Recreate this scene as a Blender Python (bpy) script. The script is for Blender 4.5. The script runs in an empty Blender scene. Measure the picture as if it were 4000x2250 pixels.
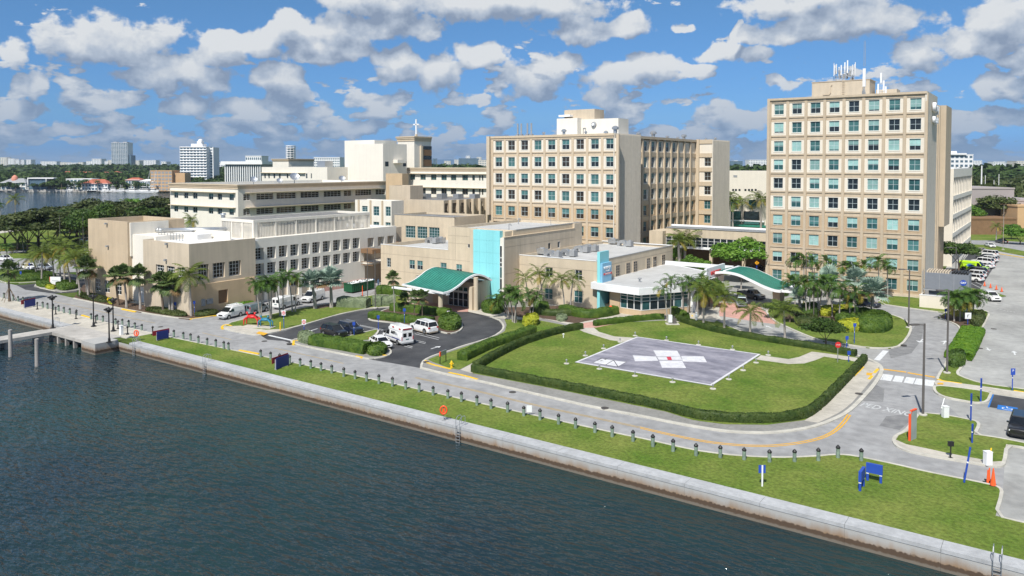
import bpy,math,random
import numpy as np
from mathutils import Vector,Matrix

SC=bpy.context.scene
COL=SC.collection
random.seed(7)
rng=np.random.default_rng(7)

# ------------------------------------------------------------------ camera, sky, sun, exposure
HEAD=math.radians(35.3)
PITCH=math.radians(2.1)
FPX,CXP,CYP,HCAM=3000.0,2000.0,754.0,26.0
cam_d=bpy.data.cameras.new('camera')
cam_d.sensor_width=36.0
cam_d.lens=27.0
cam_d.shift_y=-(1125.0-CYP)/4000.0
cam_d.clip_start=0.5
cam_d.clip_end=12000.0
cam=bpy.data.objects.new('camera',cam_d)
COL.objects.link(cam)
cam.location=(0,0,HCAM)
cam.rotation_euler=(math.radians(90)-PITCH,0,HEAD)
SC.camera=cam

SUN_EL=math.radians(51.0)
SUN_AZ=math.radians(12.7)          # light travels towards +Y, this much towards -X
sun_d=bpy.data.lights.new('sun','SUN')
sun_d.energy=5.0
sun_d.angle=math.radians(0.5)
sun_d.color=(1.0,0.955,0.88)
sun=bpy.data.objects.new('sun',sun_d)
COL.objects.link(sun)
ldir=Vector((-math.sin(SUN_AZ)*math.cos(SUN_EL),math.cos(SUN_AZ)*math.cos(SUN_EL),-math.sin(SUN_EL)))
sun.rotation_euler=ldir.to_track_quat('-Z','Y').to_euler()
SC.view_settings.view_transform='Standard'
SC.view_settings.look='None'
SC.view_settings.exposure=0.16
SC.view_settings.gamma=1.0
SC.view_settings.use_curve_mapping=False


def make_world():
    w=bpy.data.worlds.new('World')
    SC.world=w
    w.use_nodes=True
    nt=w.node_tree
    nt.nodes.clear()
    out=nt.nodes.new('ShaderNodeOutputWorld')
    bg=nt.nodes.new('ShaderNodeBackground')
    sky=nt.nodes.new('ShaderNodeTexSky')
    sky.sky_type='NISHITA'
    sky.sun_disc=False
    sky.sun_elevation=SUN_EL
    sky.sun_rotation=math.radians(180)-SUN_AZ
    sky.air_density=1.0
    sky.dust_density=0.3
    sky.ozone_density=2.5
    bg.inputs['Strength'].default_value=0.078
    # clouds: cumulus masses laid out by azimuth (from the view heading) and elevation
    g=bpy.data.node_groups.new('cloud_density','ShaderNodeTree')
    g.interface.new_socket('P',in_out='INPUT',socket_type='NodeSocketVector')
    g.interface.new_socket('D',in_out='OUTPUT',socket_type='NodeSocketFloat')
    gi=g.nodes.new('NodeGroupInput')
    go=g.nodes.new('NodeGroupOutput')

    def N(tree,t,**kw):
        n=tree.nodes.new(t)
        for k,v in kw.items():
            setattr(n,k,v)
        return n

    def M(tree,op,a,b=None,c=None,clamp=False):
        n=N(tree,'ShaderNodeMath',operation=op,use_clamp=clamp)
        for i,x in enumerate((a,b,c)):
            if x is None:
                continue
            if isinstance(x,(int,float)):
                n.inputs[i].default_value=x
            else:
                tree.links.new(x,n.inputs[i])
        return n.outputs[0]

    def V(tree,op,a,b=None):
        n=N(tree,'ShaderNodeVectorMath',operation=op)
        for i,x in enumerate((a,b)):
            if x is None:
                continue
            if isinstance(x,tuple):
                n.inputs[i].default_value=x
            else:
                tree.links.new(x,n.inputs[i])
        return n.outputs[1] if op in ('DOT_PRODUCT','LENGTH') else n.outputs[0]

    clouds=[(430,150,260,78),(850,190,140,62),(690,290,220,50),(60,195,75,45),
              (90,325,62,38),(190,320,75,45),(70,400,110,38),(420,400,140,42),
              (740,395,100,38),(880,430,130,42),(1090,330,140,62),(1040,170,110,50),
              (1180,130,90,60),(1330,130,130,80),(1270,210,190,52),(1560,110,160,55),
              (1080,410,100,30),(1240,430,100,28),(1560,275,90,55),(1710,290,90,75),
              (1870,215,110,42),(1480,405,110,34),(1500,-20,250,75),(1950,10,420,62),
              (2220,110,150,55),(2470,90,110,48),(2690,110,42,20),(2080,300,100,62),
              (2170,240,110,30),(2070,350,85,45),(2470,290,150,48),(2380,360,75,42),(2700,300,80,22),
              (2880,232,170,32),(3080,140,160,48),(3330,100,300,62),(3200,0,320,62),(3560,220,120,52),
              (3800,150,210,55),(3930,60,150,90),(3960,215,110,30),(3900,320,110,36),
              (3060,352,60,26),(2780,455,110,36),(2960,455,80,28),(2430,440,90,36),
              (3720,440,160,26),(3900,430,120,36),(2904,130,22,40),
              (250,500,180,26),(1000,505,200,24),(1350,500,160,22),(3000,540,150,18),(2560,520,120,16)]
    def noise(tree,vec,scale,detail,rough=0.5):
        n=N(tree,'ShaderNodeTexNoise',noise_dimensions='2D')
        n.inputs['Scale'].default_value=scale
        n.inputs['Detail'].default_value=detail
        n.inputs['Roughness'].default_value=rough
        tree.links.new(vec,n.inputs['Vector'])
        return n
    # warp the outlines in two sizes so they billow
    w1=noise(g,V(g,'MULTIPLY',gi.outputs[0],(1.0,1.3,1.0)),7.0,2.0)
    w2=noise(g,V(g,'MULTIPLY',gi.outputs[0],(1.0,1.2,1.0)),26.0,4.0)
    p=V(g,'ADD',gi.outputs[0],V(g,'MULTIPLY',V(g,'SUBTRACT',w1.outputs['Color'],(0.5,0.5,0.5)),(0.060,0.045,0.0)))
    p=V(g,'ADD',p,V(g,'MULTIPLY',V(g,'SUBTRACT',w2.outputs['Color'],(0.5,0.5,0.5)),(0.026,0.022,0.0)))
    best=None
    for (u,v,ru,rv) in clouds:
        az=math.atan((u-2000)/3000)
        el=math.atan((642-v)/3000*math.cos(az))
        ra=ru/3000*math.cos(az)**2*1.10
        re=rv/3000*math.cos(az)*1.25
        dm=N(g,'ShaderNodeVectorMath',operation='MULTIPLY_ADD')
        g.links.new(p,dm.inputs[0])
        dm.inputs[1].default_value=(1/ra,1/re,0)
        dm.inputs[2].default_value=(-az/ra,-el/re,0)
        d=dm.outputs[0]
        q=V(g,'DOT_PRODUCT',d,d)
        best=q if best is None else M(g,'SMOOTH_MIN',best,q,0.30)
    ell=M(g,'SUBTRACT',1.0,M(g,'POWER',best,0.7))
    ell=M(g,'MAXIMUM',ell,-1.2)
    sep=N(g,'ShaderNodeSeparateXYZ')
    g.links.new(gi.outputs[0],sep.inputs[0])
    el_s=sep.outputs['Y']
    # small far cumulus low in the sky, and larger ones outside the view
    fz=noise(g,V(g,'MULTIPLY',gi.outputs[0],(1.0,2.6,1.0)),16.0,5.0,0.55)
    low=M(g,'MULTIPLY_ADD',el_s,-6.0,1.0,clamp=True)
    far=M(g,'ADD',M(g,'MULTIPLY_ADD',fz.outputs['Fac'],5.5,-3.45),M(g,'MULTIPLY_ADD',low,1.65,-0.38))
    bn=noise(g,V(g,'MULTIPLY',gi.outputs[0],(1.0,1.5,1.0)),4.5,6.0)
    out_of_view=M(g,'MULTIPLY_ADD',M(g,'ABSOLUTE',sep.outputs['X']),8.0,-4.9,clamp=True)
    high=M(g,'MULTIPLY_ADD',el_s,14.0,-3.1,clamp=True)
    oov=M(g,'MAXIMUM',out_of_view,high)
    big=M(g,'MULTIPLY_ADD',M(g,'SUBTRACT',bn.outputs['Fac'],0.53),7.0,M(g,'MULTIPLY_ADD',oov,2.0,-2.0))
    dn=noise(g,V(g,'MULTIPLY',gi.outputs[0],(1.0,1.25,1.0)),30.0,7.0,0.55)
    tot=M(g,'MAXIMUM',M(g,'MAXIMUM',ell,far),big)
    tot=M(g,'ADD',tot,M(g,'MULTIPLY_ADD',dn.outputs['Fac'],1.9,-0.95))
    g.links.new(tot,go.inputs[0])

    tc=N(nt,'ShaderNodeTexCoord')
    s3=N(nt,'ShaderNodeSeparateXYZ')
    nt.links.new(tc.outputs['Generated'],s3.inputs[0])
    X,Y,Z=s3.outputs
    sa,ca=math.sin(HEAD),math.cos(HEAD)
    cbs=N(nt,'ShaderNodeCombineXYZ')
    nt.links.new(X,cbs.inputs[0]);nt.links.new(Y,cbs.inputs[1])
    nt.links.new(M(nt,'MAXIMUM',Z,0.06),cbs.inputs[2])
    nt.links.new(cbs.outputs[0],sky.inputs['Vector'])
    rgt=M(nt,'MULTIPLY_ADD',X,ca,M(nt,'MULTIPLY',Y,sa))
    fwd=M(nt,'MULTIPLY_ADD',X,-sa,M(nt,'MULTIPLY',Y,ca))
    az=M(nt,'ARCTAN2',rgt,fwd)
    el=M(nt,'ARCSINE',Z)
    cb=N(nt,'ShaderNodeCombineXYZ')
    nt.links.new(az,cb.inputs[0])
    nt.links.new(el,cb.inputs[1])
    P=cb.outputs[0]
    def dens(off):
        gg=N(nt,'ShaderNodeGroup');gg.node_tree=g
        nt.links.new(V(nt,'ADD',P,off) if off else P,gg.inputs[0])
        return gg.outputs[0]
    D1,D2=dens(None),dens((-0.006,0.026,0.0))
    mr=N(nt,'ShaderNodeMapRange',interpolation_type='SMOOTHSTEP')
    mr.inputs[1].default_value=-0.10
    mr.inputs[2].default_value=0.26
    nt.links.new(D1,mr.inputs[0])
    mask=M(nt,'MULTIPLY',mr.outputs[0],0.98)
    lit=M(nt,'MULTIPLY_ADD',M(nt,'SUBTRACT',D1,D2),0.62,0.47)
    lit=M(nt,'SUBTRACT',lit,M(nt,'MULTIPLY',D1,0.12),clamp=True)
    ramp=N(nt,'ShaderNodeValToRGB')
    nt.links.new(lit,ramp.inputs[0])
    e=ramp.color_ramp.elements
    e[0].position=0.12;e[0].color=(3.0,3.8,5.2,1)
    e[1].position=0.92;e[1].color=(8.4,8.7,9.0,1)
    m1=ramp.color_ramp.elements.new(0.50);m1.color=(5.2,6.0,7.2,1)
    # clear sky: the physical sky, a little bluer low down where it would go straw coloured
    tint=N(nt,'ShaderNodeMixRGB')
    tint.inputs[1].default_value=(0.32,0.60,1.20,1)
    tint.inputs[2].default_value=(0.62,0.94,1.12,1)
    nt.links.new(M(nt,'MULTIPLY',el,3.6,clamp=True),tint.inputs[0])
    blue=V(nt,'MULTIPLY',sky.outputs[0],tint.outputs[0])
    # distance haze over the low clouds
    hz=N(nt,'ShaderNodeMixRGB')
    hz.inputs[2].default_value=(2.0,3.3,5.4,1)
    hf=M(nt,'MULTIPLY_ADD',el,-6.5,0.82,clamp=True)
    nt.links.new(hf,hz.inputs[0])
    nt.links.new(ramp.outputs[0],hz.inputs[1])
    mix=N(nt,'ShaderNodeMixRGB')
    nt.links.new(mask,mix.inputs[0])
    nt.links.new(blue,mix.inputs[1])
    nt.links.new(hz.outputs[0],mix.inputs[2])
    lowm=N(nt,'ShaderNodeMixRGB')      # below and just at the horizon only distant haze
    lowm.inputs[2].default_value=(2.0,3.2,5.0,1)
    nt.links.new(M(nt,'MULTIPLY_ADD',el,-22.0,0.75,clamp=True),lowm.inputs[0])
    nt.links.new(mix.outputs[0],lowm.inputs[1])
    nt.links.new(lowm.outputs[0],bg.inputs['Color'])
    nt.links.new(bg.outputs[0],out.inputs[0])
    w.cycles.sampling_method='MANUAL'
    w.cycles.sample_map_resolution=512


make_world()

# ------------------------------------------------------------------ surveying helpers: photo pixel -> metre coordinates
_sa,_ca,_sp,_cp=math.sin(HEAD),math.cos(HEAD),math.sin(PITCH),math.cos(PITCH)
_F=(-_sa*_cp,_ca*_cp,-_sp)
_R=(_ca,_sa,0)
_U=(-_sa*_sp,_ca*_sp,_cp)


def _ray(u,v):
    a=(u-CXP)/FPX
    b=(CYP-v)/FPX
    return [_F[i]+a*_R[i]+b*_U[i] for i in range(3)]


def G(u,v,z=0.0):
    d=_ray(u,v)
    t=(z-HCAM)/d[2]
    return (d[0]*t,d[1]*t)


def onY(u,v,Y):
    d=_ray(u,v)
    t=Y/d[1]
    return (d[0]*t,HCAM+d[2]*t)


def onX(u,v,X):
    d=_ray(u,v)
    t=X/d[0]
    return (d[1]*t,HCAM+d[2]*t)


def GP(pts,z=0.0):
    return [G(u,v,z) for u,v in pts]


CHILD={}
ORD=('first second third fourth fifth sixth seventh eighth ninth tenth eleventh twelfth thirteenth fourteenth fifteenth sixteenth seventeenth '
       'eighteenth nineteenth twentieth twenty-first twenty-second twenty-third twenty-fourth twenty-fifth twenty-sixth twenty-seventh').split()
# ------------------------------------------------------------------ mesh building
class MB:
    def __init__(s):
        s.v=[];s.f=[];s.m=[]

    def add(s,vs,fs,mi=0):
        o=len(s.v)
        s.v+=[tuple(p) for p in vs]
        s.f+=[tuple(i+o for i in f) for f in fs]
        s.m+=[mi]*len(fs)

    def box(s,x0,x1,y0,y1,z0,z1,mi=0,top=True,bot=True):
        vs=[(x0,y0,z0),(x1,y0,z0),(x1,y1,z0),(x0,y1,z0),(x0,y0,z1),(x1,y0,z1),(x1,y1,z1),(x0,y1,z1)]
        fs=[(0,1,5,4),(1,2,6,5),(2,3,7,6),(3,0,4,7)]
        if top:fs.append((4,5,6,7))
        if bot:fs.append((3,2,1,0))
        s.add(vs,fs,mi)

    def quad(s,a,b,c,d,mi=0):
        s.add([a,b,c,d],[(0,1,2,3)],mi)

    def prism(s,poly,z0,z1,mi=0,top=True,bot=True):
        n=len(poly)
        A=sum(poly[i][0]*poly[(i+1) % n][1]-poly[(i+1) % n][0]*poly[i][1] for i in range(n))
        if A<0:poly=poly[::-1]
        vs=[(p[0],p[1],z0) for p in poly]+[(p[0],p[1],z1) for p in poly]
        fs=[(i,(i+1) % n,n+(i+1) % n,n+i) for i in range(n)]
        if top:fs.append(tuple(range(n,2*n)))
        if bot:fs.append(tuple(range(n-1,-1,-1)))
        s.add(vs,fs,mi)

    def tube(s,p0,p1,r0,r1=None,n=8,mi=0,caps=True):
        r1=r0 if r1 is None else r1
        p0=Vector(p0);p1=Vector(p1)
        d=(p1-p0).normalized()
        a=Vector((0,0,1)) if abs(d.z)<0.9 else Vector((1,0,0))
        x=d.cross(a).normalized();y=d.cross(x).normalized()
        vs=[]
        for p,r in ((p0,r0),(p1,r1)):
            for i in range(n):
                t=2*math.pi*i/n
                vs.append(p+x*(r*math.cos(t))+y*(r*math.sin(t)))
        fs=[(i,n+i,n+(i+1) % n,(i+1) % n) for i in range(n)]
        if caps:fs+=[tuple(range(n)),tuple(range(2*n-1,n-1,-1))]
        s.add(vs,fs,mi)

    def path(s,pts,r,n=6,mi=0):
        for a,b in zip(pts[:-1],pts[1:]):
            s.tube(a,b,r,r,n,mi)

    def lathe(s,prof,c=(0,0),n=10,mi=0):
        vs=[]
        for r,z in prof:
            for i in range(n):
                t=2*math.pi*i/n
                vs.append((c[0]+r*math.cos(t),c[1]+r*math.sin(t),z))
        fs=[]
        for k in range(len(prof)-1):
            for i in range(n):
                j=(i+1) % n
                fs.append((k*n+i,k*n+j,(k+1)*n+j,(k+1)*n+i))
        fs.append(tuple(range(n))[::-1]);fs.append(tuple(range((len(prof)-1)*n,len(prof)*n)))
        s.add(vs,fs,mi)

    def mesh(s,name,mats,smooth=False):
        me=bpy.data.meshes.new(name)
        me.from_pydata(s.v,[],s.f)
        for m in (mats if isinstance(mats,(list,tuple)) else [mats]):
            me.materials.append(m)
        if any(s.m):
            me.polygons.foreach_set('material_index',s.m)
        if smooth:
            me.polygons.foreach_set('use_smooth',[True]*len(me.polygons))
        me.update()
        return me

    def build(s,name,mats,parent=None,world=False,smooth=False,loc=None,rz=0):
        return link(name,s.mesh(name,mats,smooth),parent,world,loc,rz)


def link(name,me,parent=None,world=False,loc=None,rz=0,rot=None,scale=None):
    o=bpy.data.objects.new(name,me)
    COL.objects.link(o)
    if loc is not None:o.location=loc
    if rz:o.rotation_euler=(0,0,rz)
    if rot is not None:o.rotation_euler=rot
    if scale is not None:o.scale=scale
    if parent is not None:
        o.parent=parent
        CHILD.setdefault(parent.name,[]).append(o)
        if world:
            o.matrix_parent_inverse=Matrix.Translation(-Vector(parent.location))
    return o


def tag(o,label=None,cat=None,group=None,kind=None):
    if label:o['label']=label
    if cat:o['category']=cat
    if group:o['group']=group
    if kind:o['kind']=kind
    return o


def thing(name,label,cat,loc=(0,0,0),rz=0,group=None,scale=None):
    o=bpy.data.objects.new(name,None)
    o.empty_display_size=0.3
    COL.objects.link(o)
    o.location=loc
    o.rotation_euler=(0,0,rz)
    if scale:o.scale=(scale,)*3 if isinstance(scale,(int,float)) else scale
    return tag(o,label,cat,group)


def dup(root,loc,rz=0,label=None,group=None,scale=None,z=None):
    def cp(o,par):
        c=o.copy()
        COL.objects.link(c)
        if par is not None:
            c.parent=par
            CHILD.setdefault(par.name,[]).append(c)
        for ch in list(CHILD.get(o.name,[])):
            cp(ch,c)
        return c
    r=cp(root,None)
    r.location=loc
    r.rotation_euler=(0,0,rz)
    if scale:r.scale=(scale,)*3 if isinstance(scale,(int,float)) else scale
    if label:r['label']=label
    if group:r['group']=group
    return r


def struct(name,mb,m,smooth=False,label=None):
    o=mb.build(name,m,smooth=smooth)
    o['kind']='structure'
    if label:o['label']=label
    return o


# ------------------------------------------------------------------ materials
MATS={}


def mat(name,col,rough=0.8,var=0.10,scale=1.0,bump=0.0,bscale=8.0,metal=0.0,spec=0.35,detail=4.0,stretch=None,
        col2=None,streak=0.0,objrand=0.0,trans=0.0,emit=0.0,coat=0.0,mottle=None):
    if name in MATS:return MATS[name]
    m=bpy.data.materials.new(name)
    MATS[name]=m
    m.use_nodes=True
    nt=m.node_tree
    b=nt.nodes['Principled BSDF']
    b.inputs['Roughness'].default_value=rough
    b.inputs['Metallic'].default_value=metal
    b.inputs['Specular IOR Level'].default_value=spec
    if coat:b.inputs['Coat Weight'].default_value=coat;b.inputs['Coat Roughness'].default_value=0.06
    geo=nt.nodes.new('ShaderNodeNewGeometry')
    src=geo.outputs['Position']
    if stretch:
        mp=nt.nodes.new('ShaderNodeVectorMath');mp.operation='MULTIPLY'
        mp.inputs[1].default_value=stretch
        nt.links.new(src,mp.inputs[0]);src=mp.outputs[0]
    n=nt.nodes.new('ShaderNodeTexNoise')
    n.inputs['Scale'].default_value=scale
    n.inputs['Detail'].default_value=detail
    n.inputs['Roughness'].default_value=0.6
    nt.links.new(src,n.inputs['Vector'])
    r=nt.nodes.new('ShaderNodeValToRGB')
    c2=col2 if col2 else tuple(min(1,c*(1+var)) for c in col)
    c1=col if col2 else tuple(c*(1-var) for c in col)
    r.color_ramp.elements[0].position=0.32;r.color_ramp.elements[0].color=(*c1,1)
    r.color_ramp.elements[1].position=0.68;r.color_ramp.elements[1].color=(*c2,1)
    nt.links.new(n.outputs['Fac'],r.inputs[0])
    c=r.outputs[0]

    def mult(c,fac_out,lo,hi,a=0.3,z=0.7):
        rr=nt.nodes.new('ShaderNodeMapRange')
        rr.inputs[1].default_value=a;rr.inputs[2].default_value=z
        rr.inputs[3].default_value=lo;rr.inputs[4].default_value=hi
        nt.links.new(fac_out,rr.inputs[0])
        mm=nt.nodes.new('ShaderNodeVectorMath');mm.operation='SCALE'
        nt.links.new(c,mm.inputs[0]);nt.links.new(rr.outputs[0],mm.inputs['Scale'])
        return mm.outputs[0]
    if streak:
        mp=nt.nodes.new('ShaderNodeVectorMath');mp.operation='MULTIPLY'
        mp.inputs[1].default_value=(1.3,1.3,0.07)
        nt.links.new(geo.outputs['Position'],mp.inputs[0])
        n2=nt.nodes.new('ShaderNodeTexNoise');n2.inputs['Scale'].default_value=1.0;n2.inputs['Detail'].default_value=5
        nt.links.new(mp.outputs[0],n2.inputs['Vector'])
        c=mult(c,n2.outputs['Fac'],1-streak,1.0,0.35,0.6)
    if mottle:
        n3=nt.nodes.new('ShaderNodeTexNoise');n3.inputs['Scale'].default_value=mottle[0];n3.inputs['Detail'].default_value=6
        nt.links.new(geo.outputs['Position'],n3.inputs['Vector'])
        c=mult(c,n3.outputs['Fac'],1-mottle[1],1+mottle[1])
    if objrand:
        oi=nt.nodes.new('ShaderNodeObjectInfo')
        c=mult(c,oi.outputs['Random'],1-objrand,1+objrand,0.0,1.0)
    nt.links.new(c,b.inputs['Base Color'])
    if trans:b.inputs['Transmission Weight'].default_value=trans
    if emit:
        nt.links.new(c,b.inputs['Emission Color']);b.inputs['Emission Strength'].default_value=emit
    if bump:
        nb=nt.nodes.new('ShaderNodeTexNoise');nb.inputs['Scale'].default_value=bscale;nb.inputs['Detail'].default_value=5
        nt.links.new(geo.outputs['Position'],nb.inputs['Vector'])
        bp=nt.nodes.new('ShaderNodeBump');bp.inputs['Strength'].default_value=bump;bp.inputs['Distance'].default_value=0.1
        nt.links.new(nb.outputs['Fac'],bp.inputs['Height'])
        nt.links.new(bp.outputs[0],b.inputs['Normal'])
    return m


def leafmat(name,c_dark,c_light,scale=0.5,objrand=0.18,rough=0.55):
    """leaves: light and dark clumps from noise, per-thing variation, a little light through the blade"""
    if name in MATS:return MATS[name]
    m=mat(name,c_dark,rough=rough,col2=c_light,scale=scale,detail=6,objrand=objrand,spec=0.3,bump=0)
    nt=m.node_tree
    b=nt.nodes['Principled BSDF']
    out=nt.nodes['Material Output']
    tr=nt.nodes.new('ShaderNodeBsdfTranslucent')
    lk=b.inputs['Base Color'].links[0].from_socket
    nt.links.new(lk,tr.inputs['Color'])
    mx=nt.nodes.new('ShaderNodeMixShader');mx.inputs[0].default_value=0.25
    nt.links.new(b.outputs[0],mx.inputs[1]);nt.links.new(tr.outputs[0],mx.inputs[2])
    nt.links.new(mx.outputs[0],out.inputs['Surface'])
    return m


M_cream=mat('cream stucco',(0.58,0.49,0.365),var=0.05,scale=0.5,streak=0.09,bump=0.15,bscale=5)
M_white=mat('off white stucco',(0.76,0.72,0.64),var=0.02,scale=0.4,streak=0.05,bump=0.12,bscale=5)
M_panel=mat('white facade panel paint',(0.72,0.66,0.565),var=0.03,scale=0.4,streak=0.03)
M_tan=mat('tan stucco',(0.55,0.41,0.26),var=0.05,scale=0.5,streak=0.05,bump=0.12,bscale=5)
M_tan2=mat('light tan trim stucco',(0.56,0.46,0.335),var=0.04,scale=0.5,streak=0.05)
M_sand=mat('sand stucco',(0.55,0.465,0.355),var=0.05,scale=0.4,streak=0.10,bump=0.12,bscale=5)
M_ttrim=mat('tower tan trim stucco',(0.51,0.42,0.31),var=0.05,scale=0.5,streak=0.08)
M_ttan=mat('tower tan stucco',(0.49,0.37,0.245),var=0.06,scale=0.5,streak=0.13,bump=0.12,bscale=5)
M_ribbed=mat('fluted precast concrete',(0.62,0.57,0.49),var=0.05,scale=1.2,streak=0.08,bump=0.4,bscale=3)
M_box=mat('warm tan stucco',(0.54,0.43,0.30),var=0.05,scale=0.4,streak=0.10,bump=0.12,bscale=5)
M_conc=mat('weathered concrete',(0.42,0.40,0.37),var=0.14,scale=0.7,bump=0.25,bscale=10,mottle=(0.15,0.14))
M_walk=mat('pale pavement concrete',(0.47,0.44,0.38),var=0.10,scale=1.5,bump=0.15,mottle=(0.3,0.14),bscale=12)
M_walkd=mat('grey pavement concrete',(0.25,0.245,0.23),var=0.12,scale=2.5,bump=0.15,mottle=(0.3,0.14),bscale=12)
M_curb=mat('curb concrete',(0.50,0.48,0.42),var=0.10,scale=1.5,bump=0.1,mottle=(0.5,0.12))
M_road=mat('worn grey asphalt',(0.30,0.30,0.30),var=0.13,scale=0.22,bump=0.2,bscale=18,mottle=(0.9,0.15),detail=8)
M_lotc=mat('pale worn lot paving',(0.34,0.34,0.325),var=0.20,scale=0.12,bump=0.2,bscale=15,mottle=(1.1,0.12),detail=9)
M_asph=mat('fresh black asphalt',(0.034,0.035,0.039),col2=(0.085,0.085,0.088),scale=0.35,bump=0.2,bscale=20,detail=9,rough=0.75,stretch=(1,0.7,1))
M_pink=mat('pink brick paving',(0.52,0.30,0.25),var=0.14,scale=1.2,bump=0.1,mottle=(0.4,0.1))
M_grass=mat('mown grass',(0.082,0.150,0.018),col2=(0.180,0.212,0.048),scale=0.16,bump=0.8,bscale=11,mottle=(3.0,0.30),rough=0.9,detail=8,spec=0.15)
M_grassb=mat('rough green ground',(0.05,0.09,0.014),col2=(0.11,0.14,0.04),scale=0.05,bump=0.5,bscale=3,mottle=(0.6,0.3),rough=0.95,spec=0.1,detail=8)
M_mulch=mat('brown mulch bed',(0.10,0.065,0.045),var=0.3,scale=2.5,bump=0.6,bscale=9)
M_redmulch=mat('red mulch bed',(0.17,0.045,0.035),var=0.3,scale=2.5,bump=0.6,bscale=9)
M_wpaint=mat('white road paint',(0.62,0.63,0.63),var=0.15,scale=3,detail=8)
M_ypaint=mat('yellow road paint',(0.68,0.37,0.035),var=0.12,scale=2.5,detail=8)
M_ypale=mat('faded yellow line paint',(0.42,0.31,0.15),var=0.15,scale=2.0,detail=8)
M_ycurb=mat('yellow curb paint',(0.75,0.47,0.03),var=0.10,scale=3)
M_roofg=mat('grey roof membrane',(0.47,0.47,0.46),var=0.07,scale=0.6,bump=0.1,mottle=(0.2,0.10),detail=8)
M_roofw=mat('white roof membrane',(0.72,0.71,0.69),var=0.05,scale=0.6,mottle=(0.2,0.08))
M_roofd=mat('dark gravel roof',(0.20,0.195,0.19),var=0.2,scale=1.2,bump=0.3,mottle=(0.15,0.15))
M_frame=mat('pale blue window frame',(0.50,0.58,0.60),rough=0.45,var=0.03)
M_wframe=mat('white frame',(0.78,0.78,0.76),rough=0.5,var=0.03)
M_dframe=mat('bronze window frame',(0.33,0.28,0.22),rough=0.5,var=0.05)
M_glassd=mat('dark glass',(0.018,0.026,0.032),rough=0.06,var=0.3,scale=0.6,spec=0.5)
M_glassb=mat('brown dark glass',(0.040,0.033,0.026),rough=0.08,var=0.3,scale=0.6,spec=0.5)
M_glasst=mat('teal glass',(0.03,0.09,0.095),rough=0.07,var=0.3,scale=0.8,spec=0.5)
M_blind=mat('closed blind behind teal glass',(0.25,0.42,0.40),rough=0.15,var=0.12,scale=1.2,spec=0.5,objrand=0.3)
M_blindd=mat('half lit blind behind green glass',(0.065,0.165,0.165),rough=0.15,var=0.15,scale=1.2,spec=0.5,objrand=0.2)  # dark teal blind colour, deeper than the closed blind above
M_cyan=mat('cyan metal panel',(0.26,0.66,0.70),rough=0.4,var=0.06,scale=0.5,stretch=(1.0,1.0,0.05))
M_cyand=mat('blue green metal panel',(0.24,0.60,0.66),rough=0.4,var=0.03,scale=0.3)
M_signblue=mat('sky blue sign face',(0.22,0.47,0.66),rough=0.4,var=0.03)
M_green=mat('green standing seam metal',(0.045,0.255,0.185),rough=0.35,var=0.18,scale=0.9,spec=0.5,metal=0.15)
M_seam=mat('weathered green seam',(0.02,0.13,0.10),rough=0.5,var=0.1)  # darker green that picks out the standing seams
M_joint=mat('wall joint shadow gap',(0.30,0.25,0.19),var=0.05)  # darker wall tone for the thin strips along panel joints
M_wmetal=mat('white painted metal',(0.78,0.79,0.80),rough=0.4,var=0.03)
M_steel=mat('galvanised steel',(0.52,0.54,0.56),rough=0.35,metal=0.75,var=0.08,scale=3)
M_gmetal=mat('grey painted metal',(0.30,0.31,0.32),rough=0.5,var=0.08,scale=1.5)
M_gmetal2=mat('blue grey painted metal',(0.20,0.215,0.24),rough=0.5,var=0.06,scale=1.5)
M_black=mat('black painted metal',(0.018,0.018,0.019),rough=0.45,var=0.2)
M_pole=mat('bronze grey pole paint',(0.115,0.105,0.10),rough=0.5,var=0.1)
M_blue=mat('royal blue paint',(0.025,0.075,0.40),rough=0.45,var=0.06)
M_navy=mat('dark blue panel',(0.018,0.032,0.20),rough=0.45,var=0.06)
M_red=mat('red paint',(0.62,0.03,0.03),rough=0.4,var=0.05)
M_dred=mat('dark red paint',(0.30,0.02,0.03),rough=0.5,var=0.05)
M_orange=mat('orange red plastic',(0.85,0.10,0.03),rough=0.45,var=0.05)
M_yellow=mat('yellow paint',(0.80,0.52,0.02),rough=0.4,var=0.05)
M_tire=mat('tyre rubber',(0.02,0.02,0.02),rough=0.85,var=0.1)
M_rim=mat('alloy wheel',(0.50,0.51,0.52),rough=0.3,metal=0.8,var=0.05)
M_carglass=mat('car window glass',(0.012,0.014,0.016),rough=0.04,var=0.2,spec=0.6)
M_lamp=mat('head lamp lens',(0.75,0.77,0.78),rough=0.15,var=0.03,spec=0.6)
M_tail=mat('tail lamp lens',(0.45,0.01,0.01),rough=0.2,var=0.03,spec=0.6)
M_wood=mat('weathered timber',(0.22,0.17,0.12),var=0.2,scale=3,bump=0.3)
M_post=mat('green stained timber post',(0.20,0.265,0.215),var=0.2,scale=4,bump=0.3,bscale=20,mottle=(6,0.15))
M_pile=mat('grey timber pile',(0.33,0.31,0.29),var=0.2,scale=2,bump=0.4,stretch=(1,1,0.1))
M_trunkg=mat('grey palm trunk',(0.34,0.31,0.28),var=0.16,scale=3,bump=0.4,stretch=(0.6,0.6,4))
M_trunkb=mat('brown tree trunk',(0.15,0.115,0.085),var=0.2,scale=3,bump=0.6)
M_terra=mat('red clay roof tiles',(0.42,0.13,0.08),var=0.15,scale=1.5)
M_brownp=mat('brown infill panel',(0.22,0.13,0.07),var=0.1)
M_paint={}


def car_paint(name,col,metal=0.0):
    return mat('car paint '+name,col,rough=0.28,var=0.02,metal=metal,coat=0.8,spec=0.5)


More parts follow.
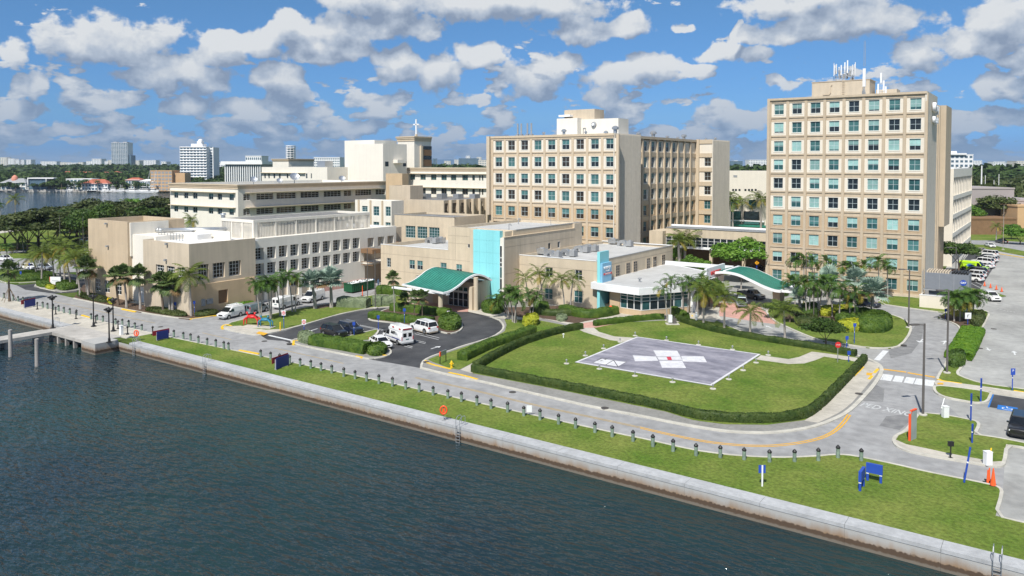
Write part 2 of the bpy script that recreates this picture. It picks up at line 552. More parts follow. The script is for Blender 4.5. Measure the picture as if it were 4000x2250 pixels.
L_palm=leafmat('palm frond green',(0.032,0.087,0.017),(0.109,0.196,0.029),0.9)
L_coco=leafmat('coconut frond green',(0.058,0.102,0.014),(0.189,0.239,0.036),0.8)
L_yel=leafmat('yellowing frond',(0.174,0.174,0.022),(0.392,0.29,0.043),0.8)
L_dead=leafmat('dead brown frond',(0.145,0.102,0.051),(0.29,0.189,0.087),0.9)
L_silver=leafmat('silver green fan leaf',(0.189,0.275,0.217),(0.392,0.493,0.406),0.9)
L_sabal=leafmat('dull green fan leaf',(0.051,0.094,0.029),(0.145,0.203,0.058),0.9)
L_tree=leafmat('tree leaf green',(0.029,0.072,0.013),(0.094,0.152,0.026),0.5)
L_oak=leafmat('olive tree leaf',(0.032,0.058,0.014),(0.109,0.131,0.038),0.4,0.25)
L_bright=leafmat('bright tree leaf',(0.058,0.16,0.017),(0.167,0.29,0.036),0.5)
L_hedge=leafmat('clipped hedge leaf',(0.038,0.09,0.012),(0.123,0.196,0.026),1.0,0.05)
L_hedged=leafmat('dark clipped hedge leaf',(0.029,0.061,0.012),(0.087,0.123,0.026),1.0,0.05)
L_hedgeb=leafmat('bright clipped hedge leaf',(0.065,0.174,0.012),(0.174,0.304,0.022),1.0,0.05)
L_sage=leafmat('silver hedge leaf',(0.145,0.189,0.109),(0.29,0.348,0.203),1.2,0.05)
L_gold=leafmat('yellow green shrub leaf',(0.232,0.29,0.022),(0.522,0.522,0.043),1.0,0.05)
L_far=leafmat('far woodland leaf',(0.026,0.061,0.014),(0.087,0.138,0.032),0.06,0.1,0.7)

# ------------------------------------------------------------------ water and land
def np_mesh(name,V,F,mats,smooth=False):
    me=bpy.data.meshes.new(name)
    V=np.asarray(V,dtype=np.float32);F=np.asarray(F,dtype=np.int32)
    k=F.shape[1]
    me.vertices.add(len(V));me.vertices.foreach_set('co',V.ravel())
    me.loops.add(F.size);me.loops.foreach_set('vertex_index',F.ravel())
    me.polygons.add(len(F))
    me.polygons.foreach_set('loop_start',np.arange(0,F.size,k,dtype=np.int32))
    for m in (mats if isinstance(mats,(list,tuple)) else [mats]):
        me.materials.append(m)
    me.update(calc_edges=True)
    if smooth:me.polygons.foreach_set('use_smooth',[True]*len(F))
    return me


def water_mat():
    m=bpy.data.materials.new('bay water')
    m.use_nodes=True
    nt=m.node_tree
    b=nt.nodes['Principled BSDF']
    b.inputs['Roughness'].default_value=0.07
    b.inputs['IOR'].default_value=1.33
    b.inputs['Specular IOR Level'].default_value=0.5
    geo=nt.nodes.new('ShaderNodeNewGeometry')
    # patches of greener and bluer water
    n0=nt.nodes.new('ShaderNodeTexNoise');n0.inputs['Scale'].default_value=0.035;n0.inputs['Detail'].default_value=4
    nt.links.new(geo.outputs['Position'],n0.inputs['Vector'])
    r=nt.nodes.new('ShaderNodeValToRGB')
    r.color_ramp.elements[0].position=0.35;r.color_ramp.elements[0].color=(0.011,0.026,0.034,1)
    r.color_ramp.elements[1].position=0.65;r.color_ramp.elements[1].color=(0.015,0.040,0.037,1)
    nt.links.new(n0.outputs['Fac'],r.inputs[0])
    nt.links.new(r.outputs[0],b.inputs['Base Color'])
    prev=None
    for sc,st,dist,mul in ((0.11,1.0,0.7,(1.0,1.6,1)),(0.40,1.0,0.26,(0.8,1.8,1)),(1.25,1.0,0.38,(0.6,1.5,1)),(3.4,1.0,0.085,(0.7,1.5,1))):
        mp=nt.nodes.new('ShaderNodeMapping');mp.inputs['Rotation'].default_value=(0,0,math.radians(-32));mp.inputs['Scale'].default_value=mul
        nt.links.new(geo.outputs['Position'],mp.inputs['Vector'])
        n=nt.nodes.new('ShaderNodeTexNoise');n.inputs['Scale'].default_value=sc;n.inputs['Detail'].default_value=1.5
        n.inputs['Distortion'].default_value=0.3
        nt.links.new(mp.outputs[0],n.inputs['Vector'])
        bp=nt.nodes.new('ShaderNodeBump');bp.inputs['Strength'].default_value=st;bp.inputs['Distance'].default_value=dist
        nt.links.new(n.outputs['Fac'],bp.inputs['Height'])
        if prev:nt.links.new(prev.outputs[0],bp.inputs['Normal'])
        prev=bp
    nt.links.new(prev.outputs[0],b.inputs['Normal'])
    return m


WZ=-1.45
mb=MB();mb.quad((-9500,-3000,WZ),(9500,-3000,WZ),(9500,9500,WZ),(-9500,9500,WZ))
struct('water',mb,water_mat())

land=[(9000,58.6),(-330,58.6),G(-400,905),G(100,893),G(400,880),G(700,862),G(780,800),G(830,744),
        G(400,743.5),G(0,743.2),G(-700,741),(-9000,2000),(-9000,9000),(9000,9000)]
mb=MB();mb.prism(land,-3.0,-0.03,bot=False)
struct('ground',mb,M_grassb)

LC=[(-300,1090),(0,1165),(175,1203),(349,1245),(598,1304),(905,1368),(1296,1449),(1600,1514),(2014,1608),
      (2428,1699),(2500,1712),(2707,1760),(2830,1777),(2914,1784),(2997,1788),(3080,1789),(3204,1783),(3245,1778),(3308,1778),
      (3370,1789),(3500,1816),(3621,1845),(3870,1894),(3907,1907),(3915,1928),(3888,2017),(4000,2044),(4200,2088)]


def flat(name,pts,z,m,px=True,label=None):
    mb=MB()
    w=GP(pts) if px else pts
    n=len(w)
    A=sum(w[i][0]*w[(i+1) % n][1]-w[(i+1) % n][0]*w[i][1] for i in range(n))
    if A<0:w=w[::-1]
    mb.add([(x,y,z) for x,y in w],[tuple(range(n))])
    return struct(name,mb,m,label=label)


def slab(name,pts,z0,z1,m,px=True,label=None):
    mb=MB();mb.prism(GP(pts) if px else pts,z0,z1,bot=False)
    return struct(name,mb,m,label=label)


def smooth_path(w,closed=False,it=2):
    for _ in range(it):
        n=len(w);o=[]
        rngi=range(n if closed else n-1)
        if not closed:o.append(w[0])
        for i in rngi:
            a=w[i];b=w[(i+1) % n]
            o.append((a[0]*.75+b[0]*.25,a[1]*.75+b[1]*.25))
            o.append((a[0]*.25+b[0]*.75,a[1]*.25+b[1]*.75))
        if not closed:o.append(w[-1])
        w=o
    return w


def offs(w,d,closed=False):
    """offset a polyline to its left by d"""
    o=[]
    n=len(w)
    for i in range(n):
        a=w[(i-1) % n] if (closed or i>0) else w[i]
        b=w[(i+1) % n] if (closed or i<n-1) else w[i]
        tx,ty=b[0]-a[0],b[1]-a[1]
        l=math.hypot(tx,ty) or 1
        o.append((w[i][0]-ty/l*d,w[i][1]+tx/l*d))
    return o


def strip(mb,w,wid,z0,z1,closed=False,mi=0):
    L=offs(w,wid/2,closed);R=offs(w,-wid/2,closed)
    n=len(w)
    for i in range(n if closed else n-1):
        j=(i+1) % n
        a,b,c,d=R[i],R[j],L[j],L[i]
        vs=[(*a,z0),(*b,z0),(*c,z0),(*d,z0),(*a,z1),(*b,z1),(*c,z1),(*d,z1)]
        fs=[(4,5,6,7)]
        if z1>z0+1e-4:
            fs+=[(0,1,5,4),(2,3,7,6)]
            if not closed and i==0:fs.append((3,0,4,7))
            if not closed and i==n-2:fs.append((1,2,6,5))
        mb.add(vs,fs,mi)


def curb(pts,wid=0.22,z=0.15,closed=False,m=None,px=True,it=1,name='curb'):
    w=GP(pts) if px else pts
    if it:w=smooth_path(w,closed,it)
    mb=MB();strip(mb,w,wid,-0.02,z,closed)
    return struct(name,mb,m or M_curb)


def paint(name,pts,wid,m,z=0.012,px=True,it=1,label=None):
    w=GP(pts) if px else pts
    if it:w=smooth_path(w,False,it)
    mb=MB();strip(mb,w,wid,z,z)
    return struct(name,mb,m,label=label)


def slabs(pname,A,B,n,m,z0,z1,parent=None,gap=0.03):
    """paving slabs between two edges, every slab its own piece"""
    def at(P,t):
        ls=[math.dist(P[i],P[i+1]) for i in range(len(P)-1)]
        s=t*sum(ls)
        for i,l in enumerate(ls):
            if s<=l or i==len(ls)-1:
                k=min(1,s/l)
                return (P[i][0]+(P[i+1][0]-P[i][0])*k,P[i][1]+(P[i+1][1]-P[i][1])*k)
            s -= l
    for i in range(n):
        q=[at(A,i/n),at(A,(i+1)/n),at(B,(i+1)/n),at(B,i/n)]
        cx=sum(p[0] for p in q)/4;cy=sum(p[1] for p in q)/4
        k=1-gap/max(0.5,math.dist(q[0],q[1]))
        q=[(cx+(p[0]-cx)*k,cy+(p[1]-cy)*k) for p in q]
        mb=MB();mb.prism(q,z0,z1+random.uniform(-.004,.004),bot=False)
        mb.build(pname,m,parent,world=True)


# main road and the paved parts of the campus
road=LC+[(4600,2000),(4400,1500),(3995,1240),(3900,1120),(3560,1150),(3000,1130),(2700,1050),(1900,1050),(1300,1050),(1000,1120),
             (745,1200),(532,1218),(287,1164),(213,1147),(50,1111),(0,1102),(-300,1040)]
flat('road',road,0.0,M_road)
flat('parking_lot',[(3640,1520),(3672,1470),(3790,1385),(3850,1262),(3790,1240),(3700,1215),(3640,1150),(3720,1000),(3790,962),(4000,990),(4500,1050),
                     (4700,2000),(4300,2110),(4180,2080),(4000,2040),(3889,2014),(3917,1928),(3925,1800),(3820,1700),(3700,1580)],0.004,M_lotc)
flat('entry_drive',[(2700,1240),(2760,1080),(2990,1060),(3420,1160),(3425,1222),(3300,1208),(3180,1190),(3082,1188),(3005,1203),(2993,1224),(3024,1256),
                     (3160,1318),(3218,1337),(3300,1349),(3440,1364),(3428,1440),(3411,1411),(3346,1388),(3210,1356),(3090,1339),(2990,1322),(2900,1299),(2840,1275)],0.004,M_lotc)

# seaside lawn and promenade
lawn=GP(LC)[4:]
slab('seaside_lawn',lawn+[(60,59.75),(-112.9,59.75)],-0.03,0.06,M_grass,px=False)
prom=GP([(500,1323)]+[(598,1304)]+LC[3::-1])
prom=[(-112.9,59.75),GP([(598,1304)])[0]]+GP(LC[3::-1])+[(-260,59.75)]
slab('promenade',prom,-0.03,0.07,M_walk,px=False)
curb(LC,wid=0.25,z=0.09,it=1)

# seawall: cap, face and joints
sw=thing('seawall','long pale concrete seawall with brown tide stains between the lawn and the bay','seawall',(0,58.7,0))


def seawall_mat():
    m=bpy.data.materials.new('stained seawall concrete')
    m.use_nodes=True
    nt=m.node_tree;b=nt.nodes['Principled BSDF'];b.inputs['Roughness'].default_value=0.85
    geo=nt.nodes.new('ShaderNodeNewGeometry')
    sep=nt.nodes.new('ShaderNodeSeparateXYZ');nt.links.new(geo.outputs['Position'],sep.inputs[0])

    def noise(scale,mul,det=5):
        v=nt.nodes.new('ShaderNodeVectorMath');v.operation='MULTIPLY';v.inputs[1].default_value=mul
        nt.links.new(geo.outputs['Position'],v.inputs[0])
        n=nt.nodes.new('ShaderNodeTexNoise');n.inputs['Scale'].default_value=scale;n.inputs['Detail'].default_value=det
        nt.links.new(v.outputs[0],n.inputs['Vector']);return n.outputs['Fac']

    def mth(op,a,bb,c=None,cl=False):
        n=nt.nodes.new('ShaderNodeMath');n.operation=op;n.use_clamp=cl
        for i,x in enumerate((a,bb,c)):
            if x is None:continue
            if isinstance(x,(int,float)):n.inputs[i].default_value=x
            else:nt.links.new(x,n.inputs[i])
        return n.outputs[0]

    def mixc(f,a,bb):
        n=nt.nodes.new('ShaderNodeMixRGB')
        nt.links.new(f,n.inputs[0])
        for i,x in ((1,a),(2,bb)):
            if isinstance(x,tuple):n.inputs[i].default_value=(*x,1)
            else:nt.links.new(x,n.inputs[i])
        return n.outputs[0]
    big=noise(0.35,(1,1,1));drip=noise(1.5,(1.0,1.0,0.15),5);fine=noise(3.5,(1,1,1),8)
    base=mixc(big,(0.33,0.33,0.32),(0.43,0.425,0.41))
    # rust coloured runs below the cap, a dark algae band with a ragged top and a paler wet foot
    z=sep.outputs['Z']
    rust=mth('MULTIPLY_ADD',z,-1.5,mth('MULTIPLY_ADD',drip,1.3,-1.12),cl=True)
    c=mixc(rust,base,(0.27,0.18,0.11))
    edge=mth('MULTIPLY_ADD',mth('ADD',mth('MULTIPLY',fine,0.45),mth('MULTIPLY',big,0.25)),1.0,-1.18)
    band=mth('MULTIPLY',mth('SUBTRACT',edge,z),12.0,cl=True)
    c=mixc(band,c,(0.085,0.055,0.035))
    foot=mth('MULTIPLY',mth('SUBTRACT',mth('MULTIPLY_ADD',fine,0.25,-1.30),z),9.0,cl=True)
    c=mixc(foot,c,(0.17,0.145,0.115))
    nt.links.new(c,b.inputs['Base Color'])
    return m


M_sea=seawall_mat()
M_cap=mat('seawall cap concrete',(0.40,0.41,0.42),var=0.10,scale=0.5,bump=0.15,mottle=(2.5,0.10))
x=-262.0
while x<34:
    ln=6.1
    mb=MB()
    y0,y1=58.28,59.74
    if not (-129<x<-114):
        mb.box(x+.012,x+ln-.012,y0,y1,-0.16,0.115,0)
        mb.build('wall_cap',M_cap,sw,world=True)
    mb=MB();mb.box(x+.005,x+ln-.005,58.32,59.4,-3.0,-0.16,0,top=False)
    # bulge foot just above the water
    mb.build('wall_panel',M_sea,sw,world=True)
    x+=ln

# dock platform and pier on the left
dk=thing('dock','low concrete boat dock with piles beside the promenade','dock',(-120,57,0))
P0=G(210,1284);P1=G(477,1334)
mb=MB();mb.box(-129.2,-114.6,55.2,59.8,-0.35,0.125);mb.build('deck',M_conc,dk,world=True)
for i in range(5):
    xx=-127.5+i*2.55
    mb=MB();mb.box(xx,xx+.42,55.25,55.7,-3,-0.35);mb.box(xx+.05,xx+.36,55.7,58.4,-1.0,-0.35)
    mb.build('pile_bent',M_pile,dk,world=True)
mb=MB();mb.box(-116.6,-112.6,54.95,58.3,-3,0.16);mb.build('corner_block',M_sea,dk,world=True)
pr=thing('pier','narrow concrete pier running out over the bay from the dock','pier',(-127,50,0))
mb=MB();mb.box(-129.5,-126.4,20,55.2,-0.32,0.13);mb.build('deck',M_conc,pr,world=True)
for i in range(7):
    yy=53.5-i*4.6
    mb=MB();mb.box(-129.1,-128.5,yy,yy+.6,-3,-0.32);mb.box(-127.4,-126.8,yy,yy+.6,-3,-0.32);mb.box(-129.3,-126.6,yy-.05,yy+.65,-0.8,-0.33)
    mb.build('pile_bent',M_pile,pr,world=True)
for u,v0,v1,lb in ((41.5,1393,1288,'grey timber mooring pile nearest the left frame edge'),(145,1430,1323,'grey timber mooring pile standing in front of the pier')):
    px,py=G(u,v0,WZ)
    h=(v0-v1)/(v0-642)*(HCAM-WZ)
    mb=MB();mb.tube((0,0,-1.5),(0.05,0,h),0.30,0.26,12);mb.tube((0.05,0,h),(0.05,0,h+.05),0.28,0.2,12)
    o=mb.build('mooring_pile',M_pile,loc=(px,py,WZ))
    tag(o,lb,'mooring pile','mooring piles')

# ------------------------------------------------------------------ blocks with curbs, lawns and walks
blockA=[(1645,1439),(1753,1466),(1865,1488),(2097,1542),(2345,1598),(2500,1626),(2600,1647),(2707,1667),(2800,1682),(2873,1690),(2997,1694),
          (3121,1681),(3204,1662),(3287,1627),(3328,1598),(3361,1565),(3411,1511),(3446,1455),(3440,1430),(3411,1412),(3370,1396),(3300,1376),
          (3210,1356),(3090,1339),(2990,1322),(2900,1299),(2845,1275),(2806,1250),(2798,1228),(2812,1205),(2740,1170),(2700,1130),
          (1500,1120),(1440,1150),(1600,1185),(1700,1178),(1829,1215),(1945,1246),(1969,1273),(1963,1293),(1928,1317),(1870,1336),(1800,1356),
          (1754,1374),(1696,1390),(1657,1409),(1647,1425)]
slab('sidewalk',blockA,-0.02,0.12,M_walkd,label='grey pavement round the helipad lawn')
curb(blockA[:22],wid=0.45,z=0.13,it=1)
curb(blockA[22:31],wid=0.30,z=0.15,it=1)
curb(blockA[36:]+[blockA[0]],wid=0.30,z=0.15,it=1)
# pale walk slabs along the right bend, grey ones along the bottom
inner=GP([(1841,1464),(2117,1514),(2400,1571),(2600,1613),(2707,1647),(2831,1664),(2997,1666),(3142,1647)])
outer=GP([(1900,1486),(2097,1532),(2345,1587),(2600,1636),(2707,1658),(2873,1680),(2997,1684),(3110,1672)])
sk=thing('sidewalk','grey slab pavement between the long hedge and the road','pavement',(inner[0][0],inner[0][1],0));sk['kind']='structure'
slabs('paving_slab',inner,outer,26,M_walkd,0.1,0.135,sk)
inner2=GP([(3142,1647),(3186,1622),(3247,1566),(3310,1499),(3380,1422)])
outer2=GP([(3195,1656),(3270,1622),(3322,1585),(3370,1530),(3436,1450)])
slabs('paving_slab',inner2,outer2,11,M_walk,0.1,0.14,sk)

helilawn=[(1846,1462),(2117,1513),(2600,1612),(2707,1646),(2831,1662),(2997,1664),(3142,1646),(3183,1623),(3245,1565),(3307,1499),(3369,1437),
            (3381,1420),(3378,1404),(3347,1399),(3183,1368),(2935,1331),(2790,1304),(2720,1283),(2647,1255),(2596,1255),(2450,1262),(2322,1282),(2277,1294),
            (2275,1280),(2149,1310),(2033,1358),(1940,1406)]
slab('helipad_lawn',helilawn,0.1,0.145,M_grass)
lawn2=[(1971,1250),(2115,1256),(2225,1277),(2100,1313),(1990,1351),(1900,1395),(1793,1448),(1753,1441),(1690,1417),(1672,1408),(1704,1395),(1762,1377),(1875,1338),(1935,1319),(1972,1296),(1979,1272)]
slab('lawn',lawn2,0.1,0.145,M_grass,label='lawn between the parking loop and the curved path')
slab('footpath',[(2262,1268),(2180,1284),(2100,1307),(2010,1340),(1930,1378),(1870,1410),(1800,1448),(1842,1462),(1905,1424),(1960,1392),(2040,1352),(2120,1322),(2200,1300),(2278,1284),(2320,1283),(2260,1262)],
     0.12,0.15,M_walk,label='pale curved footpath beside the clipped hedge')
slab('footpath',[(1829,1221),(1945,1246),(2010,1252),(2120,1246),(2220,1270),(2280,1300),(2382,1332),(2437,1339),(2487,1324),(2400,1318),(2340,1300),(2318,1282),(2400,1268),(2480,1250),(2560,1243),(2600,1200),(2400,1195),(2250,1255),(2060,1240),(1960,1222),(1880,1205),(1830,1205)],
     0.125,0.154,M_walk,label='pale footpath from the parking loop to the helipad')
slab('brick_path',[(2232,1270),(2262,1285),(2330,1283),(2400,1268),(2480,1250),(2420,1245),(2340,1256),(2260,1268)],0.13,0.158,M_pink)
slab('footpath',[(2972,1392),(3080,1407),(3121,1399),(3171,1378),(3229,1385),(3353,1403),(3440,1428),(3425,1450),(3380,1425),(3328,1414),(3220,1397),(3183,1412),(3142,1424),(3080,1426),(2951,1408)],
     0.13,0.158,M_walk,label='pale curved footpath right of the helipad')
slab('planting_bed',[(2110,1245),(2180,1228),(2400,1200),(2420,1225),(2330,1250),(2250,1266),(2215,1262)],0.12,0.20,M_mulch)
slab('planting_bed',[(1960,1205),(2150,1200),(2400,1180),(2380,1215),(2180,1245),(2040,1244),(1975,1230)],0.12,0.19,M_mulch,label='mulch bed along the emergency building')
slab('plaza',[(2596,1257),(2660,1262),(2700,1246),(2790,1250),(2845,1278),(2900,1300),(2990,1323),(3090,1340),(3205,1357),(3190,1369),(2935,1333),(2790,1306),(2650,1258)],
     0.125,0.15,M_grass,label='narrow grass strip between the back hedge and the entry drive')
slab('plaza',[(2596,1257),(2640,1200),(2760,1180),(2812,1205),(2798,1228),(2806,1250),(2790,1262),(2700,1248),(2650,1262)],0.128,0.152,M_walk,label='pale paving beside the glass lobby')
flat('brick_crossing',[(2700,1215),(2760,1180),(2960,1190),(3010,1240),(3040,1268),(2940,1255),(2850,1240),(2790,1232)],0.010,M_pink)
# entry drive curb strips
curb([(2793,1209),(2805,1222),(2803,1235),(2815,1250),(2845,1272)],wid=0.5,z=0.05)

# helipad
hp=thing('helipad','weathered grey helipad with a white cross and white border on the lawn','helipad',(-41.6,95.3,0))
HX0,HX1,HY0,HY1=-50.9,-32.35,86.15,104.4
M_pad=mat('weathered purple grey pad paint',(0.155,0.155,0.195),col2=(0.33,0.32,0.365),scale=0.35,detail=10,rough=0.8,mottle=(1.3,0.13),stretch=(0.6,1.5,1),bump=0.1)
M_padred=mat('faded red paint',(0.50,0.05,0.08),var=0.1,scale=3)
M_pwhite=mat('worn white pad paint',(0.60,0.60,0.62),var=0.10,scale=1.2,detail=8,mottle=(2.5,0.08))
mb=MB();mb.box(HX0,HX1,HY0,HY1,0.0,0.19);mb.build('pad',M_pad,hp,world=True)
mb=MB()
b=0.32
for (a0,a1,b0,b1) in ((HX0,HX1,HY0,HY0+b),(HX0,HX1,HY1-b,HY1),(HX0,HX0+b,HY0+b,HY1-b),(HX1-b,HX1,HY0+b,HY1-b)):
    mb.quad((a0,b0,.198),(a1,b0,.198),(a1,b1,.198),(a0,b1,.198))
mb.build('border_line',M_pwhite,hp,world=True)


def padpt(u,v):
    return (*G(u,v,0.2),0.198)


def z5b(x,y):return (2500+x*.4141,1300+y*.4141)
def z4b(x,y):return (1600+x*.4141,1300+y*.4141)


mb=MB()
mb.quad(*[padpt(*z5b(*p)) for p in ((125,165),(350,168),(383,224),(158,222))])
mb.quad(*[padpt(*z5b(*p)) for p in ((180,262),(397,262),(435,332),(208,329))])
mb.quad(*[padpt(*p) for p in (z5b(160,226),z5b(382,226),z5b(398,257),z5b(177,254))])
mb.quad(*[padpt(*p) for p in (z4b(2105,212),z5b(152,224),z5b(172,264),z4b(2127,268))])
mb.quad(*[padpt(*z5b(*p)) for p in ((388,220),(600,222),(632,278),(404,270))])
mb.build('cross_marking',M_pwhite,hp,world=True)
mb=MB()
mb.quad(*[(p[0],p[1],.204) for p in [padpt(*z5b(*q)) for q in ((250,226),(292,226),(302,257),(262,256))]])
mb.build('red_bar',M_padred,hp,world=True)
mb=MB()
q=[padpt(*z4b(*p)) for p in ((1805,242),(1925,258),(1850,302),(1730,282))]
mb.quad(*[(a,b_,.2) for a,b_,c in q])
q=[padpt(*z4b(*p)) for p in ((1925,258),(2045,275),(1965,320),(1850,302))]
mb.quad(*[(a,b_,.2) for a,b_,c in q])
mb.build('weight_box',M_pwhite,hp,world=True)
mb=MB()
P=[padpt(*z4b(*p))[:2] for p in ((1805,242),(2045,275),(1965,320),(1730,282))]
strip(mb,P,0.09,.206,.206,closed=True)
a,b_=padpt(*z4b(1925,258))[:2],padpt(*z4b(1850,302))[:2]
strip(mb,[a,b_],0.1,.207,.207)
strip(mb,[a,padpt(*z4b(1965,320))[:2]],0.1,.208,.208)
mb.build('box_outline',M_black,hp,world=True)
cx_,cy_=padpt(*z5b(160,223))[:2]


def text_mesh(s,size,depth=0.0,m=None,align='CENTER',bold=0.0):
    cu=bpy.data.curves.new('lettering','FONT')
    cu.body=s;cu.size=size;cu.extrude=depth;cu.align_x=align;cu.align_y='CENTER';cu.offset=bold
    o=bpy.data.objects.new('lettering',cu)
    COL.objects.link(o)
    dg=bpy.context.evaluated_depsgraph_get()
    me=bpy.data.meshes.new_from_object(o.evaluated_get(dg))
    bpy.data.objects.remove(o)
    me.materials.clear()
    if m:me.materials.append(m)
    return me


tx=G(*z4b(1812,266))
link('lettering',text_mesh('12\n5.5',0.95,0,M_black),hp,True,loc=(tx[0],tx[1],0.211),rz=math.radians(180))
# helipad lights: on both long rims and the corners
lights=[z4b(1480,292),z4b(1790,342),z4b(2125,408),z5b(307,467),z5b(688,530),z5b(837,440),z5b(972,355),z5b(1095,283),z5b(1210,212),z5b(872,160),z5b(552,115),z5b(250,72),
          z4b(1658,217),z4b(1830,150),z4b(1985,88),(2481,1312)]
hl0=None
for i,p in enumerate(lights):
    x,y=G(*p,0.14)
    if hl0 is None:
        hl0=thing('helipad_light','','light',(x,y,.14),0,'lights around the helipad')
        mb=MB();mb.lathe([(0.36,0),(0.36,0.07),(0.30,0.09)],n=14);mb.build('concrete_base',M_curb,hl0)
        mb=MB();mb.tube((0,0,.09),(0,0,.38),.05,.05,8);mb.tube((0,0,.38),(0,0,.55),.11,.13,10);mb.tube((0,0,.55),(0,0,.62),.13,.05,10);mb.build('lamp_head',M_gmetal,hl0)
        o=hl0
    else:
        o=dup(hl0,(x,y,.14))
    o['label']=['dark helipad light left of the pad corner','helipad light by the left end of the front rim','helipad light on the front rim below the boxed numerals','helipad light right of centre on the front rim',
                  'largest helipad light at the nearest pad corner','first helipad light up the right rim from the near corner','second helipad light up the right rim from the near corner',
                  'helipad light just below the right hand footpath','dark helipad light above the right hand footpath','helipad light on the grass right of the back rim','helipad light on the grass behind the back rim, right of centre',
                  'helipad light on the grass behind the back rim, left of centre','first helipad light up the left rim','second helipad light up the left rim','helipad light at the end of the left footpath','helipad light at the far corner of the pad'][i]

# islands around the first parking lot
flat('parking_asphalt',[(1045,1327),(1020,1312),(1113,1292),(1210,1265),(1327,1230),(1443,1206),(1560,1199),(1620,1190),(1640,1165),(1830,1180),(1850,1224),(1947,1248),(1972,1273),
                         (1965,1295),(1930,1317),(1800,1357),(1700,1389),(1657,1409),(1645,1438),(1451,1405),(1168,1352),(1110,1332)],0.006,M_asph)
islB=[(867,1283),(872,1274),(900,1262),(975,1243),(1055,1230),(1140,1212),(1210,1199),(1300,1186),(1385,1176),(1390,1166),(1401,1162),(1470,1152),(1590,1160),(1640,1178),(1620,1190),(1560,1198),
        (1443,1206),(1327,1229),(1210,1264),(1113,1291),(1040,1306),(1010,1312),(950,1303),(900,1293)]
slab('island',islB,-0.02,0.12,M_walk,label='curbed lawn island beside the white vans')
curb(islB,wid=0.25,z=0.15,closed=True)
slab('lawn',[(880,1277),(905,1263),(975,1245),(1055,1232),(1140,1214),(1210,1201),(1300,1188),(1390,1178),(1400,1165),(1470,1154),(1590,1162),(1630,1177),(1560,1196),(1443,1204),(1327,1227),(1210,1261),(1113,1287),(1040,1291),(990,1285),(940,1275)],0.1,0.145,M_grass,label='lawn with crab sculptures and palms')
flat('mulch_strip',[(1205,1202),(1300,1187),(1385,1178),(1380,1192),(1300,1199),(1240,1210)],0.15,M_mulch)
islC1=[(1440,1250),(1443,1238),(1480,1222),(1521,1206),(1620,1212),(1719,1223),(1773,1238),(1804,1262),(1806,1284),(1790,1299),(1754,1306),(1711,1296),(1640,1282),(1579,1270),(1513,1260),(1460,1255)]
slab('island',islC1,-0.02,0.16,M_mulch,label='planted island in front of the entrance canopy')
curb(islC1,wid=0.28,z=0.18,closed=True)
islC2=[(1143,1345),(1137,1334),(1160,1324),(1300,1325),(1395,1308),(1470,1288),(1482,1292),(1450,1335),(1515,1360),(1530,1378),(1515,1393),(1451,1405),(1393,1396),(1270,1371)]
slab('island',islC2,-0.02,0.12,M_walkd,label='curbed island with the long front hedge')
curb(islC2,wid=0.28,z=0.15,closed=True)
slab('lawn',[(1300,1324),(1395,1309),(1470,1290),(1475,1295),(1440,1330),(1380,1335)],0.1,0.14,M_grass,label='thin grass strip behind the long front hedge')
for nm,pts in (('curb',[(1143,1347),(1165,1330),(1150,1322)]),):
    pass
M_yc=M_ycurb
for pts in ([(741,1249),(790,1243),(858,1233)],[(870,1287),(866,1279),(880,1270),(905,1276)],[(477,1209),(530,1220)],[(320,1233),(352,1243)],[(935,1371),(1012,1385)],
            [(1146,1349),(1148,1330),(1200,1340)],[(1390,1394),(1418,1400)],[(1430,1383),(1510,1392)],[(1662,1412),(1672,1424),(1763,1446)],[(1753,1459),(1818,1472),(1865,1486)],
            [(3336,1472),(3372,1437)],[(3395,1486),(3407,1472)],[(3415,1461),(3430,1445)],[(3665,1485),(3680,1492),(3720,1497),(3757,1503)],[(3960,1530),(4030,1541)]):
    curb(pts,wid=0.34,z=0.165,m=M_yc,it=1)
flat('ramp_marking',[(1000,1306),(1030,1314),(1047,1306),(1012,1298)],0.16,M_ypaint)
flat('ramp_marking',[(3385,1460),(3410,1462),(3404,1471),(3384,1470)],0.16,M_ypaint)
flat('ramp_marking',[(3664,1500),(3686,1500),(3684,1507),(3660,1506)],0.16,M_ypaint)

# left tan building block
islD=[(287,1166),(532,1219),(737,1250),(800,1243),(858,1232),(885,1220),(960,1190),(1000,1120),(700,1080),(345,1090),(300,1150)]
slab('planting_bed',islD,-0.02,0.13,M_mulch,label='mulch bed in front of the tan building')
curb(islD[:6],wid=0.28,z=0.15)
flat('driveway',[(100,1132),(210,1147),(330,1140),(380,1090),(230,1060),(215,1078),(240,1094),(90,1113),(60,1112)],0.006,M_asph)
isl1=[(32,1109),(0,1098),(-60,1080),(-60,1050),(80,1058),(218,1074),(226,1090),(212,1097)]
slab('island',isl1,-0.02,0.12,M_grass,label='hedged island at the far left of the road');curb(isl1,closed=True)
isl2=[(132,1121),(241,1144),(312,1134),(316,1118),(300,1108),(225,1096),(150,1104)]
slab('island',isl2,-0.02,0.12,M_walkd,label='planted island with a low sign at the side drive');curb(isl2,closed=True)

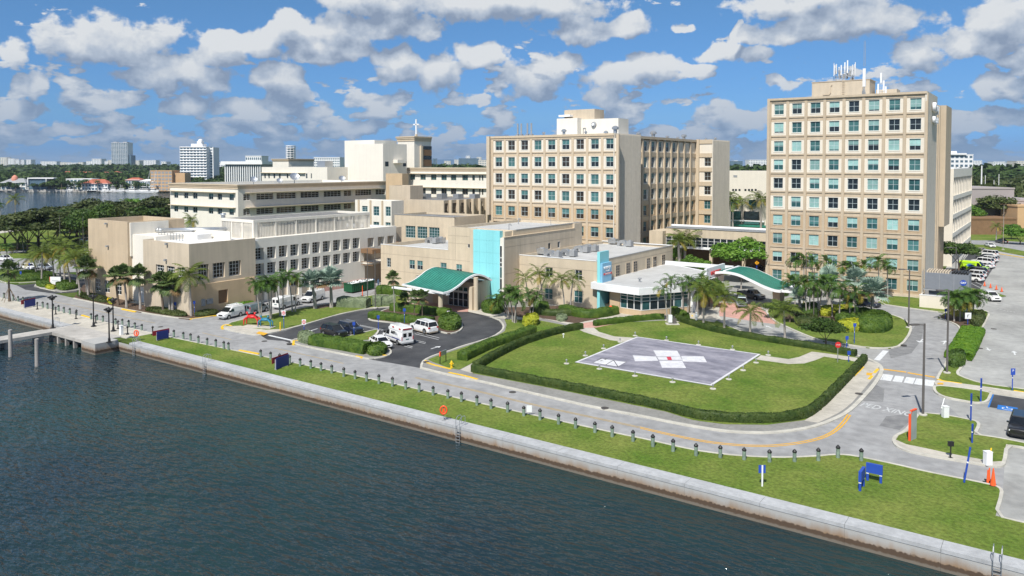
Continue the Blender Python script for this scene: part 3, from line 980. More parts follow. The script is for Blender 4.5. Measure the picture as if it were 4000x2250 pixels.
# roundabout island
islE=[(2993,1224),(3000,1208),(3040,1196),(3082,1190),(3180,1192),(3300,1210),(3414,1222),(3480,1230),(3530,1248),(3556,1270),(3558,1300),(3521,1352),(3476,1363),(3390,1361),(3296,1346),(3218,1336),(3160,1317),(3070,1278),(3024,1255)]
slab('island',islE,-0.02,0.13,M_grass,label='lawn island with palms and clipped hedges')
curb(islE,wid=0.35,z=0.16,closed=True)
slab('planting_bed',[(3030,1240),(3060,1205),(3180,1198),(3300,1214),(3420,1230),(3410,1262),(3300,1280),(3200,1262),(3120,1262)],0.12,0.16,M_mulch,label='mulch bed under the island palms')
islF=[(3425,1186),(3460,1156),(3600,1166),(3712,1196),(3708,1218),(3690,1223),(3560,1206)]
slab('lawn',islF,-0.02,0.13,M_grass,label='lawn at the foot of the tower');curb(islF,closed=True)
islF2=[(3540,1215),(3640,1216),(3700,1226),(3725,1216),(3790,1218)]
islG=[(3664,1243),(3690,1222),(3780,1205),(3850,1216),(3866,1225),(3850,1258),(3787,1382),(3752,1443),(3738,1457),(3746,1472),(3838,1503),(4000,1523),(4200,1552),(4200,1562),(4000,1540),(3870,1519),(3718,1499),(3664,1487),(3662,1476),(3697,1422),(3718,1371),(3749,1316),(3752,1288),(3740,1272),(3711,1258)]
slab('island',islG,-0.02,0.13,M_grass,label='long hedged island between the drive and the lot');curb(islG,wid=0.30,z=0.16,closed=True)
slab('planting_bed',[(3670,1243),(3700,1230),(3790,1250),(3785,1300),(3757,1292),(3745,1272),(3712,1257)],0.12,0.17,M_mulch,label='mulch bed under the clump of palms by the lot')
slab('sidewalk',[(3664,1487),(3718,1498),(3870,1518),(4000,1539),(4200,1562),(4200,1580),(4000,1557),(3875,1537),(3720,1515),(3656,1509),(3648,1497)],-0.02,0.125,M_walk,label='pale walk from the crosswalk to the right lot')
islH=[(3653,1509),(3720,1514),(3872,1535),(3868,1550),(3857,1571),(3830,1577),(3804,1576),(3700,1557),(3662,1542),(3648,1524)]
slab('lawn',islH,-0.02,0.13,M_grass,label='small curbed lawn behind the parking barrier');curb(islH,wid=0.3,z=0.16,closed=True)
islI=[(3590,1616),(3650,1620),(3711,1628),(3787,1643),(3815,1649),(3826,1663),(3807,1700),(3900,1714),(4000,1734),(4200,1775),(4200,1802),(4000,1752),(3933,1742),(3923,1814),(3908,1824),(3888,1826),(3704,1796),(3600,1778),(3538,1763),(3500,1744),(3489,1722),(3500,1705),(3538,1687),(3567,1650)]
slab('island',islI,-0.02,0.12,M_walk,label='lawn island at the right with the orange edged sign');curb(islI,wid=0.3,z=0.15,closed=True)
slab('lawn',[(3592,1617),(3650,1621),(3711,1629),(3787,1644),(3812,1650),(3822,1663),(3803,1702),(3900,1716),(4000,1736),(4200,1777),(4200,1800),(4000,1750),(3930,1740),(3917,1806),(3880,1808),(3704,1775),(3600,1752),(3540,1740),(3500,1722),(3510,1706),(3545,1690),(3575,1650)],0.1,0.14,M_grass,label='grass of the right hand island')

# right lot: stalls, verge, far road
flat('parking_asphalt',[(3908,1003),(3826,1131),(3731,1111),(3700,1100),(3786,990)],0.010,M_asph,label='dark stalls right of the tower')
slab('verge',[(3720,1112),(3800,1128),(3905,1150),(3930,1158),(3900,1162),(3800,1148),(3720,1140)],-0.02,0.12,M_grass,label='thin grass verge by the traffic cones')
slab('verge',[(3790,965),(3860,974),(4000,1000),(4200,1030),(4200,1015),(4000,982),(3880,960),(3794,955)],-0.02,0.12,M_grass,label='grass verge with a yellow curb behind the cars')
curb([(3800,980),(3870,987),(4000,1008),(4200,1035)],wid=0.3,z=0.14,m=M_ycurb)
flat('far_road',[(3794,955),(3880,960),(4000,982),(4200,1015),(4300,960),(4000,945),(3900,940),(3794,938)],0.006,M_road)
slab('park_lawn',[(3780,938),(3900,940),(4000,946),(4300,960),(4300,905),(4000,905),(3780,905)],-0.02,0.08,M_grass,label='bright lawn far behind the lot')
flat('accessible_stall',[(3880,1541),(4100,1574),(4100,1630),(4000,1612),(3861,1590)],0.012,M_asph)
paint('stall_line',[(3880,1541),(3861,1592)],0.14,mat('blue road paint',(0.02,0.16,0.50),var=0.1),z=0.02,it=0)

# road paint
paint('centre_line',[(3312,1619),(3290,1650),(3255,1685),(3200,1711),(3121,1728),(3040,1737),(2990,1740),(2900,1738),(2790,1728),(2707,1714),(2600,1692),(2500,1668)],0.16,M_ypaint,it=2)
paint('centre_line',[(3322,1622),(3300,1655),(3262,1690),(3204,1717),(3121,1734),(3040,1743),(2990,1745),(2900,1743),(2790,1733),(2707,1719),(2600,1697),(2500,1673)],0.16,M_ypaint,it=2)
w_=GP([(2500,1668),(2345,1635),(2097,1583),(1850,1522),(1625,1474)])
paint('centre_line',w_,0.14,M_ypale,px=False)
paint('centre_line',offs(w_,0.28),0.14,M_ypale,px=False)
w_=GP([(1342,1420),(1200,1388),(1072,1360)]);paint('centre_line',w_,0.16,M_ypale,px=False)
w_=GP([(904,1327),(790,1300)]);paint('centre_line',w_,0.14,M_ypale,px=False)
w_=GP([(606,1262),(470,1234),(330,1203),(210,1178)]);paint('centre_line',w_,0.12,M_ypale,px=False)
for q in (((3448,1442),(3540,1454)),((3545,1456),(3652,1474))):
    paint('yellow_bar',list(q),0.55,M_ypaint,it=0,z=0.014)
for x in (690,790,912,1038,1155,1262):
    y=640+(x-690)*0.13
    a=(3200+x*.3451,1250+(y-33)*.3451);b2=(3200+(x-30)*.3451,1250+(y+33)*.3451)
    paint('crosswalk_bar',[a,b2],1.0,M_wpaint,it=0,z=0.013)
paint('stop_line',[(3460,1370),(3425,1407)],0.75,M_wpaint,it=0,z=0.013)
paint('stop_line',[(1050,1310),(1145,1331)],0.5,M_wpaint,it=0,z=0.014)
txt=text_mesh('PED XING',1.15,0,mat('worn white lettering paint',(0.36,0.37,0.37),col2=(0.60,0.61,0.61),scale=4,detail=8),bold=0.02)
c=G(3462,1600);a=G(3395,1580);b2=G(3565,1615)
ang=math.atan2(b2[1]-a[1],b2[0]-a[0])
o=link('road_lettering',txt,None,loc=(c[0],c[1],0.016),rz=ang,scale=(1.0,1.9,1));o['kind']='structure'


def arrow(u,v,u2,v2,wid=0.9,m=None,name='arrow_marking',z=0.016):
    a=Vector(G(u,v));b=Vector(G(u2,v2));d=(b-a);L=d.length;d.normalize();n=Vector((-d.y,d.x))
    mb=MB()
    P=[a+n*.1,a-n*.1,a+d*(L*.6)-n*.1,a+d*(L*.6)-n*(wid/2),b,a+d*(L*.6)+n*(wid/2),a+d*(L*.6)+n*.1]
    mb.add([(p.x,p.y,z) for p in P],[(0,1,2,6),(3,4,5),(2,3,5,6)])
    o=mb.build(name,m or M_wpaint);o['kind']='structure';return o


arrow(1240,1284,1197,1297);arrow(1683,1363,1722,1352)
arrow(3605,1325,3590,1338,1.3);arrow(3685,1345,3695,1331,1.3);arrow(3018,1283,2990,1272,0.8)
arrow(3855,1358,3865,1370,0.8);arrow(3965,1387,3960,1371,0.8)
for a,b2 in (((1398,1268),(1497,1288)),((1398,1271),(1495,1291)),((1390,1288),(1442,1300)),((1620,1304),(1713,1327)),((1628,1299),(1716,1320)),((1540,1342),(1610,1360)),((1545,1338),(1612,1355)),
              ((1624,1334),(1662,1343)),((1626,1330),(1664,1338)),((1458,1366),(1520,1378))):
    paint('stall_line',[a,b2],0.11,M_wpaint,it=0,z=0.014)
# stalls right of the tower
for i in range(12):
    t=i/11
    a=(3745+70*t+45,1105-100*t);b2=(3828+78*t,1124-119*t)
    paint('stall_line',[a,b2],0.12,M_wpaint,it=0,z=0.02)
for k in range(5):
    a=(3890+k*2,1162+k*9)
    paint('stall_line',[(3900-k*2,1162+k*8),(3925-k*3,1164+k*8)],0.12,M_black,it=0,z=0.02)
for u in (3250+0,3770,3785,3800):
    pass
for k,(u,v) in enumerate(((3895,1206),(3905,1208),(3920,1213),(3932,1215),(3945,1217),(3958,1219))):
    paint('lane_dash',[(u,v),(u+7,v+1)],0.15,M_wpaint,it=0,z=0.02)
# accessible symbol on its blue square
isa=thing('stall_symbol','blue square with a white wheelchair symbol painted on the dark stall','marking',(*G(3935,1596),0.022));isa['kind']='structure'
c=G(3935,1596)
mb=MB();mb.quad((c[0]-.9,c[1]-.9,.022),(c[0]+.9,c[1]-.9,.022),(c[0]+.9,c[1]+.9,.022),(c[0]-.9,c[1]+.9,.022));mb.build('square',mat('blue road paint',(0.02,0.16,0.50)),isa,True)
mb=MB();ring=[(c[0]+.45*math.cos(t),c[1]-.15+.45*math.sin(t)) for t in np.linspace(2.2,6.4,12)]
strip(mb,ring,.12,.027,.027);strip(mb,[(c[0]-.1,c[1]+.65),(c[0],c[1]+.1),(c[0]+.4,c[1]+.1),(c[0]+.6,c[1]-.35)],.12,.027,.027)
mb.build('wheelchair_mark',M_wpaint,isa,True)
# manholes and drains
M_iron=mat('cast iron',(0.07,0.065,0.06),var=0.2,scale=5)
for i,(u,v) in enumerate(((627,1277),(3882,1285),(3827,1361),(2002,1532),(2363,1599),(3355,1543),(3530,1352),(1130,1346),(1033,1333),(1664,1418),(3618,1715))):
    x,y=G(u,v);mb=MB();mb.lathe([(.42,0),(.42,.03),(.38,.035)],n=16)
    o=mb.build('manhole_cover',M_iron,loc=(x,y,0.14 if v in (1599,1543,1352,1346,1418) else 0.0));o['kind']='structure'
# left park: lawn, lanes, lot
flat('park_lawn',[(-300,1030),(0,1010),(330,1040),(400,960),(420,900),(100,897),(-300,905)],0.02,M_grass)
flat('park_path',[(-100,912),(0,903),(120,884),(260,866),(260,872),(120,895),(0,912),(-100,922)],0.03,M_walk)
flat('park_road',[(-200,985),(0,983),(120,975),(300,960),(420,945),(420,955),(300,970),(120,985),(0,993),(-200,998)],0.032,M_road)
curb([(-200,984),(0,980),(116,968),(340,950)],wid=0.5,z=0.14,m=M_ycurb)
flat('parking_asphalt',[(-200,1062),(0,1052),(130,1072),(340,1060),(380,1020),(200,1008),(60,1010),(-200,1025)],0.034,M_road,label='small lot behind the left palms')
curb([(217,1073),(300,1083),(345,1091)],wid=0.35,z=0.15)

# worn and patched areas of the drive
M_patch=mat('dark patched asphalt',(0.15,0.15,0.155),col2=(0.26,0.26,0.255),scale=0.8,detail=9,bump=0.2,bscale=18)
flat('road_patch',[(3462,1626),(3568,1616),(3560,1640),(3515,1680),(3435,1663)],0.006,M_patch,label='dark asphalt patch right of the centre line end')
flat('road_patch',[(3385,1535),(3425,1505),(3455,1520),(3450,1570),(3360,1565)],0.006,M_patch,label='dark stained asphalt by the storm drain')
flat('road_patch',[(3500,1340),(3560,1290),(3585,1262),(3612,1262),(3598,1330),(3560,1380),(3480,1400),(3470,1372)],0.008,M_patch,label='dark tyre worn band on the drive bend')

# ------------------------------------------------------------------ building kit
def P3(face,plane,a,z,d=0.0):
    """point on a facade: face 'F' looks towards -Y, 'R' towards +X; d goes into the wall"""
    return (a,plane+d,z) if face=='F' else (plane-d,a,z)


def wall_grid(mb,face,plane,a0,a1,z0,z1,holes=(),rec=0.25,back=False,mi=0):
    xs=sorted({a0,a1} | {min(max(h[0],a0),a1) for h in holes} | {min(max(h[1],a0),a1) for h in holes})
    zs=sorted({z0,z1} | {min(max(h[2],z0),z1) for h in holes} | {min(max(h[3],z0),z1) for h in holes})
    for i in range(len(xs)-1):
        for j in range(len(zs)-1):
            cx,cz=(xs[i]+xs[i+1])/2,(zs[j]+zs[j+1])/2
            if any(h[0]<cx<h[1] and h[2]<cz<h[3] for h in holes):continue
            mb.quad(P3(face,plane,xs[i],zs[j]),P3(face,plane,xs[i+1],zs[j]),P3(face,plane,xs[i+1],zs[j+1]),P3(face,plane,xs[i],zs[j+1]),mi)
    for h in holes:
        A,B,C,D=h[:4]
        r=h[4] if len(h)>4 else rec
        q=lambda a,z,d:P3(face,plane,a,z,d)
        mb.quad(q(A,C,0),q(B,C,0),q(B,C,r),q(A,C,r),mi)
        mb.quad(q(A,D,r),q(B,D,r),q(B,D,0),q(A,D,0),mi)
        mb.quad(q(A,C,0),q(A,C,r),q(A,D,r),q(A,D,0),mi)
        mb.quad(q(B,C,r),q(B,C,0),q(B,D,0),q(B,D,r),mi)
        if back:mb.quad(q(A,C,r),q(B,C,r),q(B,D,r),q(A,D,r),mi)


WIN={}


def win_meshes(w,h,nc,nr,fm):
    k=(round(w,2),round(h,2),nc,nr,fm.name)
    if k in WIN:return WIN[k]
    t=0.07 if w>0.9 else 0.05
    mb=MB()
    for i in range(nc+1):
        x=i*w/nc
        tt=t if i in (0,nc) else t*.8
        x0=max(0,x-tt/2) if i else 0
        x1=x0+tt if i<nc else w
        if i==nc:x0=w-tt
        mb.box(x0,x1,0,.10,0,h)
    for j in range(nr+1):
        z=j*h/nr
        z0=0 if j==0 else (h-t if j==nr else z-t*.4)
        mb.box(t,w-t,0.005,.095,z0,z0+(t if j in (0,nr) else t*.8))
    fr=mb.mesh('window',fm)
    mb=MB();pw,ph=w/nc,h/nr
    mb.box(0.02,pw-.02,.055,.075,0.02,ph-.02)
    pane={}
    WIN[k]=(fr,mb,pane,pw,ph)
    return WIN[k]


def window(parent,face,plane,a,z,w,h,nc=2,nr=2,fm=None,glass=None,rec=0.2,blind=0.0,bm=None,name='window'):
    fm=fm or M_frame;glass=glass or M_glassd
    fr,pmb,panes,pw,ph=win_meshes(w,h,nc,nr,fm)
    rz=0 if face=='F' else math.radians(90)
    o=link(name,fr,parent,True,loc=P3(face,plane,a,z,rec),rz=rz)
    if glass.name not in panes:panes[glass.name]=pmb.mesh('pane',glass)
    for i in range(nc):
        for j in range(nr):
            link('pane',panes[glass.name],o,loc=(i*pw,0,j*ph))
    if blind>0:
        bm=bm or M_blind
        kk=('b',round(w,2),round(h,2),bm.name)
        if kk not in WIN:
            mb=MB();mb.box(0.05,w-.05,.028,.05,-h+.05,-0.04);WIN[kk]=mb.mesh('blind',bm)
        link('blind',WIN[kk],o,loc=(0,0,h),scale=(1,1,blind))
    return o


def block(parent,x0,x1,y0,y1,z0,z1,m,roof=None,par=0.6,holesF=(),holesR=(),rec=0.25,name='wall',roofz=None,pt=0.25,gr=()):
    """rectangular building part: walls with openings, parapet and roof deck"""
    mb=MB()
    wall_grid(mb,'F',y0,x0,x1,z0,z1,holesF,rec)
    wall_grid(mb,'R',x1,y0,y1,z0,z1,holesR,rec)
    mb.quad((x1,y1,z0),(x0,y1,z0),(x0,y1,z1),(x1,y1,z1))
    mb.quad((x0,y1,z0),(x0,y0,z0),(x0,y0,z1),(x0,y1,z1))
    rz=roofz if roofz is not None else z1-par
    p=pt
    # parapet top and inner faces
    mb.quad((x0,y0,z1),(x1,y0,z1),(x1-p,y0+p,z1),(x0+p,y0+p,z1))
    mb.quad((x1,y0,z1),(x1,y1,z1),(x1-p,y1-p,z1),(x1-p,y0+p,z1))
    mb.quad((x1,y1,z1),(x0,y1,z1),(x0+p,y1-p,z1),(x1-p,y1-p,z1))
    mb.quad((x0,y1,z1),(x0,y0,z1),(x0+p,y0+p,z1),(x0+p,y1-p,z1))
    mb.quad((x0+p,y0+p,z1),(x1-p,y0+p,z1),(x1-p,y0+p,rz),(x0+p,y0+p,rz))
    mb.quad((x1-p,y0+p,z1),(x1-p,y1-p,z1),(x1-p,y1-p,rz),(x1-p,y0+p,rz))
    mb.quad((x1-p,y1-p,z1),(x0+p,y1-p,z1),(x0+p,y1-p,rz),(x1-p,y1-p,rz))
    mb.quad((x0+p,y1-p,z1),(x0+p,y0+p,z1),(x0+p,y0+p,rz),(x0+p,y1-p,rz))
    o=mb.build(name,m,parent,world=True)
    mb=MB();mb.box(x0+p,x1-p,y0+p,y1-p,rz-.2,rz,bot=False)
    mb.build('roof',roof or M_roofg,parent,world=True)
    # dark interior behind openings
    return o


def bx(parent,name,x0,x1,y0,y1,z0,z1,m,**k):
    mb=MB();mb.box(x0,x1,y0,y1,z0,z1);return mb.build(name,m,parent,world=True,**k)


def cornice(parent,x0,x1,y0,y1,z,m,out=(0.18,0.32,0.5),hs=(0.3,0.25,0.25)):
    mb=MB();zz=z-sum(hs)
    for o,h in zip(out,hs):
        mb.box(x0-o,x1+o,y0-o,y0+.02,zz,zz+h);mb.box(x1-.02,x1+o,y0+.02,y1,zz,zz+h)
        zz+=h
    mb.build('cornice',m,parent,world=True)


def rand_blind(p_open=0.3):
    r=random.random()
    if r<p_open:return 0.0
    if r<0.55:return random.choice((0.45,0.55,0.62))
    if r<0.8:return random.choice((0.78,0.88))
    return 1.0


# ================================================================== tower (right)
TX0,TX1,TY,TZ=-51.0,-20.6,167.6,40.2
tw=thing('hospital_tower','tall tan ten storey hospital tower with eight window columns and antennas on top','building',((TX0+TX1)/2,TY+8,0))
bx(tw,'wall',TX0,TX1,TY+.35,TY+15.4,0,TZ-.35,M_sand)
mb=MB()
for (a,b,c,d) in ((TX0,TX1,TY,TY+.35),(TX0,TX1,TY+15.05,TY+15.4),(TX0,TX0+.35,TY+.35,TY+15.05),(TX1-.35,TX1,TY+.35,TY+15.05)):
    mb.box(a,b,c,d,TZ-.35,TZ)
mb.build('parapet',M_ttrim,tw,world=True)
bx(tw,'roof',TX0+.4,TX1-.4,TY+.4,TY+15,TZ-.35,TZ-.3,M_roofg)
pitch=3.735
col0=-49.65          # left edge of the first window
WW,WH,FP=1.98,2.22,3.945


def cell_mesh(name,cw,ch,wx,wz,w,h,m,d=.35,lip=0.0):
    mb=MB()
    wall_grid(mb,'F',0.0,0,cw,0,ch,[(wx,wx+w,wz,wz+h)],rec=d)
    mb.quad((0,0,0),(0,d,0),(0,d,ch),(0,0,ch));mb.quad((cw,d,0),(cw,0,0),(cw,0,ch),(cw,d,ch))
    mb.quad((0,0,ch),(cw,0,ch),(cw,d,ch),(0,d,ch));mb.quad((0,d,0),(cw,d,0),(cw,0,0),(0,0,0))
    if lip:
        mb.box(wx-.12,wx+w+.12,-lip,0,wz-.14,wz)      # sill
    return mb.mesh(name,m)


cw=pitch-0.58;chh=WH+.15+.52
pm_w=cell_mesh('facade_panel',cw,chh,(cw-WW)/2,.52,WW,WH,M_panel,.3,.06)
pm_t=cell_mesh('facade_panel',cw,chh,(cw-WW)/2,.52,WW,WH,M_ttan,.3,.06)
pilm=MB();pilm.box(-.29,.29,-.22,.35,0,TZ-.3);pilm.box(-.20,.20,-.30,-.22,0,TZ-1.9)
pil=pilm.mesh('pilaster',[M_ttrim])
rowtop=[38.98-FP*r for r in range(10)]
for c in range(9):
    x=col0+WW/2-pitch/2+pitch*c
    link('pilaster',pil,tw,True,loc=(x,TY+.08,0))
mb=MB();mb.box(TX0,TX0+.55,TY-.5,TY+.35,1.5,TZ);mb.build('corner_fin',M_ttrim,tw,world=True)
for r in range(10):
    zt=rowtop[r]
    white=r<6
    for c in range(8):
        a=col0+pitch*c
        z=zt-WH
        link('facade_panel',pm_w if white else pm_t,tw,True,loc=(a-(cw-WW)/2,TY+.05,z-.52))
        dark=(r==5 and c>=4) or (r==4 and c in (0,1,4)) or random.random()<.06
        bl=0.0 if dark else rand_blind(.10)
        window(tw,'F',TY+.05,a,z,WW,WH,2,2,M_frame,M_glassd if dark or random.random()<.35 else M_glasst,rec=.2,blind=bl,bm=M_blind if random.random()<.8 else M_blindd)
    # spandrel between floors with two small ledges
    z1=zt-WH-.52
    z0=(rowtop[r+1]+.15) if r<9 else 0.0
    for c in range(8):
        a=col0+pitch*c-(cw-WW)/2
        key=('sp',round(z1-z0,2),white and r<9)
        if key not in WIN:
            m_=MB();H_=z1-z0
            m_.box(0,cw,.10,.35,0,H_)
            m_.box(-.0,cw,-.05,.10,H_-.30,H_-.02);m_.box(0,cw,-.0,.10,.02,.14)
            WIN[key]=m_.mesh('spandrel',M_ttrim)
        link('spandrel',WIN[key],tw,True,loc=(a,TY+.05,z0))
for c in range(8):
    a=col0+pitch*c-(cw-WW)/2
    bx(tw,'frieze',a,a+cw,TY-.05,TY+.3,39.16,TZ-.02,M_ttrim)
bx(tw,'cornice',TX0,TX1,TY-.38,TY-.02,39.75,TZ-.0,M_ttrim)
bx(tw,'plinth',TX0-.1,TX1+.1,TY-.35,TY+.3,-.1,.55,M_sand)
# shaded east side: blank wall with score lines, then a narrow ribbed bay and a buttress
mb=MB();gr=[(TY+.3,TY+15.4,z,z+.05,.04) for z in np.arange(2.5,40,3.945)]
wall_grid(mb,'R',TX1+.06,TY-.2,TY+15.4,0,TZ,gr,back=True)
mb.box(TX1-.3,TX1+.05,TY-.2,TY+15.4,0,TZ)
mb.build('side_wall',M_ribbed,tw,world=True)
bx(tw,'rear_wing',TX0,TX1-1.2,TY+15.4,TY+38,0,TZ-1.2,M_sand)
for k in range(4):
    y=TY+16.6+k*3.0
    bx(tw,'rib',TX1-1.2,TX1-.5,y,y+.8,0,TZ-1.2,M_ttrim)
    for r in range(10):
        if k<3:
            window(tw,'R',TX1-1.2,y+1.0,rowtop[r]-WH-.3,1.6,2.3,1,2,M_frame,M_glassd,rec=-.12)
            bx(tw,'ledge',TX1-1.2,TX1-.75,y+.8,y+3.0,rowtop[r]-WH-1.2,rowtop[r]-WH-.6,M_ttrim)
bx(tw,'buttress',TX1-3,TX1+.5,TY+27.5,TY+38,12.2,TZ-1.0,M_ttrim)
bx(tw,'buttress',TX1-4,TX1-.6,TY+27.6,TY+38,0,12.2,M_ttan)
# roof house, ladder, ducts
PHX0,PHX1=-43.8,-32.2
bx(tw,'roof_house',PHX0,PHX1,175,181,TZ-.3,43.85,M_sand)
bx(tw,'roof_house_coping',PHX0-.1,PHX1+.1,174.9,181.1,43.85,44.0,M_ttrim)
bx(tw,'stair_house',-31.5,-27.5,178,182,TZ-.3,41.9,M_sand)
mb=MB()
for x in (-37.6,-37.1):mb.box(x,x+.06,174.75,174.85,40,44.3)
for k in range(11):mb.box(-37.6,-37.04,174.77,174.83,40.2+k*.36,40.25+k*.36)
mb.build('ladder',M_sand,tw,world=True)
mb=MB();mb.path([(-41.5,174.85,41.1),(-40.2,174.85,41.1),(-39.9,174.85,41.5),(-39.9,174.85,42.9),(-39.6,174.85,43.2)],.07);mb.build('conduit',M_ttrim,tw,world=True)
for x in (-41.2,-39.2):bx(tw,'roof_vent',x,x+.9,174.3,175,TZ-.3,40.75,M_gmetal)
# lettering high on the side wall
sg=text_mesh('Mercy',2.3,.28,M_wmetal,bold=.05)
link('sign_lettering',sg,tw,True,loc=(TX1+.55,TY+9.0,37.5),rot=(math.radians(90),0,math.radians(90)))
sg=text_mesh('Hospital',1.75,.22,M_wmetal,bold=.04)
link('sign_lettering',sg,tw,True,loc=(TX1+.5,TY+9.2,35.0),rot=(math.radians(90),0,math.radians(90)))
# antennas stand on the roof house
an=thing('antenna_cluster','cluster of white panel antennas on a dark frame on the tower roof','antenna',(-37.6,177,44))
mb=MB()
for t in np.linspace(0,2*math.pi,9)[:-1]:
    mb.tube((1.9*math.cos(t),1.5*math.sin(t),0),(1.9*math.cos(t),1.5*math.sin(t),3.0),.05,.05,6)
for z in (1.0,2.2):
    pr_=[(1.9*math.cos(t),1.5*math.sin(t),z) for t in np.linspace(0,2*math.pi,13)];mb.path(pr_,.05,5)
for k in range(14):
    mb.box(*(lambda x,y,z:(x,x+.35,y,y+.3,z,z+.5))(random.uniform(-2,1.7),random.uniform(-1.4,1.2),random.uniform(.2,1.8)))
mb.build('mounting_frame',M_gmetal,an)
for k,t in enumerate(np.linspace(0,2*math.pi,12)[:-1]):
    bm_=MB();h=2.1 if k % 3 else 2.7
    bm_.box(-.12,.12,-.06,.06,0,h);bm_.build('panel_antenna',M_wmetal,an,loc=(2.15*math.cos(t),1.7*math.sin(t),1.2+.35*(k % 2)),rz=t+math.pi/2)
mb=MB();mb.path([(-2.2,0,0),(-2.2,0,4.3)],.035);mb.build('whip',M_gmetal,an)
an=thing('antenna_mast','white radome with a tall thin lattice whip at the tower roof edge','antenna',(-32.6,171.5,TZ))
mb=MB();mb.box(-.27,.27,-.2,.2,1.9,5.6);mb.build('radome',M_wmetal,an)
mb=MB();mb.tube((0,0,0),(0,0,1.9),.12);mb.tube((-.4,0,0),(-.1,0,1.5),.08);mb.tube((.35,0,.0),(.1,0,1.3),.08);mb.build('mast_foot',M_gmetal,an)
mb=MB()
for x in (-.14,.14):mb.tube((x,0,6),(x,0,11.3),.035,.03,5)
for k in range(14):mb.box(-.14,.14,-.015,.015,6.2+k*.36,6.24+k*.36)
mb.build('lattice_whip',M_gmetal,an)
an=thing('antenna_cluster','small bunch of white antennas right of the tall roof whip','antenna',(-29.6,172.5,TZ))
for k,(x,h) in enumerate(((0,4.6),(.5,3.0),(-.5,2.4),(.9,1.8))):
    mb=MB();mb.box(x-.16,x+.16,-.1,.1,h-2.0,h);mb.tube((x,0,0),(x,0,h-1.8),.04);mb.build('panel_antenna',M_wmetal,an)
mb=MB();mb.tube((-.8,0,1.6),(1.1,0,1.6),.04);mb.tube((-.8,0,.8),(1.1,0,.8),.04);mb.build('cross_bar',M_gmetal,an)

# ================================================================== centre block
s=0.8316
CY_=158.0
CX0,CX1,CZ=-119.3,-83.1,33.3
ct=thing('hospital_block','broad cream and tan hospital block with nine window columns and a fluted grey side wall','building',(-101,165,0))
bx(ct,'wall',CX0,CX1,CY_+.35,CY_+14,0,CZ-.3,M_sand)
mb=MB()
for (a,b,c,d) in ((CX0,CX1,CY_,CY_+.35),(CX0,CX1,CY_+13.65,CY_+14),(CX0,CX0+.35,CY_+.35,CY_+13.65),(CX1-.35,CX1,CY_+.35,CY_+13.65)):
    mb.box(a,b,c,d,CZ-.3,CZ)
mb.build('parapet',M_tan2,ct,world=True)
bx(ct,'roof',CX0+.4,CX1-.4,CY_+.4,CY_+13.6,CZ-.3,CZ-.25,M_roofg)
cp_=3.985;cW,cH=2.08,2.36;c0=-117.1;cF=4.12
crow=[26+(33.28-26)*s-cF*r for r in range(8)]
ccw=cp_-.62;cch=cH+.14+.50
cm_w=cell_mesh('facade_panel',ccw,cch,(ccw-cW)/2,.50,cW,cH,M_panel,.3,.05)
cm_t=cell_mesh('facade_panel',ccw,cch,(ccw-cW)/2,.50,cW,cH,M_tan,.3,.05)
pm_=MB();pm_.box(-.31,.31,-.16,.35,0,CZ-.3);cpil=pm_.mesh('pilaster',M_tan2)
for c in range(10):
    link('pilaster',cpil,ct,True,loc=(c0+cW/2-cp_/2+cp_*c,CY_+.05,0))
bx(ct,'corner_fin',CX0,CX0+.9,CY_-.9,CY_+.35,13.2,CZ,M_sand)
for r in range(7):
    zt=crow[r]
    for c in range(9):
        if r>=5 and c<2:continue
        a=c0+cp_*c;z=zt-cH
        link('facade_panel',cm_w if r<4 else cm_t,ct,True,loc=(a-(ccw-cW)/2,CY_+.03,z-.5))
        op=random.random()<.18
        window(ct,'F',CY_+.03,a,z,cW,cH,2,2,M_frame,M_glassb if r==4 or op else M_glassd,rec=.2,blind=0 if op else random.choice((.5,.5,.5,.62,1.0)),bm=M_blindd)
    z1=zt-cH-.5;z0=crow[r+1]+.14
    for c in range(9):
        a=c0+cp_*c-(ccw-cW)/2
        key=('csp',round(z1-z0,2))
        if key not in WIN:
            m_=MB();H_=z1-z0
            m_.box(0,ccw,.10,.35,0,H_);m_.box(0,ccw,-.05,.10,H_-.28,H_-.02);m_.box(0,ccw,0,.10,.02,.14)
            WIN[key]=m_.mesh('spandrel',M_tan2)
        link('spandrel',WIN[key],ct,True,loc=(a,CY_+.03,z0))
bx(ct,'frieze',CX0+.9,CX1,CY_-.1,CY_+.3,32.25,CZ-.32,M_tan2)
bx(ct,'cornice',CX0+.9,CX1,CY_-.28,CY_-.02,32.75,CZ-.01,M_tan2)
# fluted side wall of vertical ribs
mb=MB()
k=0
yy=CY_-.1
while yy<CY_+13.9:
    mb.box(CX1-.1,CX1+(.16 if k % 2==0 else .06),yy,yy+.26,0,CZ)
    yy+=.26;k+=1
mb.build('fluted_wall',M_ribbed,ct,world=True)
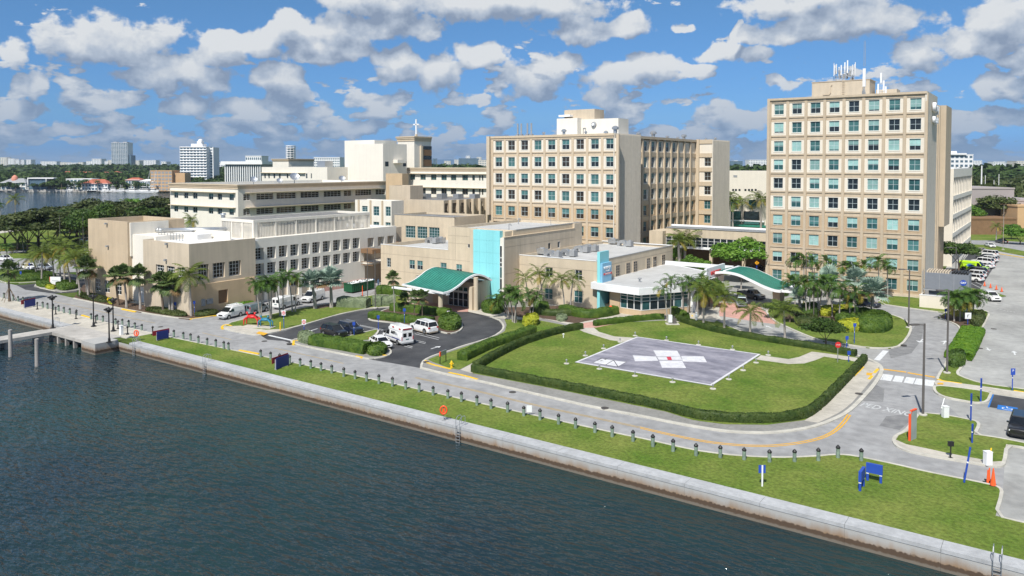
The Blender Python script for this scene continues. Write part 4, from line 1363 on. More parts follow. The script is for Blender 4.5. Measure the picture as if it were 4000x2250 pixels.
# wing going back with pilasters and columns of windows
WX=-85.7
bx(ct,'wing_wall',CX0,WX-.3,CY_+14,213.8,0,33.0,M_sand)
bp=(213.8-173.5)/9
wmesh=MB();wmesh.box(0,.75,0,.5,0,33.1)
for k in range(10):
    y=173.5+k*bp
    bx(ct,'pilaster',WX-.3,WX+.35,y-.38,y+.38,0,33.1,M_tan2)
for r in range(8):
    zt=crow[r]-.0
    z=zt-2.5
    for k in range(9):
        y=173.5+k*bp+.38
        bw=bp-.76
        blank=k in (6,) or (k==8 and r<3) or (k==7 and r==0)
        mt=M_panel if r<4 else M_tan
        if blank:
            bx(ct,'facade_panel',WX-.3,WX-.05,y,y+bw,z-.3,zt+.2,mt)
        else:
            key=('wing',r<4)
            if key not in WIN:
                m_=MB();wall_grid(m_,'F',0,0,bw,0,3.0,[(.85,.85+1.9,.3,2.8)],rec=.25)
                WIN[key]=m_.mesh('facade_panel',mt)
            link('facade_panel',WIN[key],ct,True,loc=(WX-.05,y,z-.3),rz=math.radians(90))
            window(ct,'R',WX-.05,y+.85,z,1.9,2.5,2,2,M_frame,M_glassd,rec=.18,blind=random.choice((0,.5,.5,1)),bm=M_blindd)
    z0=(crow[r+1]+.2) if r<7 else 0
    bx(ct,'spandrel',WX-.3,WX+.12,173.5,213.8,z0,z-.32,M_tan2)
bx(ct,'cornice',WX-.2,WX+.45,172.2,213.8,32.6,33.25,M_tan2)
# end pavilion
bx(ct,'pavilion_wall',WX,-80.75,214.1,227.5,0,33.2,M_sand)
bx(ct,'corner_post',WX+.3,WX+1.1,213.2,214.1,0,33.4,M_tan2)
for r in range(8):
    zt=crow[r]
    zz=zt-2.3
    mt=M_panel if r<4 else M_tan
    mb=MB();wall_grid(mb,'F',213.8,WX+1.1,-80.8,zz-.4,zt+.25,[] if r==0 else [(-83.1,-81.2,zz,zt)],rec=.3)
    mb.build('facade_panel',mt,ct,world=True)
    if r:window(ct,'F',213.8,-83.1,zz,1.9,2.3,2,2,M_frame,M_glassb if r<4 else M_glasst,rec=.18)
    bx(ct,'spandrel',WX+1.1,-80.8,213.6,214.0,(crow[r+1]+.25) if r<7 else 0,zz-.42,M_tan2)
bx(ct,'frieze',WX+1.1,-80.75,213.6,214.0,32.1,33.3,M_tan2)
mb=MB();yy=213.7;k=0
while yy<227.4:
    mb.box(-80.8,-80.65+(.16 if k % 2==0 else .05),yy,yy+.28,0,33.25);yy+=.28;k+=1
mb.build('fluted_wall',M_ribbed,ct,world=True)
# roof houses
bx(ct,'roof_house',-103.6,-97.6,166,171.9,CZ-.3,37.7,M_white)
bx(ct,'roof_house',-97.6,-90.9,168,171.95,CZ-.3,37.4,M_white)
bx(ct,'roof_house',-94.0,-86.5,166.6,172.0,CZ-.3,37.3,M_white)
bx(ct,'roof_house',-103.2,-94.4,169,174,37.3,40.0,M_sand)
bx(ct,'roof_hood',-103.9,-100.6,167.3,169,38.2,38.7,M_wmetal)
mb=MB();mb.tube((-93.2,166.55,35.9),(-93.2,166.2,35.9),.75,.62,16);mb.build('exhaust_fan',M_gmetal,ct,world=True)
mb=MB();mb.tube((-93.2,166.25,35.9),(-93.2,165.9,35.9),.38,.3,12);mb.build('exhaust_fan_hub',M_wmetal,ct,world=True)
mb=MB();mb.path([(-97.0,167.9,33),(-97.0,167.9,35.2),(-96.3,167.9,35.2),(-96.3,167.9,33)],.1);mb.build('pipe_loop',M_gmetal,ct,world=True)
for k,x in enumerate((-112.9,-111.8,-109.9,-108.7)):
    t=thing('exhaust_stack',['leftmost of the four roof exhaust stacks','second of the four roof exhaust stacks from the left','third of the four roof exhaust stacks from the left','rightmost of the four roof exhaust stacks'][k],'stack',(x,162,CZ-.25),0,'exhaust stacks on the centre block roof')
    mb=MB();mb.tube((0,0,.8),(0,0,3.5),.22,.22,10);mb.build('pipe',M_gmetal,t)
    mb=MB();mb.box(-.42,.42,-.4,.4,0,.8);mb.build('fan_box',M_steel,t)
for iv,(x,y,z,sc_) in enumerate(((-104.3,161,CZ,.9),(-97.8,160,CZ,1.3),(-92,160.5,CZ,.8),(-84.9,162,CZ,1.7),(-86.7,178,33,1.2),(-86.8,187,33,1.8),(-86.8,196,33,1.0),(-86.8,203,33,.9),(-86.6,207,33,1.6),(-83,222,33.2,1.0),(-84,217,33.2,.7),(-89,165,33,1.2))):
    t=thing('roof_vent',['mushroom vent left of the white roof houses','bigger mushroom vent before the white roof houses','small mushroom vent right of the pipe loop','big mushroom vent at the front roof corner','first mushroom vent on the courtyard wing roof','largest mushroom vent on the courtyard wing roof','third mushroom vent on the courtyard wing roof','fourth mushroom vent on the courtyard wing roof','last tall mushroom vent before the end pavilion','mushroom vent at the back of the end pavilion roof','little mushroom vent on the front of the end pavilion roof','mushroom vent between the roof house and the fluted wall'][iv],'vent',(x,y,z-.2),0,'mushroom vents along the hospital block roof',scale=sc_)
    mb=MB();mb.lathe([(.28,0),(.28,.7),(.5,.75),(.5,1.0),(.25,1.2),(.1,1.25)],n=10);mb.build('hood',M_steel,t)

# ================================================================== emergency building
ed=thing('emergency_building','low cream emergency building with a cyan entrance wall and pale flat roofs','building',(-90,118,0))


def g_lines(a0,a1,zs):return [(a0,a1,z,z+.045,.03) for z in zs]


# left one storey and a half part
e1h=[(-116.9,-115.75,4.1,6.05),(-110.4,-108.85,4.2,6.1),(-108.2,-106.65,4.2,6.1),(-101.8,-100.2,4.3,6.15)]
e1l=[(-108.4,-106.4,.9,3.0)]
mb=MB()
eY=118.6
wall_grid(mb,'F',eY,-118.7,-99.75,0,8.84,e1h+e1l,.2)
wall_grid(mb,'F',eY,-99.75,-92.6,0,13.45,[(-97.7,-96.2,4.3,6.15),(-94.7,-94.0,9.6,10.4)],.2)
mb.quad((-118.7,eY+22,0),(-118.7,eY,0),(-118.7,eY,8.84),(-118.7,eY+22,8.84))
mb.box(-118.7,-99.75,eY+.02,eY+.3,8.0,8.84)
mb.box(-118.7,-118.4,eY+.3,eY+24,8.0,8.84)
mb.build('wall',M_cream,ed,world=True)
bx(ed,'coping',-118.8,-99.8,eY-.05,eY+.35,8.84,8.93,M_wmetal)
bx(ed,'roof',-118.4,-99.8,eY+.3,eY+22,7.9,8.1,M_roofg)
for h in e1h:window(ed,'F',eY,h[0],h[2],h[1]-h[0],h[3]-h[2],2 if h[1]-h[0]>1.3 else 2,3 if h[0]<-116 else 2,M_frame,M_glassd,rec=.12,blind=.5 if h[0]>-116 else 0,bm=M_blindd)
window(ed,'F',eY,-108.4,.9,2.0,2.1,2,2,M_wframe,M_glasst,rec=.12)
window(ed,'F',eY,-97.7,4.3,1.5,1.85,2,2,M_frame,M_glassd,rec=.12,blind=.5,bm=M_blindd)
window(ed,'F',eY,-94.7,9.6,.7,.8,1,1,M_wframe,M_glassd,rec=.02)
for z in (6.9,3.4):
    bx(ed,'panel_joint',-118.7,-92.6,eY-.012,eY+.01,z,z+.05,M_joint)
for z in (11.8,10.3):bx(ed,'panel_joint',-99.7,-92.6,eY-.012,eY+.01,z,z+.05,M_joint)
for x in (-97.9,):bx(ed,'panel_joint',x,x+.05,eY-.012,eY+.01,7,13.4,M_joint)
# high part
bx(ed,'wall',-92.6,-84.2,116.6,119,0,13.45,M_cream)
bx(ed,'wall',-99.75,-84.0,eY+.3,144.2,8.0,12.9,M_cream)
mb=MB()
for (a,b,c,d) in ((-99.75,-92.6,eY+.02,eY+.35),(-99.75,-99.4,eY+.35,144.2),(-92.6,-84.0,119.0,119.35),(-84.35,-84.0,119.35,144.2),(-99.4,-84.35,143.8,144.2)):
    mb.box(a,b,c,d,12.9,13.55)
mb.build('parapet',M_cream,ed,world=True)
bx(ed,'roof',-99.4,-84.4,eY+.4,143.8,12.9,13.0,M_roofg)
bx(ed,'roof_edge_gutter',-84.4,-83.95,120,144.2,13.5,13.62,M_gmetal)
mb=MB();wall_grid(mb,'R',-83.5,115.5,141,0,12.42,[(134.2,135.3,8.9,10.2),(130.6,131.5,8.9,10.2)],.15)
wall_grid(mb,'F',115.5,-83.98,-83.5,0,12.42)
mb.box(-83.97,-83.51,115.52,141,12.3,12.45)
mb.build('side_wall',M_sand,ed,world=True)
bx(ed,'coping',-84.1,-83.42,115.42,141,12.45,12.55,M_tan2)
for y in (130.6,134.2):window(ed,'R',-83.5,y,8.9,1.0,1.3,1,1,M_wframe,M_glassd,rec=.05)
bx(ed,'panel_joint',-83.51,-83.49,115.6,141,10.6,10.65,M_joint);bx(ed,'panel_joint',-83.51,-83.49,115.6,120.4,5.6,5.65,M_joint);bx(ed,'panel_joint',-83.51,-83.49,120.6,120.65,0,12.4,M_joint)
bx(ed,'back_wall',-84.0,-83.5,141,144.2,8,13.5,M_sand)
# cyan wall of four by five panels
for i in range(4):
    x0=-91.0+i*1.58
    zz=[0.0,4.6,7.4,9.4,11.7,13.62]
    for j in range(5):
        bx(ed,'cyan_panel',x0+.012,x0+1.568,115.62,116.55,zz[j]+.012,zz[j+1]-.012,M_cyan)
bx(ed,'cyan_backing',-91.0,-84.68,115.7,116.6,0,13.6,M_cyand)
# strip window beside it
bx(ed,'pilaster',-83.96,-83.5,115.3,115.5,0,12.45,M_white)
for j,(z0,z1) in enumerate(((.3,2.5),(2.6,4.7),(4.8,6.9),(7.0,7.7),(7.8,8.6),(8.7,10.9))):
    window(ed,'F',115.55,-84.64,z0,.64,z1-z0,1,1,M_wframe,M_glassd if j!=2 else M_glasst,rec=0)
bx(ed,'wall',-84.66,-83.97,115.7,116.6,0,12.3,M_white)
# right low part
R0,R1,RY0,RY1,RZ=-83.5,-66.6,120.4,153.6,8.75
ehF=[(-77.6,-76.0,5.0,6.9),(-71.2,-69.7,5.0,6.9),(-77.8,-76.0,.9,2.9),(-71.4,-69.6,.9,3.1)]
sy=[]
for a,b in ((1555,1595),(1660,1698),(1733,1770),(1865,1898),(1930,1965),(2018,2050)):
    ya=onX(1800+a*.3882,1050,R1)[0];yb=onX(1800+b*.3882,1050,R1)[0]
    sy.append((ya,yb))
ehR=[(a,b,5.2,7.25) for a,b in sy]
block(ed,R0,R1,RY0,RY1,0,RZ,M_cream,M_roofg,.55,ehF,[],.2)
bx(ed,'coping',R0,R1,RY0-.06,RY0+.3,RZ,RZ+.1,M_wmetal)
bx(ed,'coping',R1-.3,R1+.06,RY0,RY1,RZ,RZ+.1,M_gmetal)
bx(ed,'coping',R0,R1,RY1-.5,RY1+.06,RZ+.004,RZ+.12,M_wmetal)
for h in ehF:window(ed,'F',RY0,h[0],h[2],h[1]-h[0],h[3]-h[2],2,2,M_wframe,M_glassd if h[2]>3 else M_glasst,rec=.12,blind=0 if h[2]>3 else .4,bm=M_blindd)
for h in ehR:
    window(ed,'R',R1+.13,h[0],h[2],h[1]-h[0],h[3]-h[2],2,4,M_dframe,M_glassd,rec=0.0)
    bx(ed,'window_surround',R1,R1+.06,h[0]-.15,h[1]+.15,h[2]-.2,h[3]+.12,M_cream)
for z in (6.95,4.2):bx(ed,'panel_joint',R0,R1,RY0-.012,RY0+.01,z,z+.05,M_joint)
bx(ed,'panel_joint',R1-.01,R1+.012,RY0,RY1,7.6,7.65,M_joint)
# cyan sign fin at the corner
fx=onY(1800+1368*.3882,1000,119.6)[0]
fin=thing('sign_fin','tall blue green sign fin with a hospital sign on the emergency building corner','sign',(-66.5,119.7,0))
fX=-65.4
bx(fin,'fin',fX-.5,fX,119.3,122.6,0,10.6,M_cyand)
bx(fin,'fin_edge',fX-.52,fX+.02,119.2,119.3,0,10.62,M_cyan)
bx(fin,'sign_face',fX,fX+.45,119.35,122.75,5.1,8.6,M_signblue)
link('sign_lettering',text_mesh('mercy',.95,.05,M_wmetal,bold=.02),fin,True,loc=(fX+.5,121.05,7.8),rot=(math.radians(90),0,math.radians(90)))
link('sign_lettering',text_mesh('Hospital',.45,.03,M_wmetal),fin,True,loc=(fX+.5,121.2,7.2),rot=(math.radians(90),0,math.radians(90)))
bx(fin,'red_band',fX+.45,fX+.5,119.8,122.8,6.45,6.8,M_red)
link('sign_lettering',text_mesh('EMERGENCY',.36,.01,M_wmetal),fin,True,loc=(fX+.52,121.3,6.62),rot=(math.radians(90),0,math.radians(90)))
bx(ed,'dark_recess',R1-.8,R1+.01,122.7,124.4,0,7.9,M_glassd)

# glass lobby
LZ=5.0
lb=[G(*p,LZ) for p in ((2388,1109),(2495,1148),(2686,1121),(2720,1060),(2615,1048))]
lobby=thing('glass_lobby','low glazed lobby with a white roof edge beside the emergency building','building',(-57,125,0))
a=(-66.6,121.8);b1=(-61.6,119.6);c=(-57.25,119.0);d=(-52.0,127.3);e_=(-52.4,141.5);f_=(-66.6,150.0)


def along(p,q,t):return (p[0]+(q[0]-p[0])*t,p[1]+(q[1]-p[1])*t)


mb=MB()
mb.prism([b1,c,d,e_,f_,(-66.5,121.8)],0,1.15);mb.build('base_wall',M_tan,lobby,world=True)
mb=MB();mb.prism([(-65.3,124.0),(-61.3,120.3),(-57.3,119.9),(-52.9,127.2),(-53.0,141.0),(-66.0,149)],1.15,3.9);mb.build('dark_interior',M_glasst,lobby,world=True)


def glazing(parent,p,q,n,z0,z1,rows):
    ang=math.atan2(q[1]-p[1],q[0]-p[0]);L=math.dist(p,q)
    for i in range(n):
        m_=MB();w=L/n
        m_.box(0,.09,-.05,.07,0,z1-z0);m_.box(w-.05,w,-.05,.07,0,z1-z0)
        for r in rows:m_.box(.09,w-.05,-.045,.065,r,r+.08)
        x,y=along(p,q,i/n)
        o=m_.build('window',M_wframe,parent,world=True,loc=(x,y,z0),rz=ang)
        for r0,r1 in zip(rows[:-1],rows[1:]):
            m_=MB();m_.box(.09,w-.05,0,.03,r0+.08,r1);m_.build('pane',M_glasst if r0>1 or random.random()<.6 else M_glassd,o)


glazing(lobby,(-61.5,119.62),(-57.3,119.0),3,1.15,3.98,(0,1.55,2.15,2.72))
glazing(lobby,(-57.2,119.05),(-52.0,127.25),6,1.15,3.98,(0,1.55,2.15,2.72))
bx(lobby,'corner_pier',-52.3,-51.7,127.3,129.0,0,4.0,M_cream)
bx(lobby,'white_fin',-51.75,-51.35,127.2,128.6,0,6.2,M_wmetal)
mb=MB()
rf=[(-67.2,119.2),(-63.5,118.3),(-57.0,117.6),(-50.9,127.4),(-51.2,142.2),(-66.6,151.5)]
mb.prism(rf,3.98,5.15);mb.build('roof_edge',M_wmetal,lobby,world=True)
mb=MB();cc=(-59,130)
mb.prism([(x+(cc[0]-x)*.06,y+(cc[1]-y)*.05) for x,y in rf],5.1,5.17);mb.build('roof',M_roofg,lobby,world=True)
mb=MB();mb.prism([(-63.6,119.6),(-61.6,119.55),(-62.2,123),(-65.5,123)],0,3.98);mb.build('recess',M_tan,lobby,world=True)
bx(lobby,'parapet_sign_wall',-51.9,-51.5,134.0,143.5,5.0,7.1,M_wmetal)
bx(lobby,'back_parapet',-66.5,-52,149.5,149.9,5.1,5.9,M_wmetal)
link('sign_lettering',text_mesh('EMERGENCY',.85,.06,M_red,bold=.03),lobby,True,loc=(-51.35,138.4,6.0),rot=(math.radians(90),0,math.radians(90)))
for x,y in ((-60,124),(-56,128.5),(-55,129.2)):
    mb=MB();mb.lathe([(.16,0),(.16,.5),(.35,.55),(.35,.75),(.1,.85)],n=10)
    tag(mb.build('roof_vent',M_gmetal,loc=(x,y,5.17)),{-60:'left dark mushroom vent on the lobby roof',-56:'middle dark mushroom vent on the lobby roof',-55:'right dark mushroom vent on the lobby roof'}[x],'vent','vents on the lobby roof')

# wave canopy at the near entrance
def wave_canopy(parent,O,e1,L,e2,prof,m_top,m_edge,thick=.35,seams=16,soff=True):
    e1=Vector((*e1,0)).normalized();e2=Vector((*e2,0)).normalized();O=Vector((*O,0))
    S=[]
    for i in range(len(prof)-1):       # Catmull-Rom through the profile
        p0=prof[max(0,i-1)];p1=prof[i];p2=prof[i+1];p3=prof[min(len(prof)-1,i+2)]
        for t in np.linspace(0,1,6)[:-1]:
            S.append(tuple(.5*((2*p1[k])+(-p0[k]+p2[k])*t+(2*p0[k]-5*p1[k]+4*p2[k]-p3[k])*t*t+(-p0[k]+3*p1[k]-3*p2[k]+p3[k])*t**3) for k in (0,1)))
    S.append(prof[-1])
    def pt(s,l,z):return tuple(O+e2*s+e1*l+Vector((0,0,z)))
    n=len(S)
    for k in range(seams):               # roof sheets between standing seams
        l0=L*k/seams;l1=L*(k+1)/seams
        mb=MB()
        for i in range(n-1):
            (s0,z0),(s1,z1)=S[i],S[i+1]
            mb.quad(pt(s0,l0,z0),pt(s1,l0,z1),pt(s1,l1,z1),pt(s0,l1,z0))
            r=.05
            mb.quad(pt(s0,l1-.12,z0+r),pt(s1,l1-.12,z1+r),pt(s1,l1,z1+r),pt(s0,l1,z0+r),1)
            mb.quad(pt(s0,l1-.12,z0),pt(s1,l1-.12,z1),pt(s1,l1-.12,z1+r),pt(s0,l1-.12,z0+r),1)
            mb.quad(pt(s0,l1,z0+r),pt(s1,l1,z1+r),pt(s1,l1,z1),pt(s0,l1,z0),1)
        mb.build('roof_sheet',[m_top,M_seam],parent,world=True)
    mb=MB()
    for i in range(n-1):
        (s0,z0),(s1,z1)=S[i],S[i+1]
        for l0,l1 in ((-.22,0),(L,L+.22)):
            vs=[pt(s0,l0,z0-thick),pt(s1,l0,z1-thick),pt(s1,l1,z1-thick),pt(s0,l1,z0-thick),pt(s0,l0,z0+.06),pt(s1,l0,z1+.06),pt(s1,l1,z1+.06),pt(s0,l1,z0+.06)]
            mb.add(vs,[(0,1,5,4),(1,2,6,5),(2,3,7,6),(3,0,4,7),(4,5,6,7),(3,2,1,0)])
    for (s,z,sg) in ((S[0][0],S[0][1],-1),(S[-1][0],S[-1][1],1)):
        a0=pt(s,-.22,z);a1=pt(s,L+.22,z);
        s2=s+sg*.22
        vs=[pt(s,-.22,z-thick),pt(s,L+.22,z-thick),pt(s2,L+.22,z-thick),pt(s2,-.22,z-thick),pt(s,-.22,z+.06),pt(s,L+.22,z+.06),pt(s2,L+.22,z+.06),pt(s2,-.22,z+.06)]
        mb.add(vs,[(0,1,5,4),(1,2,6,5),(2,3,7,6),(3,0,4,7),(4,5,6,7),(3,2,1,0)])
    mb.build('edge_trim',m_edge,parent,world=True)
    mb=MB()
    for i in range(n-1):
        (s0,z0),(s1,z1)=S[i],S[i+1]
        mb.quad(pt(s0,0,z0-.12),pt(s0,L,z0-.12),pt(s1,L,z1-.12),pt(s1,0,z1-.12))
    mb.build('soffit',M_sand,parent,world=True)


cn=thing('entrance_canopy','green wave shaped metal canopy over the near entrance with the glass doors','canopy',(-90,106,0))
wave_canopy(cn,(-85.8,100.7),(-.97,.22),12.2,(.22,.97),[(0,4.0),(1.6,4.25),(3.4,5.0),(5.2,6.0),(7.2,6.5),(9.0,6.1),(10.6,5.2)],M_green,M_wmetal,.27,16)
for x,y,h in ((-87.3,101.7,3.7),(-94.9,101.9,3.7),(-83.75,107.2,6.0)):
    mb=MB();mb.tube((0,0,0),(0,0,h),.42,.42,14);mb.build('column',M_cream,cn,world=True,loc=(x,y,0))
bx(cn,'front_beam',-98.6,-85.4,101.2,101.9,3.45,3.75,M_wmetal)
ve=thing('entrance_vestibule','beige entrance vestibule with sliding glass doors under the green canopy','building',(-91,113,0))
mb=MB();wall_grid(mb,'F',108.35,-99.5,-84.2,0,4.75,[(-91.2,-86.6,.1,3.9)],.3)
mb.quad((-84.2,108.35,0),(-86.9,115.6,0),(-86.9,115.6,4.75),(-84.2,108.35,4.75))
mb.quad((-99.5,118.6,0),(-99.5,108.35,0),(-99.5,108.35,4.75),(-99.5,118.6,4.75))
mb.build('wall',M_sand,ve,world=True)
mb=MB();mb.prism([(-99.4,108.5),(-84.35,108.5),(-87.0,115.5),(-99.4,118.6)],4.6,4.74);mb.build('roof',M_roofg,ve,world=True)
bx(ve,'doorway_back',-91.2,-86.6,108.66,108.9,.1,3.9,M_glassd)
for i in range(4):
    x=-91.2+i*1.15
    window(ve,'F',108.35,x,.15,1.13,2.55,1,2,M_wframe,M_glassd,rec=.16,name='sliding_door')
    window(ve,'F',108.35,x,2.95,1.13,.85,1,1,M_wframe,M_glasst,rec=.16)
bx(ve,'door_header',-91.2,-86.6,108.40,108.6,2.7,2.95,M_wframe)
bx(ve,'double_door',-94.9,-92.9,108.28,108.36,0,2.5,M_tan)
bx(ve,'side_door',-85.7,-84.9,108.28,108.36,0,2.2,M_sand)
bx(ve,'return_wall',-84.9,-84.2,106.6,108.34,0,4.3,M_cream)
slab('brick_path',[(-98,103.6),(-88.5,103.2),(-84,106),(-84,108.3),(-98,108.3)],0.0,.14,M_pink,px=False)

# wave canopy at the far entrance: it sweeps down to a pier in the island
cn2=thing('entrance_canopy','long green wave canopy sweeping from the lobby down to a tan pier','canopy',(-47,141,0))
cprof=[(0,5.15),(2.2,5.95),(4.6,6.35),(7.2,6.15),(9.6,5.35),(12.0,4.45),(13.9,3.95),(14.9,3.9)]
wave_canopy(cn2,(-54.2,138.0),(0.05,1),8.2,(1,-.05),cprof,M_green,M_wmetal,.40,12)
mb=MB();mb.box(-49.9,-49.4,138.0,146.2,6.3,6.5);mb.build('ridge_strip',M_wmetal,cn2,world=True)
mb=MB();mb.box(-41.2,-40.0,139.6,142.6,0,3.9);mb.build('pier',M_sand,cn2,world=True)
bx(cn2,'end_tray',-39.2,-37.0,137.6,145.6,3.5,3.9,M_wmetal)

# ================================================================== left tan building
lt=thing('service_building','windowless tan stucco box with a lower wing of gridded windows at the left','building',(-140,80,0))


def oy(u,v,Y):return onY(u,v,Y)


def ox(u,v,X):return onX(u,v,X)


Y1_=76.5
gw=[]
for a,b in ((960,1010),(1050,1103),(1165,1222)):
    xa,xb=oy(a*.3882,1100,Y1_)[0],oy(b*.3882,1100,Y1_)[0]
    gw.append((xa,xb,.95,3.35))
block(lt,-158.6,-143.6,Y1_,88.2,0,15.15,M_box,M_roofg,.6,gw,[],.2,roofz=11.6,pt=.55)
for h in gw:window(lt,'F',Y1_,h[0],h[2],h[1]-h[0],h[3]-h[2],2,3,M_wframe,M_glassd,rec=.12)
bx(lt,'side_box',-143.62,-143.25,76.9,84.6,8.6,15.0,M_white)
for (x,z) in ((-151.0,10.0),(-151.3,14.4)):
    bx(lt,'wall_light',x,x+.45,Y1_-.5,Y1_,z,z+.3,M_gmetal)
# white pilaster bay with doors
xb0=oy(537,925,76.9)[0];xb1=oy(593,925,76.9)[0]
bx(lt,'wall',-143.6,xb1+.6,77.3,90,0,12.75,M_white)
for k in range(3):
    x=-141.0+k*1.9
    bx(lt,'door',x,x+1.6,77.22,77.3,.15,3.1,M_wmetal)
bx(lt,'door_hood',-142.4,-134.6,76.3,77.3,3.3,3.5,M_tan2)
bx(lt,'step',-142,-134.6,75.8,77.25,0,.16,M_curb)
bx(lt,'wall_light',-138.5,-138.0,76.9,77.3,9.2,9.7,M_wmetal)
# corner wing
cX0,cX1,cY0,cZ=xb1,-121.2,75.2,12.4
wf=[(oy(a*.3882,1050,cY0)[0],oy(b*.3882,1050,cY0)[0],6.0,8.15) for a,b in ((1568,1650),(1677,1757),(1785,1862))]
wr=[]
for a,b in ((1990,2100),(2140,2263),(2303,2425)):
    wr.append((ox(a*.3882,1050,cX1)[0],ox(b*.3882,1050,cX1)[0],5.9,8.6))
mb=MB()
wall_grid(mb,'F',cY0,cX0,cX1,0,cZ,wf,.35)
wall_grid(mb,'R',cX1,cY0,88.6,5.2,cZ,wr,.8)
mb.quad((cX0,88,0),(cX0,cY0,0),(cX0,cY0,cZ),(cX0,88,cZ))
mb.box(cX0,cX1-.3,cY0+.02,cY0+.3,cZ-.5,cZ-.001);mb.box(cX1-.3,cX1-.02,cY0+.02,88.6,cZ-.5,cZ-.001)
mb.build('wall',M_sand,lt,world=True)
mb=MB();wall_grid(mb,'R',cX1+.25,cY0+.1,88.3,0,5.2,[(80.6,82.5,1.3,3.7)],.4)
mb.quad((cX1+.25,cY0+.1,5.2),(cX1+.25,88.3,5.2),(cX1,88.3,5.25),(cX1,cY0+.1,5.25));mb.quad((cX1,cY0+.1,0),(cX1+.25,cY0+.1,0),(cX1+.25,cY0+.1,5.2),(cX1,cY0+.1,5.2))
mb.build('base_wall',M_tan,lt,world=True)
bx(lt,'louvre_panel',cX1-.2,cX1-.12,80.6,82.5,1.3,3.7,M_brownp)
bx(lt,'roof',cX0,cX1-.3,cY0+.3,89.5,cZ-.6,cZ-.45,M_roofw)
for h in wf:window(lt,'F',cY0,h[0],h[2],h[1]-h[0],h[3]-h[2],3,4,M_wframe,M_glassd,rec=.28)
for h in wr:window(lt,'R',cX1,h[0],h[2],h[1]-h[0],h[3]-h[2],4,4,M_wframe,M_glassb,rec=.7)
for x,z in ((-128.4,9.0),(-128.0,11.9)):bx(lt,'wall_light',x,x+.4,cY0-.45,cY0,z,z+.35,M_gmetal)
bx(lt,'meter_box',cX1+.26,cX1+.45,78.2,79.4,1.6,2.5,M_gmetal);bx(lt,'meter_box',cX1+.26,cX1+.45,77.2,77.9,1.4,2.6,M_gmetal)
# upper roof deck with screens, duct and railing
bx(lt,'roof_screen',-141.2,-126.0,86.5,86.8,cZ-.5,13.5,M_white)
bx(lt,'roof_unit',-139,-131,83,86,cZ-.5,12.9,M_roofw)
yp,zp=ox(613,893,-143.3)
mb=MB();pts=[(-143.3,yp,zp-.3),(-142.5,yp,zp-.3),(-141.8,yp+.2,zp-.25),(-132.4,91.4,zp-.15)]
for a,b in zip(pts[:-1],pts[1:]):mb.tube(a,b,.42,.42,14)
mb.build('round_duct',M_steel,lt,world=True,smooth=True)
mb=MB();mb.tube((-136.4,92.2,12),(-136.4,92.2,15.9),.42,.42,12);mb.tube((-136.4,92.2,16.0),(-136.4,92.2,16.3),.6,.5,12);mb.build('flue',M_steel,lt,world=True)
mb=MB()
for k in range(9):mb.box(-139.0+k,-138.93+k,80,80.07,cZ-.5,13.3)
mb.box(-139,-131,80,80.06,13.24,13.3);mb.box(-139,-131,80,80.05,12.8,12.86)
mb.build('railing',M_gmetal,lt,world=True)
mb=MB()
for y in (80.6,81.1):mb.box(-143.55,-143.5,y,y+.06,12.2,14.4)
for k in range(7):mb.box(-143.53,-143.48,80.6,81.1,12.4+k*.3,12.45+k*.3)
mb.build('ladder',M_wmetal,lt,world=True)

# ================================================================== white gridded wing
gd=thing('grid_wing','white wing with a deep grid of recessed windows and a slatted rooftop screen','building',(-124,104,0))
gX,gY0,gZ=-122.4,88.6,12.1
ycols=[(89.1,91.2),(91.9,93.9),(94.6,96.7),(97.4,99.4),(100.1,102.0),(102.8,104.8),(105.5,107.5),(108.3,110.3),(111.0,113.0),(113.7,115.7)]
ycols=[(91.75+2.43*i-2.35,91.75+2.43*i-.45) for i in range(10)]
ycols=[(89.35+2.735*i,89.35+2.735*i+2.0) for i in range(10)]
hol=[]
for (a,b) in ycols:
    hol+=[(a,b,8.05,10.3),(a,b,5.15,7.35)]
for (a,b) in ycols[:8]:hol.append((a,b,.25,3.9))
mb=MB()
wall_grid(mb,'R',gX,gY0,116.6,0,gZ,hol,1.0)
wall_grid(mb,'R',gX,116.6,127.2,0,gZ,[(117.2,126.6,5.0,7.4,1.2),(118.3,120.2,8.0,10.0),(121.4,123.4,8.0,10.0),(124.4,126.4,8.0,10.0),(117.4,126.8,.1,4.0,2.5)],1.0)
wall_grid(mb,'F',gY0,-124.6,gX,0,gZ,[(-123.9,-123.0,8.05,10.3),(-123.9,-123.0,5.15,7.35)],.5)
mb.box(-125.0,gX-.01,gY0+.01,127.2,gZ-.4,gZ-.002)
mb.quad((-124.6,92,0),(-124.6,gY0,0),(-124.6,gY0,gZ),(-124.6,92,gZ))
mb.build('wall',M_white,gd,world=True)
bx(gd,'inner_wall',-124.9,gX-1.0,gY0+.5,130,0,gZ-.4,M_sand)
for i,(a,b) in enumerate(ycols):
    for z0,z1 in ((8.05,10.3),(5.15,7.35)):
        window(gd,'R',gX,a,z0,b-a,z1-z0,3,4,M_wframe,M_glassb if i!=3 else M_glassd,rec=.9)
    if i<8:
        window(gd,'R',gX,a,2.0,b-a,1.8,3,2,M_wframe,M_glassb,rec=.85)
        bx(gd,'infill_wall',gX-.8,gX-.35,a,b,.2,2.0,M_sand)
for z0,z1 in ((8.05,10.3),(5.15,7.35)):window(gd,'F',gY0,-123.9,z0,.9,z1-z0,2,4,M_wframe,M_glassb,rec=.4)
window(gd,'R',gX-1.2,117.4,5.1,3,2.2,4,4,M_wframe,M_glassb,rec=.05)
bx(gd,'roof',-150,-125,gY0+.3,130,gZ-.8,gZ-.4,M_roofw)
bx(gd,'rear_wall',-150,-125,90,130,0,gZ-.8,M_sand)
bx(gd,'balcony',gX-.2,gX+1.6,116.8,123.4,4.55,4.8,M_white)
